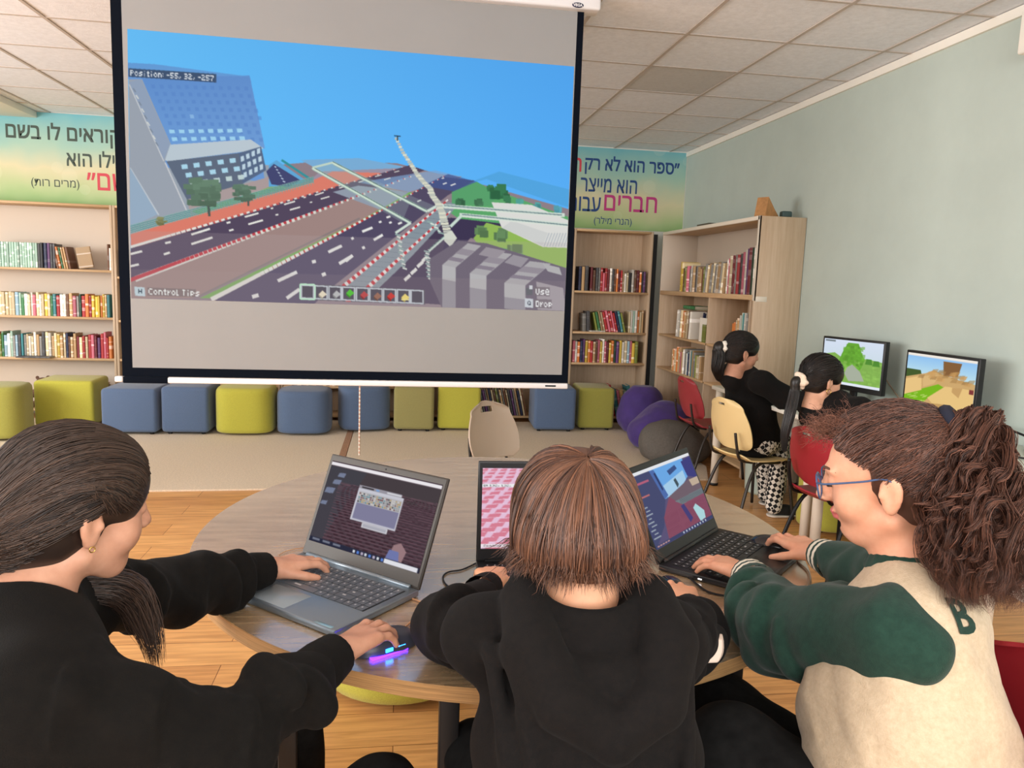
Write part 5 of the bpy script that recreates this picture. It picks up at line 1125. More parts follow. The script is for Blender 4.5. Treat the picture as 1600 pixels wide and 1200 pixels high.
def power_strip():
    c = at_z(1572, 672, TZ); t = thing('power_strip', (c[0], c[1], TZ), 0.12, 'black power strip lying on the near computer desk', 'power strip')
    t.location.x, t.location.y = 3.02, 3.02
    MB().rbox((-0.03, -0.17, 0.001), (0.03, 0.17, 0.042), 0.006).build('strip_body', M_LAPB, t)
    for k in range(4): MB().lathe([(0.0, 0), (0.018, 0), (0.02, 0.002)], (0, -0.11 + 0.07 * k, 0.042), 16).build('socket', M_BLACK, t)
power_strip()
def dz(x, y, h=0.006): return at_x(x, y, 3.0) if False else np.array([*at_z(x, y, TZ + h)[:2], TZ + h])
def cl(p): p = np.array(p); p[0] = min(p[0], 3.05); return p
cable('cable', [np.array([3.02, 3.62, 0.80]), np.array([2.99, 3.45, 0.83]), np.array([2.96, 3.30, 0.85]), np.array([2.96, 3.12, 0.83]), np.array([2.98, 2.98, 0.79])], 0.006, M_CAB, 'thick black cable arching over the power strip')
cable('cable', [np.array([2.93, 3.30, 0.768]), np.array([2.84, 3.18, 0.768]), np.array([2.80, 3.04, 0.768]), np.array([2.86, 2.95, 0.768]), np.array([2.84, 2.82, 0.768])], 0.0045, M_CAB, 'thin black cable looping on the desk below the power strip')
cable('cable', [np.array([3.06, 4.55, 1.06]), np.array([3.06, 4.40, 0.95]), np.array([3.05, 4.25, 0.86]), np.array([3.03, 4.10, 0.79])], 0.004, M_CABG, 'grey cable hanging down the mint wall between the two monitors')

# ------------------------------------------------------------------ chairs: moulded shell seat and back with a hand hole, tube legs
def chair(loc, rz, color, legc, label, hole=0.22, sh=0.42, bt=0.80, w=0.40, group=None, base=0.0):
    t = thing('school_chair', (loc[0], loc[1], base), rz, label, 'chair', group); m = mat('plastic_%d_%d_%d' % color, color, rough=0.42)
    def sheet(fn, nu, nv, skip, th, nm):
        bm = bmesh.new(); vs = [[bm.verts.new(fn(i / nu * 2 - 1, j / nv)) for i in range(nu + 1)] for j in range(nv + 1)]
        for j in range(nv):
            for i in range(nu):
                if not skip((i + 0.5) / nu * 2 - 1, (j + 0.5) / nv): bm.faces.new((vs[j][i], vs[j][i + 1], vs[j + 1][i + 1], vs[j + 1][i]))
        bm.normal_update(); bmesh.ops.solidify(bm, geom=bm.faces[:], thickness=th); bmesh.ops.recalc_face_normals(bm, faces=bm.faces[:])
        me = bpy.data.meshes.new(nm); bm.to_mesh(me); bm.free(); me.materials.append(m)
        o = bpy.data.objects.new(nm, me); COL.objects.link(o); o.parent = t; smooth_by_angle(o, 45); return o
    def back(u, v):
        cw = w / 2 * (0.80 + 0.20 * math.sin(math.pi * min(1, v * 1.1 + 0.12))) * (1 - 0.5 * max(0, (v - 0.82) / 0.18) ** 2.6) * (1 - 0.25 * max(0, (0.12 - v) / 0.12) ** 2)
        z = sh + 0.06 + (bt - sh - 0.06) * (v - 0.05 * max(0, v - 0.6) * u * u * 2)
        return (u * cw, -0.19 - 0.09 * v + 0.045 * u * u, z)
    def seat(u, v):
        cw = w / 2 * (0.9 + 0.1 * math.sin(math.pi * v)) * (1 - 0.22 * max(0, (v - 0.85) / 0.15) ** 2 - 0.2 * max(0, (0.1 - v) / 0.1) ** 2)
        return (u * cw, -0.20 + 0.41 * v, sh + 0.012 * u * u - 0.028 * max(0, (v - 0.8) / 0.2) ** 2 + 0.03 * max(0, (0.12 - v) / 0.12) - 0.006 * math.sin(math.pi * v))
    sheet(back, 20, 20, (lambda u, v: hole and abs(u) < hole and 0.91 - hole * 0.32 < v < 0.91), 0.008, 'backrest'); sheet(seat, 16, 18, lambda u, v: False, 0.009, 'seat')
    lm = mat('chair_tube_%d' % legc[0], legc, rough=0.35, metal=0.6)
    for s in (-1, 1):
        MB().tube(bez([(s * 0.155, 0.15, sh - 0.025), (s * 0.165, 0.17, sh - 0.06), (s * 0.20, 0.21, 0.012)], 14), 0.0105, 10).build('leg', lm, t)
        MB().tube(bez([(s * 0.155, 0.10, sh - 0.022), (s * 0.165, -0.10, sh - 0.05), (s * 0.20, -0.24, 0.012)], 14), 0.0105, 10).build('leg', lm, t)
        MB().tube(bez([(s * 0.13, -0.10, sh - 0.018), (s * 0.135, -0.20, sh + 0.01), (s * 0.135, -0.232, sh + 0.10), (s * 0.13, -0.245, sh + 0.18)], 16), 0.009, 8).build('back_bracket', lm, t)
    MB().tube([(-0.155, 0.02, sh - 0.022), (0.155, 0.02, sh - 0.022)], 0.009, 8).build('cross_bar', lm, t)
    return t
CH_RED1 = chair((2.45, 5.66), math.radians(-84), (156, 50, 58), (60, 56, 54), 'empty red plastic chair at the far end of the desk row')
CH_CREAM = chair((2.30, 4.62), math.radians(-76), (232, 206, 150), (60, 58, 56), 'cream plastic chair under the girl in checkered trousers', sh=0.41, bt=0.80)
CH_RED2 = chair((2.33, 3.63), math.radians(-78), (150, 34, 46), (24, 24, 26), 'red plastic chair under the girl with hoop earring', sh=0.42, bt=0.80)
CH_GREY = chair((0.655, 4.16), math.radians(214), (178, 160, 142), (40, 38, 36), 'beige-grey plastic chair standing beyond the round table', sh=0.40, bt=0.785, hole=0.30, w=0.38)
CH_RED3 = chair((0.765, 1.02), math.radians(82), (140, 30, 40), (150, 40, 44), 'dark red plastic chair under the curly haired girl', sh=0.43, bt=0.93, w=0.44)

chair((0.30, 0.99), 0.0, (150, 34, 46), (24, 24, 26), 'red plastic chair under the child in the black hoodie', sh=0.415, bt=0.76)
chair((-0.60, 0.97), math.radians(-55), (150, 34, 46), (24, 24, 26), 'red plastic chair under the girl in the black sweatshirt at the left', sh=0.415, bt=0.74)
# ------------------------------------------------------------------ people
def skin_mat(name, c, c2):
    m = mat(name, c, rough=0.5, var=0.1, color2=c2, scale=22, bump=0.08, bscale=900, spec=0.35)
    b = m.node_tree.nodes['Principled BSDF']; b.inputs['Subsurface Weight'].default_value = 0.12; b.inputs['Subsurface Radius'].default_value = (0.012, 0.005, 0.003); b.inputs['Subsurface Scale'].default_value = 0.6
    return m
def hair_mat(name, dark, lite, rough=0.42):
    m = bpy.data.materials.new(name); m.use_nodes = True; nt = m.node_tree; N = nt.nodes; L = nt.links; b = N['Principled BSDF']
    a = N.new('ShaderNodeAttribute'); a.attribute_name = 'tone'; mx = N.new('ShaderNodeMix'); mx.data_type = 'RGBA'
    mx.inputs['A'].default_value = rgba(dark); mx.inputs['B'].default_value = rgba(lite); L.new(a.outputs['Fac'], mx.inputs['Factor']); L.new(mx.outputs['Result'], b.inputs['Base Color'])
    b.inputs['Roughness'].default_value = rough; b.inputs['Specular IOR Level'].default_value = 0.45
    return m
class Pose:
    """head frame: origin between the ears; right, forward, up"""
    def __init__(self, C, az, pitch, roll=0.0, sc=1.06):
        self.C = np.array(C, float); self.sc = sc
        a, p = math.radians(az), math.radians(pitch)
        f = np.array([math.sin(a) * math.cos(p), math.cos(a) * math.cos(p), -math.sin(p)]); r0 = np.array([math.cos(a), -math.sin(a), 0.0]); u0 = np.cross(r0, f)
        q = math.radians(roll); self.R = np.stack([r0 * math.cos(q) + u0 * math.sin(q), f, u0 * math.cos(q) - r0 * math.sin(q)], 1)
    def __call__(self, x, y, z): return self.C + self.R @ (np.array([x, y, z]) * self.sc)
    def loc(self, P): return ((np.asarray(P) - self.C) @ self.R) / self.sc
def add_head(S, h, neck, nr=0.048, fine=True):
    k = h.sc; R = h.R
    def E(x, y, z, rx, ry, rz, kk=0.015, op='add', M=None): S.ell(h(x, y, z), np.array([rx, ry, rz]) * k, R if M is None else R @ M, kk * k, op)
    E(0, -0.012, 0.032, 0.073, 0.090, 0.076, 0.0); E(0, 0.035, 0.012, 0.063, 0.056, 0.066, 0.02); E(0, 0.034, -0.042, 0.052, 0.054, 0.056, 0.025); E(0, 0.060, -0.082, 0.026, 0.026, 0.020, 0.025)
    for s in (-1, 1):
        E(s * 0.036, 0.056, -0.032, 0.027, 0.026, 0.030, 0.02)          # cheek
        S.cap(h(s * 0.050, 0.0, -0.062), h(s * 0.022, 0.056, -0.088), 0.018 * k, 0.015 * k, 0.02)   # jaw line
        if fine:
            E(s * 0.030, 0.094, 0.006, 0.019, 0.014, 0.012, 0.012, 'sub'); S.cap(h(s * 0.012, 0.090, 0.024), h(s * 0.044, 0.078, 0.022), 0.006 * k, 0.005 * k, 0.012)  # eye hollow and brow ridge
            E(s * 0.030, 0.079, 0.004, 0.0145, 0.012, 0.0115, 0.004)     # closed lid over the eyeball
        M = np.array(Matrix.Rotation(s * 0.35, 3, 'Z') @ Matrix.Rotation(0.18, 3, 'X'))
        E(s * 0.077, -0.008, -0.012, 0.0075, 0.019, 0.031, 0.006, 'add', M); E(s * 0.072, -0.004, -0.036, 0.007, 0.010, 0.012, 0.006)
        if fine: E(s * 0.087, -0.004, -0.010, 0.007, 0.010, 0.019, 0.005, 'sub', M); E(s * 0.079, 0.006, -0.014, 0.004, 0.005, 0.007, 0.004)
    S.cap(h(0, 0.088, 0.014), h(0, 0.108, -0.022), 0.0075 * k, 0.0105 * k, 0.012)
    if fine:
        for s in (-1, 1): E(s * 0.011, 0.098, -0.026, 0.0085, 0.011, 0.0075, 0.006)
        E(0, 0.089, -0.050, 0.021, 0.0105, 0.0062, 0.006); E(0, 0.087, -0.0605, 0.018, 0.010, 0.0068, 0.006); S.cap(h(-0.021, 0.086, -0.055), h(0.021, 0.086, -0.055), 0.0012, 0.0012, 0.004, 'sub')
        E(0, 0.090, -0.071, 0.016, 0.012, 0.006, 0.008, 'sub')
    S.cap(h(0, -0.022, -0.05), neck, nr * k * 0.95, nr * k * 1.05, 0.03)
def hand(S, w, fwd, up, side, sc=1.0, curl=(25, 30, 20), spread=1.0, thumb=(0.55, 0.80, -0.15), fc=None):
    """side -1: thumb on the left of fwd (right hand), +1: thumb on the right; returns finger tips"""
    B = frame(fwd, up); k = sc
    def p(x, y, z): return np.asarray(w) + B @ (np.array([x * side, y, z]) * k)
    tips = []
    fing = [(0.026, 0.074, 0.062, 7), (0.009, 0.080, 0.069, 1.5), (-0.009, 0.076, 0.064, -4), (-0.026, 0.066, 0.050, -10)]
    S.chain([p(0, -0.01, 0), p(0, 0.015, 0.002)], [0.023 * k, 0.024 * k], 0.015, flat=(B[:, 2], 0.75))
    for i, (x, y, L, a) in enumerate(fing):
        S.cap(p(x * 0.55, 0.012, 0), p(x, y, 0.004), 0.0145 * k, 0.0112 * k, 0.010)
        cu = curl if fc is None else fc[i]; d = 0.0; q = p(x, y, 0.004); az = math.radians(a * spread); r = 0.0094 - (0.0012 if i == 3 else 0)
        for j, f in enumerate((0.46, 0.31, 0.23)):
            d += math.radians(cu[j]); v = B @ (np.array([math.sin(az) * side * math.cos(d), math.cos(az) * math.cos(d), -math.sin(d)]))
            n = q + v * L * f * k; S.cap(q, n, r * k, (r - 0.0009) * k, 0.0025); r -= 0.0009; q = n
        tips.append((q, v, r * k))
    S.cap(p(0.012, 0.012, -0.004), p(0.032, 0.036, -0.008), 0.016 * k, 0.012 * k, 0.012)
    q = p(0.032, 0.036, -0.008); t = nrm(np.array([thumb[0] * side, thumb[1], thumb[2]])); v = B @ t; n = q + v * 0.033 * k; S.cap(q, n, 0.0108 * k, 0.0098 * k, 0.004)
    t2 = nrm(t * np.array([0.55, 1.0, 1.1])); v = B @ t2; m = n + v * 0.025 * k; S.cap(n, m, 0.0098 * k, 0.0076 * k, 0.003); tips.append((m, v, 0.0076 * k)); return tips, B
def folds(S, a, b, ra, rb, ts, seed, depth=0.010, k=0.022):
    """soft cloth ridges wrapping part of a sleeve"""
    g = np.random.default_rng(seed); a = np.asarray(a, float); b = np.asarray(b, float); ax = nrm(b - a); u = nrm(np.cross(ax, [0.13, 0.31, 0.94])); v = np.cross(ax, u)
    for t in ts:
        c = a + (b - a) * t; r = ra + (rb - ra) * t; a0 = g.uniform(0, 6.28); sp = g.uniform(1.6, 3.4); sl = g.normal(0, 0.35)
        pts = [c + (r + 0.001) * (math.cos(q) * u + math.sin(q) * v) + ax * (r * sl * math.sin(q - a0)) for q in np.linspace(a0, a0 + sp, 9)]
        S.chain(pts, [depth * (0.35 + 0.65 * math.sin(math.pi * i / 8)) for i in range(9)], k)
def nails(tips, B, parent, m):
    mb = MB()
    for (q, v, r) in tips[:4]:
        up = B[:, 2] - v * (B[:, 2] @ v); up /= np.linalg.norm(up) + 1e-9; sd = np.cross(v, up); c = q + up * r * 0.93 - v * r * 0.2
        mb.add([c + sd * a * r * 0.62 + v * b * r * 0.95 + up * (-0.14 * r * abs(a) - 0.10 * r * max(0, b)) for (a, b) in ((-1, -1), (0, -1.1), (1, -1), (1, 0.6), (0.5, 1.1), (-0.5, 1.1), (-1, 0.6))], [(0, 1, 2, 3, 4, 5, 6)], 0, True)
    return mb.build('fingernails', m, parent)
def surf(S, C, D, rmax=0.3, n=70):
    rs = np.linspace(0.015, rmax, n); P = np.asarray(C)[None, None, :] + D[:, None, :] * rs[None, :, None]
    d = S.sample(P.reshape(-1, 3)).reshape(len(D), n); ins = d < 0; last = n - 1 - np.argmax(ins[:, ::-1], axis=1); last = np.clip(last, 0, n - 2); i = np.arange(len(D))
    d0, d1 = d[i, last], d[i, last + 1]; t = np.clip(d0 / (d0 - d1 + 1e-9), 0, 1); return np.where(ins.any(1), rs[last] + t * (rs[1] - rs[0]), 0.05)
def tone_mesh(name, paths, rad, tones, m, parent, taper=True):
    """strands: three-sided tapering tubes, tone stored per strand; paths (N,T,3)"""
    N, T, _ = paths.shape; t = np.gradient(paths, axis=1); t /= np.linalg.norm(t, axis=2, keepdims=True) + 1e-12
    ref = np.array([0.31, 0.17, 0.93]); a = np.cross(t, ref); a /= np.linalg.norm(a, axis=2, keepdims=True) + 1e-9; b = np.cross(t, a)
    rad = np.broadcast_to(np.asarray(rad, float).reshape(-1, 1), (N, 1)); prof = (np.clip(1.25 - 1.15 * np.linspace(0, 1, T) ** 3, 0.1, 1) if taper else np.ones(T))[None, :] * rad
    V = np.stack([paths + prof[..., None] * (math.cos(x) * a + math.sin(x) * b) for x in (0, 2.094, 4.189)], 2)
    base = (np.arange(N)[:, None, None] * T + np.arange(T - 1)[None, :, None]) * 3; j = np.arange(3)[None, None, :]; j2 = (j + 1) % 3
    F = np.stack([base + j, base + j2, base + 3 + j2, base + 3 + j], -1).reshape(-1, 4)
    o = raw_mesh(name, V.reshape(-1, 3), F, m, parent); at = o.data.attributes.new('tone', 'FLOAT', 'POINT'); at.data.foreach_set('value', np.repeat(tones, T * 3).astype(np.float32)); return o
def slerp_paths(d0, d1, T):
    d0 = d0 / np.linalg.norm(d0, axis=1, keepdims=True); w = np.maximum(np.arccos(np.clip((d0 * d1).sum(1), -1, 1)), 1e-3)[:, None, None]; t = np.linspace(0, 1, T)[None, :, None]
    p = (np.sin((1 - t) * w) * d0[:, None] + np.sin(t * w) * d1[:, None]) / (np.sin(w) + 1e-9); return p / np.linalg.norm(p, axis=2, keepdims=True)
def via_paths(d0, v, d1, T):
    t = np.linspace(0, 1, T)[None, :, None]; n = lambda q: q / np.linalg.norm(q, axis=-1, keepdims=True)
    a = d0[:, None] * (1 - t) + v[:, None] * t; b = v[:, None] * (1 - t) + d1[:, None] * t; return n(n(a) * (1 - t) + n(b) * t)
def on_surface(S, C, dirs, lift):
    N, T, _ = dirs.shape; r = surf(S, C, dirs.reshape(-1, 3)).reshape(N, T); k = np.array([0.25, 0.5, 0.25]); rp = np.pad(r, ((0, 0), (1, 1)), 'edge'); r = rp[:, :-2] * k[0] + rp[:, 1:-1] * k[1] + rp[:, 2:] * k[2]
    return np.asarray(C) + dirs * (r + lift)[..., None]
def set_tone(o, v):
    at = o.data.attributes.new('tone', 'FLOAT', 'POINT'); at.data.foreach_set('value', np.full(len(o.data.vertices), v, np.float32)); return o
def cuff(p0, p1, r0, r1, mats, parent, name='cuff', bands=None):
    """ribbed sleeve end, open toward the hand, with colour bands along its length"""
    p0 = np.asarray(p0, float); p1 = np.asarray(p1, float); ax = nrm(p1 - p0); u = nrm(np.cross(ax, [0.2, 0.1, 0.97])); v = np.cross(ax, u); n = 40; mb = MB()
    bands = bands or [(0, 1, 0)]; prof = []
    for (a, b, mi) in bands: prof += [(a, mi), ((a + b) / 2, mi), (b, mi)]
    rings = []
    for t, mi in prof: rings.append((p0 + (p1 - p0) * t, (r0 + (r1 - r0) * t) * (1.0 + (0.02 if 0.02 < t < 0.98 else -0.03)), mi))
    rings.append((p1 - ax * 0.002, r1 * 0.88, prof[-1][1])); rings.append((p1 - ax * 0.015, r1 * 0.80, prof[-1][1]))
    for i in range(len(rings) - 1):
        (c0, q0, m0), (c1, q1, m1) = rings[i], rings[i + 1]
        vs = [c + q * (1 + 0.018 * (j % 2)) * (math.cos(2 * math.pi * j / n) * u + math.sin(2 * math.pi * j / n) * v) for c, q in ((c0, q0), (c1, q1)) for j in range(n)]
        mb.add(vs, [(j, (j + 1) % n, n + (j + 1) % n, n + j) for j in range(n)], m0, True)
    return mb.build(name, mats, parent)
M_NAIL = mat('fingernail', (226, 176, 160), rough=0.3)
M_BLK = mat('black_fleece', (17, 16, 16), rough=0.95, var=0.25, color2=(24, 21, 20), scale=90, bump=0.25, bscale=600, sheen=0.015, spec=0.15)
M_BLK2 = mat('black_sweatshirt', (15, 14, 13), rough=0.95, var=0.25, color2=(21, 19, 17), scale=70, bump=0.25, bscale=600, sheen=0.015, spec=0.15)
M_TROU = mat('black_trousers', (9, 9, 9), rough=0.95, var=0.2, color2=(22, 22, 22), scale=40, spec=0.15)
M_SHOE = mat('dark_shoe', (34, 34, 36), rough=0.6); M_SOLE = mat('white_sole', (220, 214, 204), rough=0.6)
def trousers(parent, hip, knees, feet, m, r=(0.085, 0.062, 0.045), shoes=True, vox=0.006, mats=None):
    pts = np.array([hip] + list(knees) + list(feet)); S = SDF(pts.min(0) - 0.16, pts.max(0) + 0.16, vox)
    ax = nrm(np.array(knees[1]) - np.array(knees[0])) * 0.075
    S.ell(hip, (0.15, 0.15, 0.10))
    for i, (kn, ft) in enumerate(zip(knees, feet)):
        hj = np.asarray(hip) + (ax if i else -ax); S.chain([hj, kn, ft], [r[0], r[1], r[2]], 0.025)
    S.ripple(0.006, 30, seed=4); o = S.build('trousers', mats or m, parent)
    if shoes:
        for kn, ft in zip(knees, feet):
            d = np.asarray(kn) - np.asarray(hip); d = nrm([d[0], d[1], 0]); f = np.array([ft[0], ft[1], 0.0]); T = SDF(f - 0.22, f + 0.22, 0.005); T.lo[2] = -0.03
            T.chain([f + [0, 0, 0.055], f + d * 0.09 + [0, 0, 0.04], f + d * 0.15 + [0, 0, 0.034]], [0.042, 0.036, 0.032], 0.02); T.plane((0, 0, 0.012), (0, 0, -1)); T.build('shoe', M_SHOE, parent)
            U = SDF(f - 0.22, f + 0.22, 0.005); U.lo[2] = -0.03; U.chain([f + [0, 0, 0.02], f + d * 0.09 + [0, 0, 0.02], f + d * 0.15 + [0, 0, 0.02]], [0.046, 0.042, 0.036], 0.02); U.plane((0, 0, 0.0015), (0, 0, -1)); U.plane((0, 0, 0.016), (0, 0, 1)); U.build('sole', M_SOLE, parent)
    return S
def lips_and_tint(o, h, mlip):
    """faces inside the lips take the lip material"""
    me = o.data; me.materials.append(mlip); n = len(me.polygons); c = np.empty(n * 3); me.polygons.foreach_get('center', c); L = h.loc(c.reshape(-1, 3) + np.array(o.location))
    e = ((L[:, 0] / 0.022) ** 2 + ((L[:, 2] + 0.0555) / 0.0125) ** 2 < 1) & (L[:, 1] > 0.084) & (L[:, 1] < 0.115); mi = np.zeros(n, np.int32); mi[e] = 1; me.polygons.foreach_set('material_index', mi); me.update()
RNG = np.random.default_rng(11)

# ---- the child in the middle, seen from behind
def child_middle():
    skin = skin_mat('skin_light_warm', (232, 176, 140), (222, 160, 124)); neck = np.array([0.292, 1.135, 0.965]); h = Pose((0.290, 1.185, 1.088), 0, 16, 0, 1.04)
    body = SDF((-0.05, 0.80, 0.45), (0.75, 1.80, 1.26), 0.0034)
    add_head(body, h, neck, 0.047); body.chain([neck, (0.295, 1.08, 0.86), (0.30, 0.98, 0.56)], [0.06, 0.10, 0.11], 0.05)
    lsh, rsh = np.array([0.138, 1.13, 0.925]), np.array([0.438, 1.115, 0.915]); lel, rel = np.array([0.10, 1.37, 0.830]), np.array([0.545, 1.275, 0.828])
    lw, rw = np.array([0.212, 1.600, 0.818]), np.array([0.622, 1.480, 0.806])
    body.chain([(0.2, 1.12, 0.93), lsh, lel, lw], [0.045, 0.04, 0.032, 0.022], 0.02); body.chain([(0.38, 1.11, 0.93), rsh, rel, rw], [0.045, 0.04, 0.032, 0.022], 0.02)
    t1, B1 = hand(body, lw, (0.08, 1, -0.10), (0, 0.05, 1), 1, 1.02, fc=((16, 34, 22), (12, 36, 24), (12, 34, 24), (12, 28, 20))); t2, B2 = hand(body, rw + [0, 0, 0.002], (0.10, 1, -0.02), (0.0, 0.0, 1), -1, 1.02, fc=((4, 26, 22), (2, 26, 24), (6, 28, 24), (14, 26, 20)))
    o = body.build('person', skin, loc=(0.295, 1.0, 0.47)); tag(o, 'child with red-brown bob and black hoodie seen from behind at the round table', 'person')
    o['kind'] = 'thing'; off = -np.array(o.location)
    def put(S, name, m, sm=2): q = S.build(name, m, None, loc=(0, 0, 0), smooth=sm); q.parent = o; q.location = off; return q
    nl = nails(t1 , B1, None, M_NAIL); nl.parent = o; nl.location = off; nl = nails(t2, B2, None, M_NAIL); nl.parent = o; nl.location = off
    # hoodie
    C = SDF((-0.08, 0.74, 0.45), (0.74, 1.62, 1.10), 0.0042)
    C.chain([(0.295, 1.10, 0.90), (0.298, 1.06, 0.78), (0.30, 0.99, 0.62), (0.30, 0.97, 0.52)], [0.135, 0.158, 0.168, 0.17], 0.05, flat=((0, 1, 0), 0.80))
    C.chain([(0.22, 1.125, 0.945), lsh + [0.0, 0, -0.005]], [0.058, 0.060], 0.05); C.chain([(0.37, 1.115, 0.94), rsh + [0, 0, -0.005]], [0.058, 0.060], 0.05)
    C.chain([lsh, lel, lw + (lel - lw) * 0.36], [0.062, 0.056, 0.043], 0.03); C.chain([rsh, rel, rw + (rel - rw) * 0.36], [0.062, 0.056, 0.043], 0.03)
    folds(C, lsh, lel, 0.062, 0.056, (0.5, 0.75, 0.95), 1); folds(C, lel, lw, 0.056, 0.045, (0.12, 0.3, 0.48), 2); folds(C, rsh, rel, 0.062, 0.056, (0.5, 0.75, 0.95), 3); folds(C, rel, rw, 0.056, 0.045, (0.12, 0.3, 0.48), 4)
    C.ripple(0.011, 22, (-0.1, 0.7, 0.4), (0.75, 1.25, 0.95), 2); C.ripple(0.010, 36, (-0.1, 1.2, 0.6), (0.22, 1.62, 1.0), 5); C.ripple(0.010, 36, (0.45, 1.2, 0.6), (0.75, 1.62, 1.0), 6)
    # hanging hood: thick rolled rim from both sides of the neck down the back, sagging pouch, centre seam
    C.ell((0.297, 0.985, 0.855), (0.115, 0.045, 0.10), k=0.015)
    C.chain([(0.212, 1.18, 0.985), (0.200, 1.10, 0.995), (0.196, 1.02, 0.965), (0.232, 0.96, 0.905), (0.30, 0.94, 0.865)], [0.030, 0.040, 0.042, 0.040, 0.036], 0.006); C.chain([(0.380, 1.175, 0.985), (0.392, 1.09, 0.995), (0.398, 1.01, 0.965), (0.366, 0.955, 0.905), (0.30, 0.94, 0.865)], [0.030, 0.040, 0.042, 0.040, 0.036], 0.006)
    C.ell((0.295, 1.10, 1.02), (0.068, 0.060, 0.046), k=0.015, op='sub'); C.ell((neck + h(0, -0.02, -0.05)) / 2, (0.054, 0.054, 0.09), k=0.012, op='sub')
    C.chain([(0.302, 0.91, 0.84), (0.302, 0.88, 0.70), (0.302, 0.84, 0.55)], [0.0025, 0.0025, 0.0025], 0.006, 'sub')
    for (a, b) in (((0.17, 1.02, 0.95), (0.21, 0.88, 0.72)), ((0.14, 1.05, 0.94), (0.17, 0.90, 0.72)), ((0.43, 1.02, 0.94), (0.40, 0.88, 0.72))): C.cap(a, b, 0.012, 0.006, 0.025)
    put(C, 'hoodie', M_BLK)
    for (w, e) in ((lw, lel), (rw, rel)):
        q = cuff(w + (e - w) * 0.30, w + (e - w) * 0.06, 0.041, 0.031, M_BLK, None); q.parent = o; q.location = off
    # pale print patch on the right sleeve
    col = mat('cream_patch', (226, 206, 190), rough=0.8); cc = SDF((0.4, 1.0, 0.7), (0.72, 1.4, 1.0), 0.003); cc.chain([rsh, rel], [0.0665, 0.0605]); w_ = cc._win(cc.lo, cc.lo + cc.v * (cc.n - 1)); Pw = w_[1]; c0 = np.array([0.575, 1.235, 0.835]); cc.d = np.maximum(cc.d, np.maximum(np.abs((Pw - c0)[..., 1] - 0.3 * (Pw - c0)[..., 2]) - 0.013, np.abs((Pw - c0)[..., 2]) - 0.020)); put(cc, 'sleeve_patch', col, 1)
    # white shirt collar glimpsed at the neck
    sc_ = SDF((0.2, 1.02, 0.93), (0.40, 1.25, 1.03), 0.003); sc_.chain([(0.336, 1.10, 0.982), (0.350, 1.13, 0.992), (0.345, 1.17, 0.985)], [0.008, 0.008, 0.006], 0.004); put(sc_, 'shirt_collar', mat('pale_green_shirt', (190, 196, 172), rough=0.8), 1)
    # bob haircut
    hm = hair_mat('hair_red_brown', (60, 38, 30), (150, 104, 78)); A = SDF((0.14, 1.02, 0.93), (0.45, 1.36, 1.27), 0.003); k = h.sc
    A.ell(h(0, -0.010, 0.036), np.array([0.092, 0.104, 0.086]) * k, h.R); A.ell((0.290, 1.150, 1.075), (0.098, 0.096, 0.10), k=0.03); A.chain([(0.291, 1.144, 1.07), (0.292, 1.132, 1.02)], [0.097, 0.088], 0.02)
    hem = 1.046; A.plane((0, 1.10, hem), (0, 0.1, -1)); fh = h(0, 0.075, -0.02); A.ell(fh, np.array([0.058, 0.05, 0.085]) * k, h.R, 0.01, 'sub'); q = put(A, 'hair', hm, 2); set_tone(q, 0.28)
    Cc = np.array([0.291, 1.150, 1.075]); n = 3200; T = 18; ph = RNG.uniform(-2.75, 2.75, n); part = np.array([0.02, -0.12, 1.0])
    th1 = np.radians(RNG.triangular(100, 122, 134, n)); lean = RNG.normal(0, 0.10, n)
    def sph(ph, th): return np.stack([np.sin(th) * np.sin(ph), -np.sin(th) * np.cos(ph), np.cos(th)], -1)
    th = np.linspace(0, 1, T)[None, :] * th1[:, None] + 0.14 * (1 - np.linspace(0, 1, T))[None, :] * RNG.uniform(0.2, 1, n)[:, None]; dirs = sph(ph[:, None] + lean[:, None] * np.linspace(0, 1, T)[None, :] ** 2 + 0.03 * np.sin(5 * np.linspace(0, 1, T)[None, :] + RNG.uniform(0, 6, n)[:, None]), th); dirs = dirs + (part - [0, 0, 1]) * (1 - np.linspace(0, 1, T))[None, :, None] ** 2; dirs /= np.linalg.norm(dirs, axis=2, keepdims=True)
    tt = np.linspace(0, 1, T)[None, :]; clump = 0.0035 * np.sin(ph * 23 + 2 * np.sin(ph * 7)); lift = (RNG.uniform(0.0, 0.0045, n) + clump)[:, None] * np.minimum(1, tt * 4) + 0.001; paths = on_surface(A, Cc, dirs, lift)
    # ends fall straight, some flick outward
    flick = RNG.normal(0.0, 0.03, n) + 0.03 * np.sin(ph * 9); over = paths[:, :, 2] < hem + 0.01; fall = np.clip(hem + 0.012 - paths[:, :, 2], 0, None)
    for i in range(1, T): bad = over[:, i]; paths[bad, i, :2] = paths[bad, i - 1, :2] + 0.0016 * RNG.normal(0, 1, (bad.sum(), 2)) + ((paths[bad, i - 1, :2] - Cc[:2]) * flick[bad][:, None]); paths[bad, i, 2] = paths[bad, i - 1, 2] - RNG.uniform(0.002, 0.011, bad.sum())
    tone = np.clip(0.30 + 0.35 * np.sin(ph * 11 + 1.5 * np.sin(ph * 5)) * 0.5 + RNG.normal(0, 0.22, n), 0, 1); s = tone_mesh('hair_strands', paths, RNG.uniform(0.0007, 0.0014, n), tone, hm, q); s['kind'] = 'stuff'
    trousers(o, (0.30, 0.97, 0.53), [(0.16, 1.36, 0.57), (0.50, 1.36, 0.60)], [(0.17, 1.42, 0.06), (0.50, 1.44, 0.06)], M_TROU)
    for c in o.children:
        if c.name.split('.')[0] in ('trousers', 'shoe', 'sole'): c.location = off
    return o
child_middle()

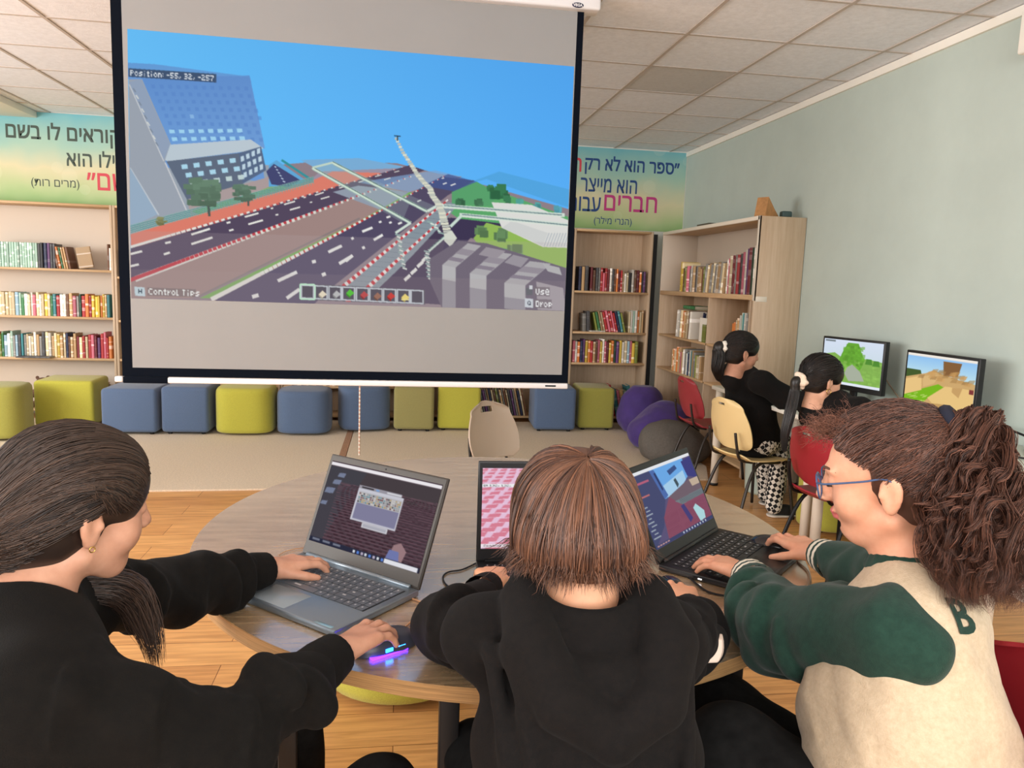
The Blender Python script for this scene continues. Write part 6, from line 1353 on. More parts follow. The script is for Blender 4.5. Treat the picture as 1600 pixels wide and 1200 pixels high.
def sheath(h, S, hull, hairline, tie, n, T, lift, m, name, parent, off, rad=(0.0006, 0.0012), tone=None, wav=0.0, freq=0.0, jit=0.01, over_ear=False):
    """strands combed from the hairline directions to the tie, lying on the hull"""
    d0 = hairline(n); d1 = (np.stack([np.sign(d0[:, 0]) * 0.88, np.full(n, -0.28), np.full(n, 0.34)], 1) if tie is None else np.repeat(nrm(tie)[None], n, 0)) + RNG.normal(0, 0.07, (n, 3)); d1 /= np.linalg.norm(d1, axis=1, keepdims=True)
    # start some strands part of the way along so the whole scalp is covered
    D = slerp_paths(d0, d1, T); st = RNG.uniform(0, 0.55, n) * (RNG.random(n) > 0.35)
    if over_ear:
        v = np.stack([d0[:, 0] * 0.95, np.full(n, -0.10), 0.62 + 0.2 * (1 - np.abs(d0[:, 0]))], 1); low = d0[:, 1] < -0.2; v[low] = d0[low] * 0.5 + d1[low] * 0.5; v /= np.linalg.norm(v, axis=1, keepdims=True); D2 = via_paths(d0, v, d1, T)
    else: D2 = slerp_paths((d0 * (1 - st[:, None]) + d1 * st[:, None]), d1, T)
    Dw = D2 @ h.R.T
    tt = np.linspace(0, 1, T)[None, :]; L = (RNG.uniform(0.0, lift, n))[:, None] * np.minimum(1, tt * 5 + 0.15) + 0.0005
    P = on_surface(hull, h(0, 0, 0.02), Dw, L)
    if wav: P = P + wav * np.stack([np.sin(freq * tt + RNG.uniform(0, 6.28, (n, 1))), np.sin(freq * 1.13 * tt + RNG.uniform(0, 6.28, (n, 1))), np.sin(freq * 0.9 * tt + RNG.uniform(0, 6.28, (n, 1)))], -1)
    P = P + RNG.normal(0, jit * 0.02, P.shape)
    tn = np.clip(RNG.normal(0.35, 0.24, n), 0, 1) if tone is None else tone(n)
    o = tone_mesh(name, P, RNG.uniform(*rad, n), tn, m, parent); o['kind'] = 'stuff'; o.location = off; return o
def tail_strands(axis, rads, n, T, m, name, parent, off, curl=0.0, turns=0.0, rad=(0.0006, 0.0012), tone=None, fly=0.0, lens=(0.75, 1.0), locks=0):
    """a ponytail: strands following a curved axis inside a varying radius, with optional curls"""
    ax = np.array(bez(axis, 60)); s = np.r_[0, np.cumsum(np.linalg.norm(np.diff(ax, axis=0), axis=1))]; s /= s[-1]
    u = np.linspace(0, 1, T)[None, :] * RNG.uniform(*lens, n)[:, None]; P = np.stack([np.interp(u, s, ax[:, k]) for k in range(3)], -1); R = np.interp(u, np.linspace(0, 1, len(rads)), rads)
    a0 = RNG.uniform(0, 2 * math.pi, n)[:, None]; q = np.sqrt(RNG.uniform(0, 1, n))[:, None] * (1 + fly * np.abs(RNG.normal(0, 1, n))[:, None] * u); t = nrm(ax[-1] - ax[0]); e1 = nrm(np.cross(t, [0.3, 0.9, 0.1])); e2 = np.cross(t, e1)
    if locks:
        li = RNG.integers(0, locks, n); a0 = RNG.uniform(0, 6.28, locks)[li][:, None]; q = np.sqrt(RNG.uniform(0.05, 1, locks))[li][:, None] + RNG.normal(0, 0.05, (n, 1)) + fly * np.abs(RNG.normal(0, 1, n))[:, None] * u
    P = P + (R * q * np.cos(a0))[..., None] * e1 + (R * q * np.sin(a0))[..., None] * e2
    if curl:
        f = turns * 2 * math.pi * RNG.uniform(0.7, 1.4, n)[:, None]; p = RNG.uniform(0, 6.28, n)[:, None]; am = curl * RNG.uniform(0.4, 1.3, n)[:, None] * np.minimum(1, u * 6)
        if locks:
            f = turns * 2 * math.pi * RNG.uniform(0.7, 1.35, locks)[li][:, None]; p = RNG.uniform(0, 6.28, locks)[li][:, None] + RNG.normal(0, 0.25, (n, 1)); am = curl * RNG.uniform(0.6, 1.25, locks)[li][:, None] * RNG.uniform(0.55, 1.2, n)[:, None] * np.minimum(1, u * 6)
        P = P + (am * np.cos(f * u + p))[..., None] * e1 + (am * np.sin(f * u + p))[..., None] * e2 + (0.6 * am * np.sin(1.7 * f * u + p))[..., None] * t
    tn = np.clip(RNG.normal(0.35, 0.25, n), 0, 1) if tone is None else tone(n); o = tone_mesh(name, P, RNG.uniform(*rad, n), tn, m, parent); o['kind'] = 'stuff'; o.location = off; return o
def hairline_dirs(high=False, low=False):
    """directions (head frame) around the hairline: forehead, temples, above the ears, nape"""
    key = [(0.0, 0.80, 0.62), (0.42, 0.72, 0.55), (0.66, 0.58, 0.30), (0.78, 0.42, 0.02), (0.86, 0.22, -0.02), (0.90, 0.02, 0.22), (0.90, -0.25, 0.0), (0.80, -0.45, -0.42), (0.42, -0.66, -0.70), (0.0, -0.70, -0.78)]
    if low: key[2:6] = [(0.66, 0.58, 0.25), (0.80, 0.42, -0.06), (0.87, 0.20, -0.08), (0.88, 0.04, 0.22)]
    key.insert(len(key) - 3, (0.88, -0.14, 0.06)); key.insert(len(key) - 2, (0.86, -0.36, -0.20))
    if high: key = [(0.0, 0.77, 0.66), (0.42, 0.68, 0.58), (0.66, 0.54, 0.36), (0.78, 0.40, 0.16), (0.86, 0.20, 0.14)] + key[5:]
    key = key + [(-a, b, c) for a, b, c in key[-2:0:-1]]; K = np.array(key + key[:1])
    def f(n):
        t = RNG.uniform(0, len(K) - 1, n); i = t.astype(int); w = (t - i)[:, None]; d = K[i] * (1 - w) + K[i + 1] * w + RNG.normal(0, 0.03, (n, 3)); d[:, 2] = np.where((d[:, 1] > 0.1) & (not low), np.maximum(d[:, 2], 0.9 * d[:, 1] - 0.13), d[:, 2]); return d / np.linalg.norm(d, axis=1, keepdims=True)
    return f
def scalp(h, lo, hi, vox=0.003, th=0.010, face=True, high=False):
    k = h.sc; A = SDF(lo, hi, vox); e = th
    A.ell(h(0, -0.012, 0.032), (np.array([0.073, 0.090, 0.076]) + e) * k, h.R); A.ell(h(0, 0.030, 0.030), (np.array([0.064, 0.058, 0.060]) + e * 0.8) * k, h.R, 0.02); A.ell(h(0, -0.035, -0.03), (np.array([0.056, 0.056, 0.05]) + e) * k, h.R, 0.03)
    if face:
        if high: A.ell(h(0, 0.105, -0.002), np.array([0.068, 0.078, 0.098]) * k, h.R, 0.008, 'sub'); [A.ell(h(s * 0.072, 0.066, 0.016), np.array([0.038, 0.048, 0.048]) * k, h.R, 0.008, 'sub') for s in (-1, 1)]
        else: A.ell(h(0, 0.105, -0.020), np.array([0.063, 0.070, 0.088]) * k, h.R, 0.012, 'sub')       # face opening
        for s in (-1, 1): A.ell(h(s * 0.088, 0.020, -0.035), np.array([0.030, 0.048, 0.040]) * k, h.R, 0.010, 'sub')   # cheek and ear
        A.ell(h(0, -0.02, -0.125), np.array([0.09, 0.09, 0.055]) * k, h.R, 0.01, 'sub')
    return A
def temple_dirs():
    def f(n):
        s = np.where(RNG.random(n) < 0.5, -1, 1); u = RNG.random(n); y = 0.10 + 0.58 * u; d = np.stack([s * np.sqrt(np.clip(1 - y * y, 0, 1)) * 0.9, y, RNG.uniform(-0.24, 0.36, n) + 0.12 * u], 1); return d / np.linalg.norm(d, axis=1, keepdims=True)
    return f
def nape_dirs():
    def f(n):
        a = RNG.uniform(-1.75, 1.75, n); d = np.stack([np.sin(a), -np.cos(a) * 0.9, np.interp(np.abs(a), [0, 0.8, 1.4, 1.75], [-0.75, -0.55, -0.22, 0.05]) + RNG.uniform(-0.12, 0.25, n)], 1); return d / np.linalg.norm(d, axis=1, keepdims=True)
    return f
class Child:
    def __init__(self, label, skin, loc): self.label, self.skin, self.loc = label, skin, np.array(loc, float)
    def body(self, S, smooth=2):
        self.o = tag(S.build('person', self.skin, loc=self.loc, smooth=smooth), self.label, 'person'); self.off = -self.loc; return self.o
    def put(self, S, name, m, smooth=2, keep=True): q = S.build(name, m, None, loc=(0, 0, 0), smooth=smooth, keep=keep); q.parent = self.o; q.location = self.off; return q
    def mb(self, mb, name, m, smooth=True): q = mb.build(name, m, self.o); q.location = self.off; return q
    def cuff(self, *a, **k): q = cuff(*a[:4], a[4], None, **k); q.parent = self.o; q.location = self.off; return q
    def legs(self, *a, **k):
        before = set(self.o.children); T = trousers(self.o, *a, **k)
        for c in self.o.children:
            if c not in before: c.location = self.off
        return T

# ---- girl in black at the left, turned toward the laptop
def girl_left():
    skin = skin_mat('skin_tan', (206, 156, 130), (190, 138, 112)); h = Pose(at_d(118, 790, 1.16), 47, 12, 0, 1.03); neck = np.array([-0.535, 1.135, 0.985])
    P = Child('girl in black sweatshirt with long dark hair seated at the left of the round table', skin, (-0.55, 1.05, 0.47))
    rsh, rel, rw = np.array([-0.46, 0.97, 0.915]), np.array([-0.245, 1.06, 0.80]), np.array([-0.097, 1.318, 0.813]); lsh, lel, lw = np.array([-0.565, 1.335, 0.915]), np.array([-0.435, 1.565, 0.835]), np.array([-0.288, 1.745, 0.806])
    B = SDF((-0.78, 0.84, 0.50), (0.06, 1.95, 1.28), 0.0036); add_head(B, h, neck, 0.046); B.chain([neck, (-0.55, 1.10, 0.86), (-0.60, 1.0, 0.58)], [0.06, 0.10, 0.11], 0.05)
    B.chain([neck + [0.02, -0.04, -0.04], rsh, rel, rw], [0.045, 0.04, 0.032, 0.023], 0.02); B.chain([neck + [0, 0.05, -0.04], lsh, lel, lw], [0.045, 0.04, 0.032, 0.023], 0.02)
    t1, B1 = hand(B, rw, (0.62, 0.80, -0.05), (-0.10, 0.0, 1), -1, 1.10, fc=((-6, 30, 26), (-4, 34, 26), (0, 36, 28), (8, 34, 26)), thumb=(0.75, 0.62, -0.30), spread=1.3); t2, B2 = hand(B, lw, (0.80, 0.52, -0.06), (0.0, 0.0, 1), 1, 1.06, fc=((6, 30, 24), (4, 30, 24), (8, 32, 24), (16, 30, 22)))
    P.body(B); lips_and_tint(P.o, h, mat('lips', (176, 96, 92), rough=0.4))
    for t, b in ((t1, B1), (t2, B2)): q = nails(t, b, None, M_NAIL); q.parent = P.o; q.location = P.off
    C = SDF((-0.86, 0.72, 0.45), (0.0, 1.80, 1.08), 0.0045)
    C.chain([(-0.545, 1.10, 0.90), (-0.565, 1.06, 0.78), (-0.60, 1.0, 0.60), (-0.62, 0.96, 0.50)], [0.145, 0.165, 0.17, 0.165], 0.05); C.chain([neck + [0.0, -0.02, -0.045], rsh + [0, 0.01, 0]], [0.07, 0.088], 0.05); C.chain([neck + [0, 0.04, -0.045], lsh], [0.066, 0.075], 0.05)
    C.chain([rsh, rel, rw + (rel - rw) * 0.38], [0.090, 0.074, 0.050], 0.035); C.chain([lsh, lel, lw + (lel - lw) * 0.38], [0.072, 0.062, 0.048], 0.03)
    folds(C, rsh, rel, 0.090, 0.074, (0.45, 0.7, 0.9, 1.05), 11, 0.009); folds(C, rel, rw, 0.074, 0.052, (0.06, 0.2, 0.34, 0.48), 12, 0.008); folds(C, lsh, lel, 0.072, 0.062, (0.5, 0.8), 13); folds(C, lel, lw, 0.062, 0.048, (0.1, 0.3, 0.5), 14)
    C.ripple(0.010, 24, (-0.9, 0.7, 0.4), (-0.3, 1.4, 1.1), 21); C.ripple(0.012, 38, (-0.4, 0.9, 0.6), (0.0, 1.4, 1.0), 22); C.ripple(0.010, 40, (-0.6, 1.35, 0.6), (-0.2, 1.8, 1.0), 23)
    C.chain([(-0.62, 0.98, 0.93), (-0.52, 0.90, 0.80), (-0.42, 0.90, 0.72)], [0.006] * 3, 0.025); C.chain([(-0.42, 1.02, 0.86), (-0.46, 0.98, 0.72), (-0.54, 0.92, 0.60)], [0.004] * 3, 0.02, 'sub')
    C.chain([neck + [0, 0, 0.01], h(0, -0.03, -0.08)], [0.056, 0.062], 0.012, 'sub'); P.put(C, 'sweatshirt', M_BLK2)
    P.cuff(rw + (rel - rw) * 0.33, rw + (rel - rw) * 0.04, 0.047, 0.040, M_BLK2); P.cuff(lw + (lel - lw) * 0.32, lw + (lel - lw) * 0.04, 0.045, 0.039, M_BLK2)
    # collar rib round the neck
    rib = SDF(neck - 0.12, neck + 0.12, 0.003); ang = np.linspace(0, 2 * math.pi, 25); nx = nrm(h.C - neck); e1 = nrm(np.cross(nx, [0, 1, 0])); e2 = np.cross(nx, e1); rib.chain([neck - nx * 0.012 + 0.062 * (math.cos(a) * e1 + math.sin(a) * e2) for a in ang], [0.009] * 25, 0.0); P.put(rib, 'collar', M_BLK2, 1)
    # hair drawn back from the forehead to the nape, loose length falling in front of the far shoulder
    hm = hair_mat('hair_dark_brown', (30, 23, 21), (84, 66, 56), 0.36); A = scalp(h, h.C - 0.20, h.C + 0.20, 0.003, 0.012); A.ell(h(0.0, -0.085, -0.035), (0.062, 0.05, 0.06), k=0.04); cap = P.put(A, 'hair', hm); set_tone(cap, 0.14)
    hull = scalp(h, h.C - 0.20, h.C + 0.20, 0.0035, 0.014, False); hull.ell(h(0.0, -0.085, -0.035), (0.062, 0.05, 0.06), k=0.04)
    sheath(h, None, hull, hairline_dirs(low=True), (0.0, -0.82, -0.50), 4200, 20, 0.005, hm, 'hair_strands', cap, (0, 0, 0), rad=(0.0006, 0.0013), over_ear=True)
    sheath(h, None, hull, temple_dirs(), None, 1500, 12, 0.004, hm, 'temple_strands', cap, (0, 0, 0), rad=(0.0006, 0.0012)); sheath(h, None, hull, nape_dirs(), (0.0, -0.82, -0.50), 1500, 12, 0.005, hm, 'nape_strands', cap, (0, 0, 0), rad=(0.0006, 0.0012))
    tail_strands([h(0.02, -0.11, -0.06), h(-0.06, -0.12, -0.10), (-0.60, 1.25, 0.97), (-0.47, 1.315, 0.945), (-0.405, 1.265, 0.90), (-0.375, 1.22, 0.84)], [0.03, 0.035, 0.035, 0.034, 0.030, 0.012], 700, 26, hm, 'loose_hair', cap, (0, 0, 0), 0.004, 2.5, rad=(0.0007, 0.0014), tone=lambda n: np.clip(RNG.normal(0.6, 0.25, n), 0, 1))
    ear = MB(); c = h(0.080, -0.002, -0.046); ear.tube([c + 0.004 * (math.cos(a) * h.R[:, 2] + math.sin(a) * h.R[:, 1]) for a in np.linspace(0, 6.28, 15)], 0.0009, 6, cap=False); P.mb(ear, 'earring', mat('gold', (214, 176, 96), rough=0.25, metal=1.0))
    br = MB()
    for s in (-1, 1): br.tube([h(s * 0.014, 0.092, 0.021), h(s * 0.030, 0.089, 0.027), h(s * 0.046, 0.076, 0.022)], [0.0016, 0.0024, 0.001], 6)
    P.mb(br, 'eyebrows', hm); set_tone(P.o.children[-1], 0.1) if False else None
    # blue-grey print on the chest and a small white drawstring end
    pr = SDF((-0.48, 0.98, 0.70), (-0.28, 1.22, 0.92), 0.003); pr.ell((-0.395, 1.10, 0.80), (0.034, 0.05, 0.05)); pr.ell((-0.40, 1.09, 0.805), (0.028, 0.044, 0.044), op='sub')
    t = MB().tube([(-0.435, 1.10, 0.962), (-0.425, 1.112, 0.957)], 0.0042, 8); P.mb(t, 'drawstring_tip', M_WHITE)
    P.legs((-0.60, 0.96, 0.53), [(-0.22, 1.56, 0.60), (-0.02, 1.30, 0.535)], [(-0.20, 1.64, 0.06), (0.06, 1.42, 0.06)], M_TROU, r=(0.09, 0.07, 0.05))
girl_left()

# ---- curly haired girl in a cream and green varsity jacket at the right
def girl_right():
    skin = skin_mat('skin_fair', (224, 168, 138), (212, 150, 120)); h = Pose(at_d(1390, 745, 1.30), -50, 13, 0, 1.04); neck = np.array([0.865, 1.125, 1.030])
    P = Child('curly haired girl with blue glasses in a cream and green varsity jacket', skin, (0.95, 1.0, 0.47))
    lsh, lel, lw = np.array([0.785, 1.015, 0.945]), np.array([0.735, 1.265, 0.852]), np.array([0.828, 1.635, 0.812]); rsh, rel, rw = np.array([0.985, 1.235, 0.945]), np.array([1.06, 1.50, 0.845]), np.array([1.085, 1.765, 0.810])
    B = SDF((0.60, 0.82, 0.50), (1.24, 1.98, 1.32), 0.0034); add_head(B, h, neck, 0.041); B.chain([neck, (0.83, 1.07, 0.86), (0.81, 1.01, 0.58)], [0.055, 0.10, 0.11], 0.05)
    B.chain([neck + [-0.02, -0.03, -0.05], lsh, lel, lw], [0.045, 0.04, 0.032, 0.022], 0.02); B.chain([neck + [0.03, 0.03, -0.05], rsh, rel, rw], [0.045, 0.04, 0.032, 0.022], 0.02)
    t1, B1 = hand(B, lw, (-0.46, 0.85, -0.05), (0.0, 0.0, 1), 1, 1.10, fc=((6, 20, 16), (4, 22, 16), (6, 24, 16), (12, 22, 16)), spread=1.3, thumb=(0.6, 0.75, -0.2)); t2, B2 = hand(B, rw, (-0.30, 0.90, 0.0), (-0.1, -0.1, 1), -1, 1.10, fc=((-8, 34, 28), (-8, 36, 28), (-2, 38, 28), (8, 36, 26)), thumb=(0.78, 0.6, -0.15))
    P.body(B); lips_and_tint(P.o, h, mat('lips_rose', (206, 112, 108), rough=0.4))
    for t, b in ((t1, B1), (t2, B2)): q = nails(t, b, None, M_NAIL); q.parent = P.o; q.location = P.off
    cream = mat('cream_fleece', (198, 180, 154), rough=0.95, var=0.15, color2=(182, 163, 136), scale=120, bump=0.3, bscale=500, sheen=0.15, spec=0.15); green = mat('bottle_green_fleece', (34, 62, 52), rough=0.95, var=0.2, color2=(26, 50, 42), scale=80, bump=0.25, bscale=500, sheen=0.12, spec=0.15)
    C = SDF((0.58, 0.70, 0.42), (1.30, 1.50, 1.10), 0.0042)
    C.chain([(0.84, 1.09, 0.925), (0.815, 1.05, 0.80), (0.835, 1.0, 0.67), (0.86, 0.97, 0.56)], [0.122, 0.140, 0.142, 0.15], 0.05); C.chain([neck + [-0.02, -0.03, -0.05], lsh + [0.02, 0.01, 0.0]], [0.064, 0.068], 0.05); C.chain([neck + [0.03, 0.03, -0.05], rsh], [0.064, 0.068], 0.05)
    C.ripple(0.012, 22, seed=31); C.ripple(0.004, 70, seed=32)
    for a, b in (((0.80, 0.95, 0.80), (0.98, 0.86, 0.68)), ((0.78, 0.97, 0.74), (0.97, 0.86, 0.60)), ((0.80, 1.0, 0.68), (0.95, 0.86, 0.55))): C.cap(a, b, 0.010, 0.006, 0.03)
    C.chain([neck + [0, 0, 0.012], h(0, -0.02, -0.09)], [0.054, 0.06], 0.012, 'sub'); P.put(C, 'jacket', cream)
    G = SDF((0.56, 0.86, 0.68), (0.95, 1.68, 1.06), 0.004); G.chain([lsh + (lel - lsh) * 0.08, lel, lw + (lel - lw) * 0.36], [0.086, 0.080, 0.056], 0.035); ax = nrm(lel - lsh); folds(G, lsh, lel, 0.086, 0.080, (0.55, 0.8, 0.98), 21, 0.013); folds(G, lel, lw, 0.080, 0.056, (0.05, 0.16, 0.28, 0.42), 25, 0.014); G.ripple(0.010, 36, seed=41); G.cap(lel + [0.03, 0.12, 0.03], lel + [-0.04, 0.02, 0.06], 0.012, 0.008, 0.03); P.put(G, 'left_sleeve', green)
    G = SDF((0.85, 1.12, 0.68), (1.24, 1.80, 1.06), 0.004); G.chain([rsh, rel, rw + (rel - rw) * 0.40], [0.084, 0.074, 0.054], 0.035); G.ripple(0.010, 36, seed=43); P.put(G, 'right_sleeve', green)
    bands = [(0.0, 0.24, 0), (0.26, 0.42, 1), (0.44, 0.58, 0), (0.60, 0.78, 1), (0.80, 1.0, 0)]; white = mat('cuff_white', (226, 218, 200), rough=0.9)
    P.cuff(lw + (lel - lw) * 0.29, lw + (lel - lw) * 0.04, 0.050, 0.041, [green, white], bands=bands); P.cuff(rw + (rel - rw) * 0.36, rw + (rel - rw) * 0.05, 0.049, 0.040, [green, white], bands=bands)
    rib = SDF(neck - 0.13, neck + 0.13, 0.003); ang = np.linspace(0, 2 * math.pi, 25); nx = nrm(h(0, -0.022, -0.05) - neck); e1 = nrm(np.cross(nx, [0, 1, 0])); e2 = np.cross(nx, e1)
    for o_, r_ in ((0.0, 0.066), (0.010, 0.061), (0.019, 0.056)): rib.chain([neck - nx * 0.002 + nx * o_ + r_ * (math.cos(a) * e1 + math.sin(a) * e2) for a in ang], [0.009] * 25, 0.004)
    P.put(rib, 'collar', green, 1)
    # lettering on chest and back, cut to follow the cloth
    def letter(s, c, nrm_, up, size, nm):
        n_ = nrm(nrm_); r_ = nrm(np.cross(up, n_)); u_ = np.cross(n_, r_); o = font_mesh(nm, s, size, green, P.o, Matrix.Identity(4), 0.0, 0.002); bm = bmesh.new(); bm.from_mesh(o.data); bmesh.ops.triangulate(bm, faces=bm.faces[:]); bmesh.ops.subdivide_edges(bm, edges=[e for e in bm.edges if e.calc_length() > 0.008], cuts=2, use_grid_fill=False); bm.to_mesh(o.data); bm.free()
        v = np.array([q.co for q in o.data.vertices]); mid = (v.max(0) + v.min(0)) / 2; W = np.asarray(c) + (v[:, :1] - mid[0]) * r_ + (v[:, 1:2] - mid[1]) * u_
        for _ in range(12): W = W - (C.sample(W) - 0.0025)[:, None] * n_ * 0.9
        o.data.vertices.foreach_set('co', W.ravel().astype(np.float32)); o.data.update(); o.location = P.off
    def at_surface(S_, px, py, d0=0.9, d1=1.6):
        q = np.array([at_d(px, py, d) for d in np.linspace(d0, d1, 500)]); ok = np.all((q > S_.lo) & (q < S_.lo + S_.v * (S_.n - 1)), 1); i = int(np.argmax((S_.sample(q) < 0.002) & ok)); p = q[i]; e_ = 0.006; g_ = np.array([S_.sample(np.array([p + v_, p - v_])) for v_ in np.eye(3) * e_]); return p, nrm(g_[:, 0] - g_[:, 1])
    for ch, (px, py), up_, sz, nm in (('B', (1503, 962), (0.16, 0.1, 1), 0.075, 'back_lettering'), ('W', (1318, 908), (0.2, 0.1, 1), 0.055, 'chest_lettering')):
        p_, n_ = at_surface(C, px, py); letter(ch, p_, n_, up_, sz, nm)
    # hair: frizzy scalp, band, big curly ponytail
    hm = hair_mat('hair_curly_brown', (46, 30, 26), (128, 84, 66), 0.5); A = scalp(h, h.C - 0.21, h.C + 0.21, 0.003, 0.008, True, True); cap = P.put(A, 'hair', hm); set_tone(cap, 0.22); hull = scalp(h, h.C - 0.21, h.C + 0.21, 0.0035, 0.012, False)
    tie_d = np.array([0.0, -0.88, 0.46]); tn = lambda n: np.clip(RNG.normal(0.38, 0.22, n), 0, 1)
    sheath(h, None, hull, hairline_dirs(True), tie_d, 3800, 20, 0.007, hm, 'hair_strands', cap, (0, 0, 0), rad=(0.0005, 0.0011), tone=tn, wav=0.0016, freq=22.0, jit=0.02); sheath(h, None, hull, nape_dirs(), tie_d, 1600, 16, 0.005, hm, 'nape_strands', cap, (0, 0, 0), rad=(0.0005, 0.001), tone=tn, wav=0.0014, freq=20.0)
    tie = h(0, -0.105, 0.076); e = nrm(h.R @ tie_d); r1 = nrm(np.cross(e, [0, 0, 1])); r2 = np.cross(e, r1); st = MB(); st.tube([tie + 0.026 * (math.cos(a) * r1 + math.sin(a) * r2) for a in np.linspace(0, 6.283, 21)], 0.012, 10, cap=False); P.mb(st, 'hair_tie', mat('navy_hair_tie', (24, 28, 44), rough=0.9))
    axis = [tie - e * 0.01, tie + e * 0.03, at_d(1518, 712, 1.215), at_d(1516, 780, 1.19), at_d(1520, 850, 1.17), at_d(1532, 910, 1.15), at_d(1542, 955, 1.14)]
    Tl = SDF(np.array([0.75, 0.80, 0.80]), np.array([1.25, 1.40, 1.42]), 0.005); bx_ = bez(axis[2:6], 30); Tl.chain(bx_, list(np.interp(np.linspace(0, 1, len(bx_)), [0, 0.3, 0.7, 1], [0.012, 0.030, 0.030, 0.012])), 0.02); Tl.ripple(0.008, 50, seed=51); tl = P.put(Tl, 'ponytail', hm); set_tone(tl, 0.2)
    tail_strands(axis, [0.014, 0.034, 0.052, 0.064, 0.066, 0.060, 0.040], 6500, 46, hm, 'ponytail_curls', tl, (0, 0, 0), 0.0125, 4.2, rad=(0.0003, 0.0008), fly=0.10, tone=tn, locks=130)
    # loose frizz above the forehead
    f0 = h(0, 0.075, 0.085); n = 520; T = 18; a = RNG.uniform(0, 1, (n, 3)) - 0.5; st_ = np.array([h(*(np.array([0.05 * x, 0.060 + 0.03 * y, 0.088 + 0.012 * z]))) for x, y, z in a * 2]); u = np.linspace(0, 1, T)[None, :, None]; dr = (h.R @ np.array([0, 0.9, 0.25]))[None] + RNG.normal(0, 0.45, (n, 3)); dr /= np.linalg.norm(dr, axis=1, keepdims=True)
    pa = st_[:, None] + dr[:, None] * u * RNG.uniform(0.02, 0.055, (n, 1, 1)) + 0.005 * np.sin(18 * u + RNG.uniform(0, 6.28, (n, 1, 3))) * u; fz = tone_mesh('forehead_curls', pa, np.full(n, 0.00035), np.clip(RNG.normal(0.7, 0.2, n), 0, 1), hm, cap); fz['kind'] = 'stuff'
    # face details: eye, lashes, brows
    ew = mat('eye_white', (236, 230, 224), rough=0.2); ei = mat('eye_brown', (58, 36, 26), rough=0.15); ey = MB(); ir = MB(); la = MB(); br = MB()
    for s in (-1, 1):
        c = h(s * 0.030, 0.0785, 0.003); M_ = Matrix.Translation(c) @ Matrix(h.R.tolist()).to_4x4()
        ey.lathe([(0.0, -0.0122)] + [(0.0122 * math.sin(t), -0.0122 * math.cos(t)) for t in np.linspace(0.2, 2.94, 12)] + [(0.0, 0.0122)], (0, 0, 0), 18, 0, True, M_)
        q = M_ @ Matrix.Rotation(math.radians(-90 - 24), 4, 'X'); ir.lathe([(0.0, 0.0121), (0.003, 0.0119), (0.0052, 0.0112)], (0, 0, 0), 16, 0, True, q)
        la.tube([h(s * (0.030 + 0.013 * math.sin(t)), 0.0785 + 0.0135 * math.cos(t), -0.001 - 0.002 * math.cos(t)) for t in np.linspace(-0.9, 1.25, 10)], 0.0013, 6)
        br.tube([h(s * 0.013, 0.094, 0.021), h(s * 0.028, 0.092, 0.028), h(s * 0.040, 0.084, 0.027), h(s * 0.050, 0.072, 0.021)], [0.0014, 0.0026, 0.0022, 0.0008], 7)
    P.mb(ey, 'eyeballs', ew); P.mb(ir, 'irises', ei); P.mb(la, 'eyelashes', mat('lash_black', (20, 16, 16))); P.mb(br, 'eyebrows', mat('brow_brown', (92, 60, 46), rough=0.8))
    # glasses
    g = MB(); le = MB(); fr = mat('blue_glasses_frame', (62, 84, 120), rough=0.3)
    for s in (-1, 1):
        pts = [h(s * 0.034 + x, 0.106 - 0.10 * max(0, abs(s * 0.034 + x) - 0.02) , -0.001 + z) for x, z in rrect(0.050, 0.040, 0.015, 5)]; g.tube(pts + [pts[0]], 0.0016, 8, cap=False)
        le.add(pts, [tuple(range(len(pts)))], 0, True)
        g.tube(bez([h(s * 0.058, 0.1025, 0.008), h(s * 0.074, 0.085, 0.008), h(s * 0.081, 0.030, 0.010), h(s * 0.083, -0.004, 0.012), h(s * 0.080, -0.024, -0.006)], 20), 0.0017, 8)
    g.tube(bez([h(-0.010, 0.106, 0.004), h(0, 0.112, 0.009), h(0.010, 0.106, 0.004)], 10), 0.0015, 8); gl = P.mb(g, 'glasses', fr)
    gm = mat('lens', (200, 214, 230), rough=0.02, alpha=0.16, spec=0.6); q = le.build('lenses', gm, gl)
    TS = P.legs((0.82, 0.95, 0.57), [(0.585, 1.15, 0.66), (0.66, 1.35, 0.60)], [(0.62, 1.24, 0.06), (0.74, 1.50, 0.06)], M_TROU, r=(0.115, 0.098, 0.055))
    for dx in (0, 26):
        pts = [at_surface(TS, 1318 + dx + 0.86 * (y - 1130), y, 0.7, 1.6) for y in range(1130, 1215, 6)]; pts = [q for q, n_ in pts if TS.sample(q[None])[0] < 0.01 and C.sample(q[None])[0] > -0.004]
        if len(pts) > 2: st = MB(); st.tube(pts, 0.004, 6); P.mb(st, 'trouser_stripe', white)
girl_right()

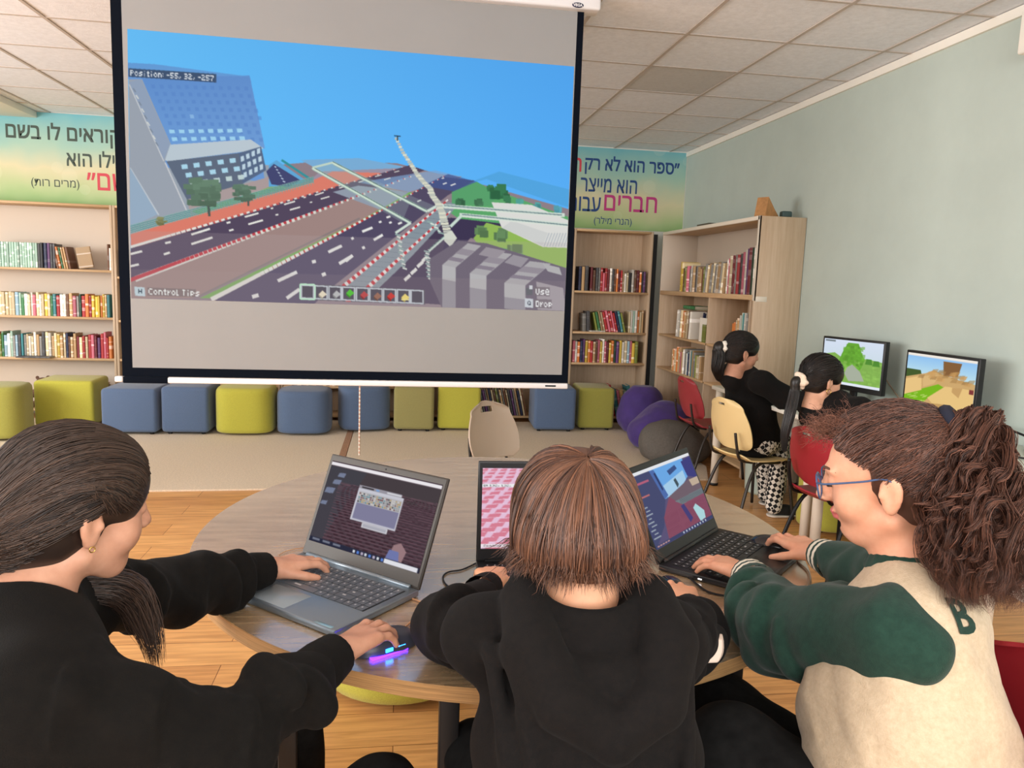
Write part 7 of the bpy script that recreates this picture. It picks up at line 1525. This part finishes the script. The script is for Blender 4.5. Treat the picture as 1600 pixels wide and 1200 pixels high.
# ---- two girls at the monitors
def girl_far(label, h, neck, hip, rsh, rel, rw, lsh, lel, lw, knees, feet, skin, tail, tie_d, scr, trou, top, cuffc=None, hoop=False, tlen=1.0, tw=1.0):
    P = Child(label, skin, (neck[0], neck[1], hip[2] - 0.06)); A_ = [np.array(x, float) for x in (neck, hip, rsh, rel, rw, lsh, lel, lw)]; neck, hip, rsh, rel, rw, lsh, lel, lw = A_; allp = np.array(A_ + [h.C])
    B = SDF(allp.min(0) - 0.2, allp.max(0) + 0.2, 0.005); add_head(B, h, neck, 0.042); mid = (rsh + lsh) / 2; B.chain([neck, mid - [0, 0, 0.08], hip], [0.05, 0.09, 0.10], 0.05)
    for s_, (a, b, c) in ((-1, (rsh, rel, rw)), (1, (lsh, lel, lw))): B.chain([mid, a, b, c], [0.05, 0.038, 0.032, 0.022], 0.02); hand(B, c, c - b + [0, 0, -0.02], (0, 0, 1), s_, 1.05)
    P.body(B); lips_and_tint(P.o, h, mat('lips', (176, 96, 92)))
    C = SDF(allp.min(0) - 0.24, allp.max(0) + 0.2, 0.0065); C.chain([mid - [0, 0, 0.02], mid * 0.5 + hip * 0.5, hip + [0, 0, 0.03]], [0.125, 0.145, 0.155], 0.05)
    for (a, b, c) in ((rsh, rel, rw), (lsh, lel, lw)): C.chain([mid + [0, 0, 0.02], a, b, c + (b - c) * 0.2], [0.06, 0.072, 0.066, 0.046], 0.04)
    C.chain([neck - [0, 0, 0.035], mid - [0, 0, 0.04]], [0.07, 0.10], 0.04); C.ripple(0.010, 26, seed=61); C.chain([neck + [0, 0, 0.015], h(0, -0.02, -0.08)], [0.05, 0.056], 0.01, 'sub'); P.put(C, 'top', top)
    for b, c in ((rel, rw), (lel, lw)): P.cuff(c + (b - c) * (0.40 if cuffc else 0.26), c + (b - c) * 0.06, 0.046, 0.036, cuffc or top)
    hm = hair_mat('hair_black', (14, 12, 12), (44, 34, 30), 0.4); A = scalp(h, h.C - 0.2, h.C + 0.2, 0.004, 0.012); cap = P.put(A, 'hair', hm); set_tone(cap, 0.2); hull = scalp(h, h.C - 0.2, h.C + 0.2, 0.005, 0.012, False)
    sheath(h, None, hull, hairline_dirs(), tie_d, 1100, 12, 0.005, hm, 'hair_strands', cap, (0, 0, 0), rad=(0.001, 0.002)); r = surf(hull, h(0, 0, 0.02), (h.R @ nrm(tie_d))[None])[0]; tie = h(0, 0, 0.02) + h.R @ nrm(tie_d) * r; e = h.R @ nrm(tie_d)
    r1 = nrm(np.cross(e, [0, 0, 1])); r2 = np.cross(e, r1); sc = SDF(tie - 0.08, tie + 0.08, 0.003); sc.chain([tie + e * 0.008 + (0.026 + 0.004 * math.sin(5 * a)) * (math.cos(a) * r1 + math.sin(a) * r2) for a in np.linspace(0, 6.283, 25)], [0.014 + 0.003 * math.sin(3 * k) for k in range(25)], 0.006); sc.ripple(0.006, 120, seed=7); P.put(sc, 'scrunchie', scr)
    ax = [tie, tie + e * 0.035] + [np.array(q) for q in tail]; b = bez(ax, 30); Tl = SDF(np.array(b).min(0) - 0.08, np.array(b).max(0) + 0.08, 0.005); Tl.chain(b, list(np.interp(np.linspace(0, 1, len(b)), [0, 0.2, 0.6, 1], [0.014, 0.021 * tw, 0.019 * tw, 0.006])), 0.01); tl = P.put(Tl, 'ponytail', hm); set_tone(tl, 0.22)
    tail_strands(ax, [0.014, 0.026 * tw, 0.028 * tw, 0.024 * tw, 0.014], 900, 16, hm, 'ponytail_strands', tl, (0, 0, 0), 0.004 * (tw - 1), 2.0, rad=(0.001, 0.002), lens=(0.85, 1.03))
    if hoop:
        m = MB(); c = h(0.080, -0.002, -0.052); m.tube([c + 0.013 * (math.cos(a) * h.R[:, 2] + math.sin(a) * h.R[:, 1]) for a in np.linspace(0, 6.283, 20)], 0.0016, 6, cap=False); P.mb(m, 'hoop_earring', mat('gold', (214, 176, 96)))
    P.legs(tuple(hip), knees, feet, trou, r=(0.08, 0.062, 0.055))
def checker(name, sc, c1, c2):
    m = bpy.data.materials.new(name); m.use_nodes = True; nt = m.node_tree; b = nt.nodes['Principled BSDF']; tc = nt.nodes.new('ShaderNodeTexCoord'); mp = nt.nodes.new('ShaderNodeMapping'); mp.inputs['Rotation'].default_value = (0.4, 0.5, 0.7)
    k = nt.nodes.new('ShaderNodeTexChecker'); k.inputs['Scale'].default_value = sc; k.inputs['Color1'].default_value = rgba(c1); k.inputs['Color2'].default_value = rgba(c2); nt.links.new(tc.outputs['Object'], mp.inputs[0]); nt.links.new(mp.outputs[0], k.inputs['Vector']); nt.links.new(k.outputs['Color'], b.inputs['Base Color']); b.inputs['Roughness'].default_value = 0.9; return m
def floral(name):
    m = bpy.data.materials.new(name); m.use_nodes = True; nt = m.node_tree; b = nt.nodes['Principled BSDF']; tc = nt.nodes.new('ShaderNodeTexCoord'); v = nt.nodes.new('ShaderNodeTexVoronoi'); v.inputs['Scale'].default_value = 34; nt.links.new(tc.outputs['Object'], v.inputs['Vector'])
    cr = nt.nodes.new('ShaderNodeValToRGB'); cr.color_ramp.interpolation = 'CONSTANT'; cr.color_ramp.elements[0].color = rgba((226, 222, 212)); e = cr.color_ramp.elements[1]; e.position = 0.45; e.color = rgba((30, 30, 32)); x = cr.color_ramp.elements.new(0.36); x.color = rgba((120, 160, 140)); nt.links.new(v.outputs['Distance'], cr.inputs[0]); nt.links.new(cr.outputs[0], b.inputs['Base Color']); b.inputs['Roughness'].default_value = 0.9; return m
hA = Pose(at_d(1158, 550, 4.86), 88, 10, 0, 1.10)
nA = hA.C + np.array([-0.045, -0.015, -0.15])
girl_far('girl with white scrunchie, black sweatshirt and checkered trousers on the cream chair', hA, nA, (2.33, 4.62, 0.50), (2.24, 4.44, 0.91), (2.42, 4.37, 0.80), (2.64, 4.48, 0.815), (2.20, 4.80, 0.91), (2.32, 4.86, 0.74), (2.58, 4.76, 0.795),
         [(2.50, 4.62, 0.50), (2.47, 4.82, 0.50)], [(2.47, 4.58, 0.07), (2.55, 4.85, 0.07)], skin_mat('skin_brown', (190, 140, 116), (172, 122, 98)), [hA(0.0, -0.128, -0.06), hA(0.0, -0.120, -0.13), hA(0.0, -0.095, -0.19)], (0.0, -0.93, -0.12), mat('white_scrunchie', (236, 230, 218), rough=0.9), checker('checkered_cloth', 42, (228, 222, 212), (20, 20, 22)), M_BLK, mat('tan_ribbed_cuff', (206, 168, 116), rough=0.9, var=0.3, scale=4, stretch=(60, 60, 60)), tw=1.5)
hB = Pose(at_d(1283, 592, 3.95), 82, 14, 0, 1.08)
nB = hB.C + np.array([-0.04, -0.025, -0.15])
girl_far('girl with beige scrunchie and gold hoop earring on the red chair at the desk', hB, nB, (2.39, 3.64, 0.51), (2.27, 3.46, 0.885), (2.44, 3.52, 0.76), (2.60, 3.76, 0.80), (2.22, 3.80, 0.885), (2.38, 3.92, 0.76), (2.58, 3.98, 0.80),
         [(2.64, 3.62, 0.51), (2.62, 3.80, 0.51)], [(2.60, 3.60, 0.07), (2.66, 3.86, 0.07)], skin_mat('skin_light_tan', (208, 160, 134), (192, 142, 116)), [hB(0.0, -0.122, -0.10), hB(0.01, -0.122, -0.20), hB(0.01, -0.115, -0.30), hB(0.02, -0.10, -0.38)], (0.0, -0.86, -0.42), mat('beige_scrunchie', (224, 204, 184), rough=0.9), floral('white_floral_cloth'), M_BLK, None, True)
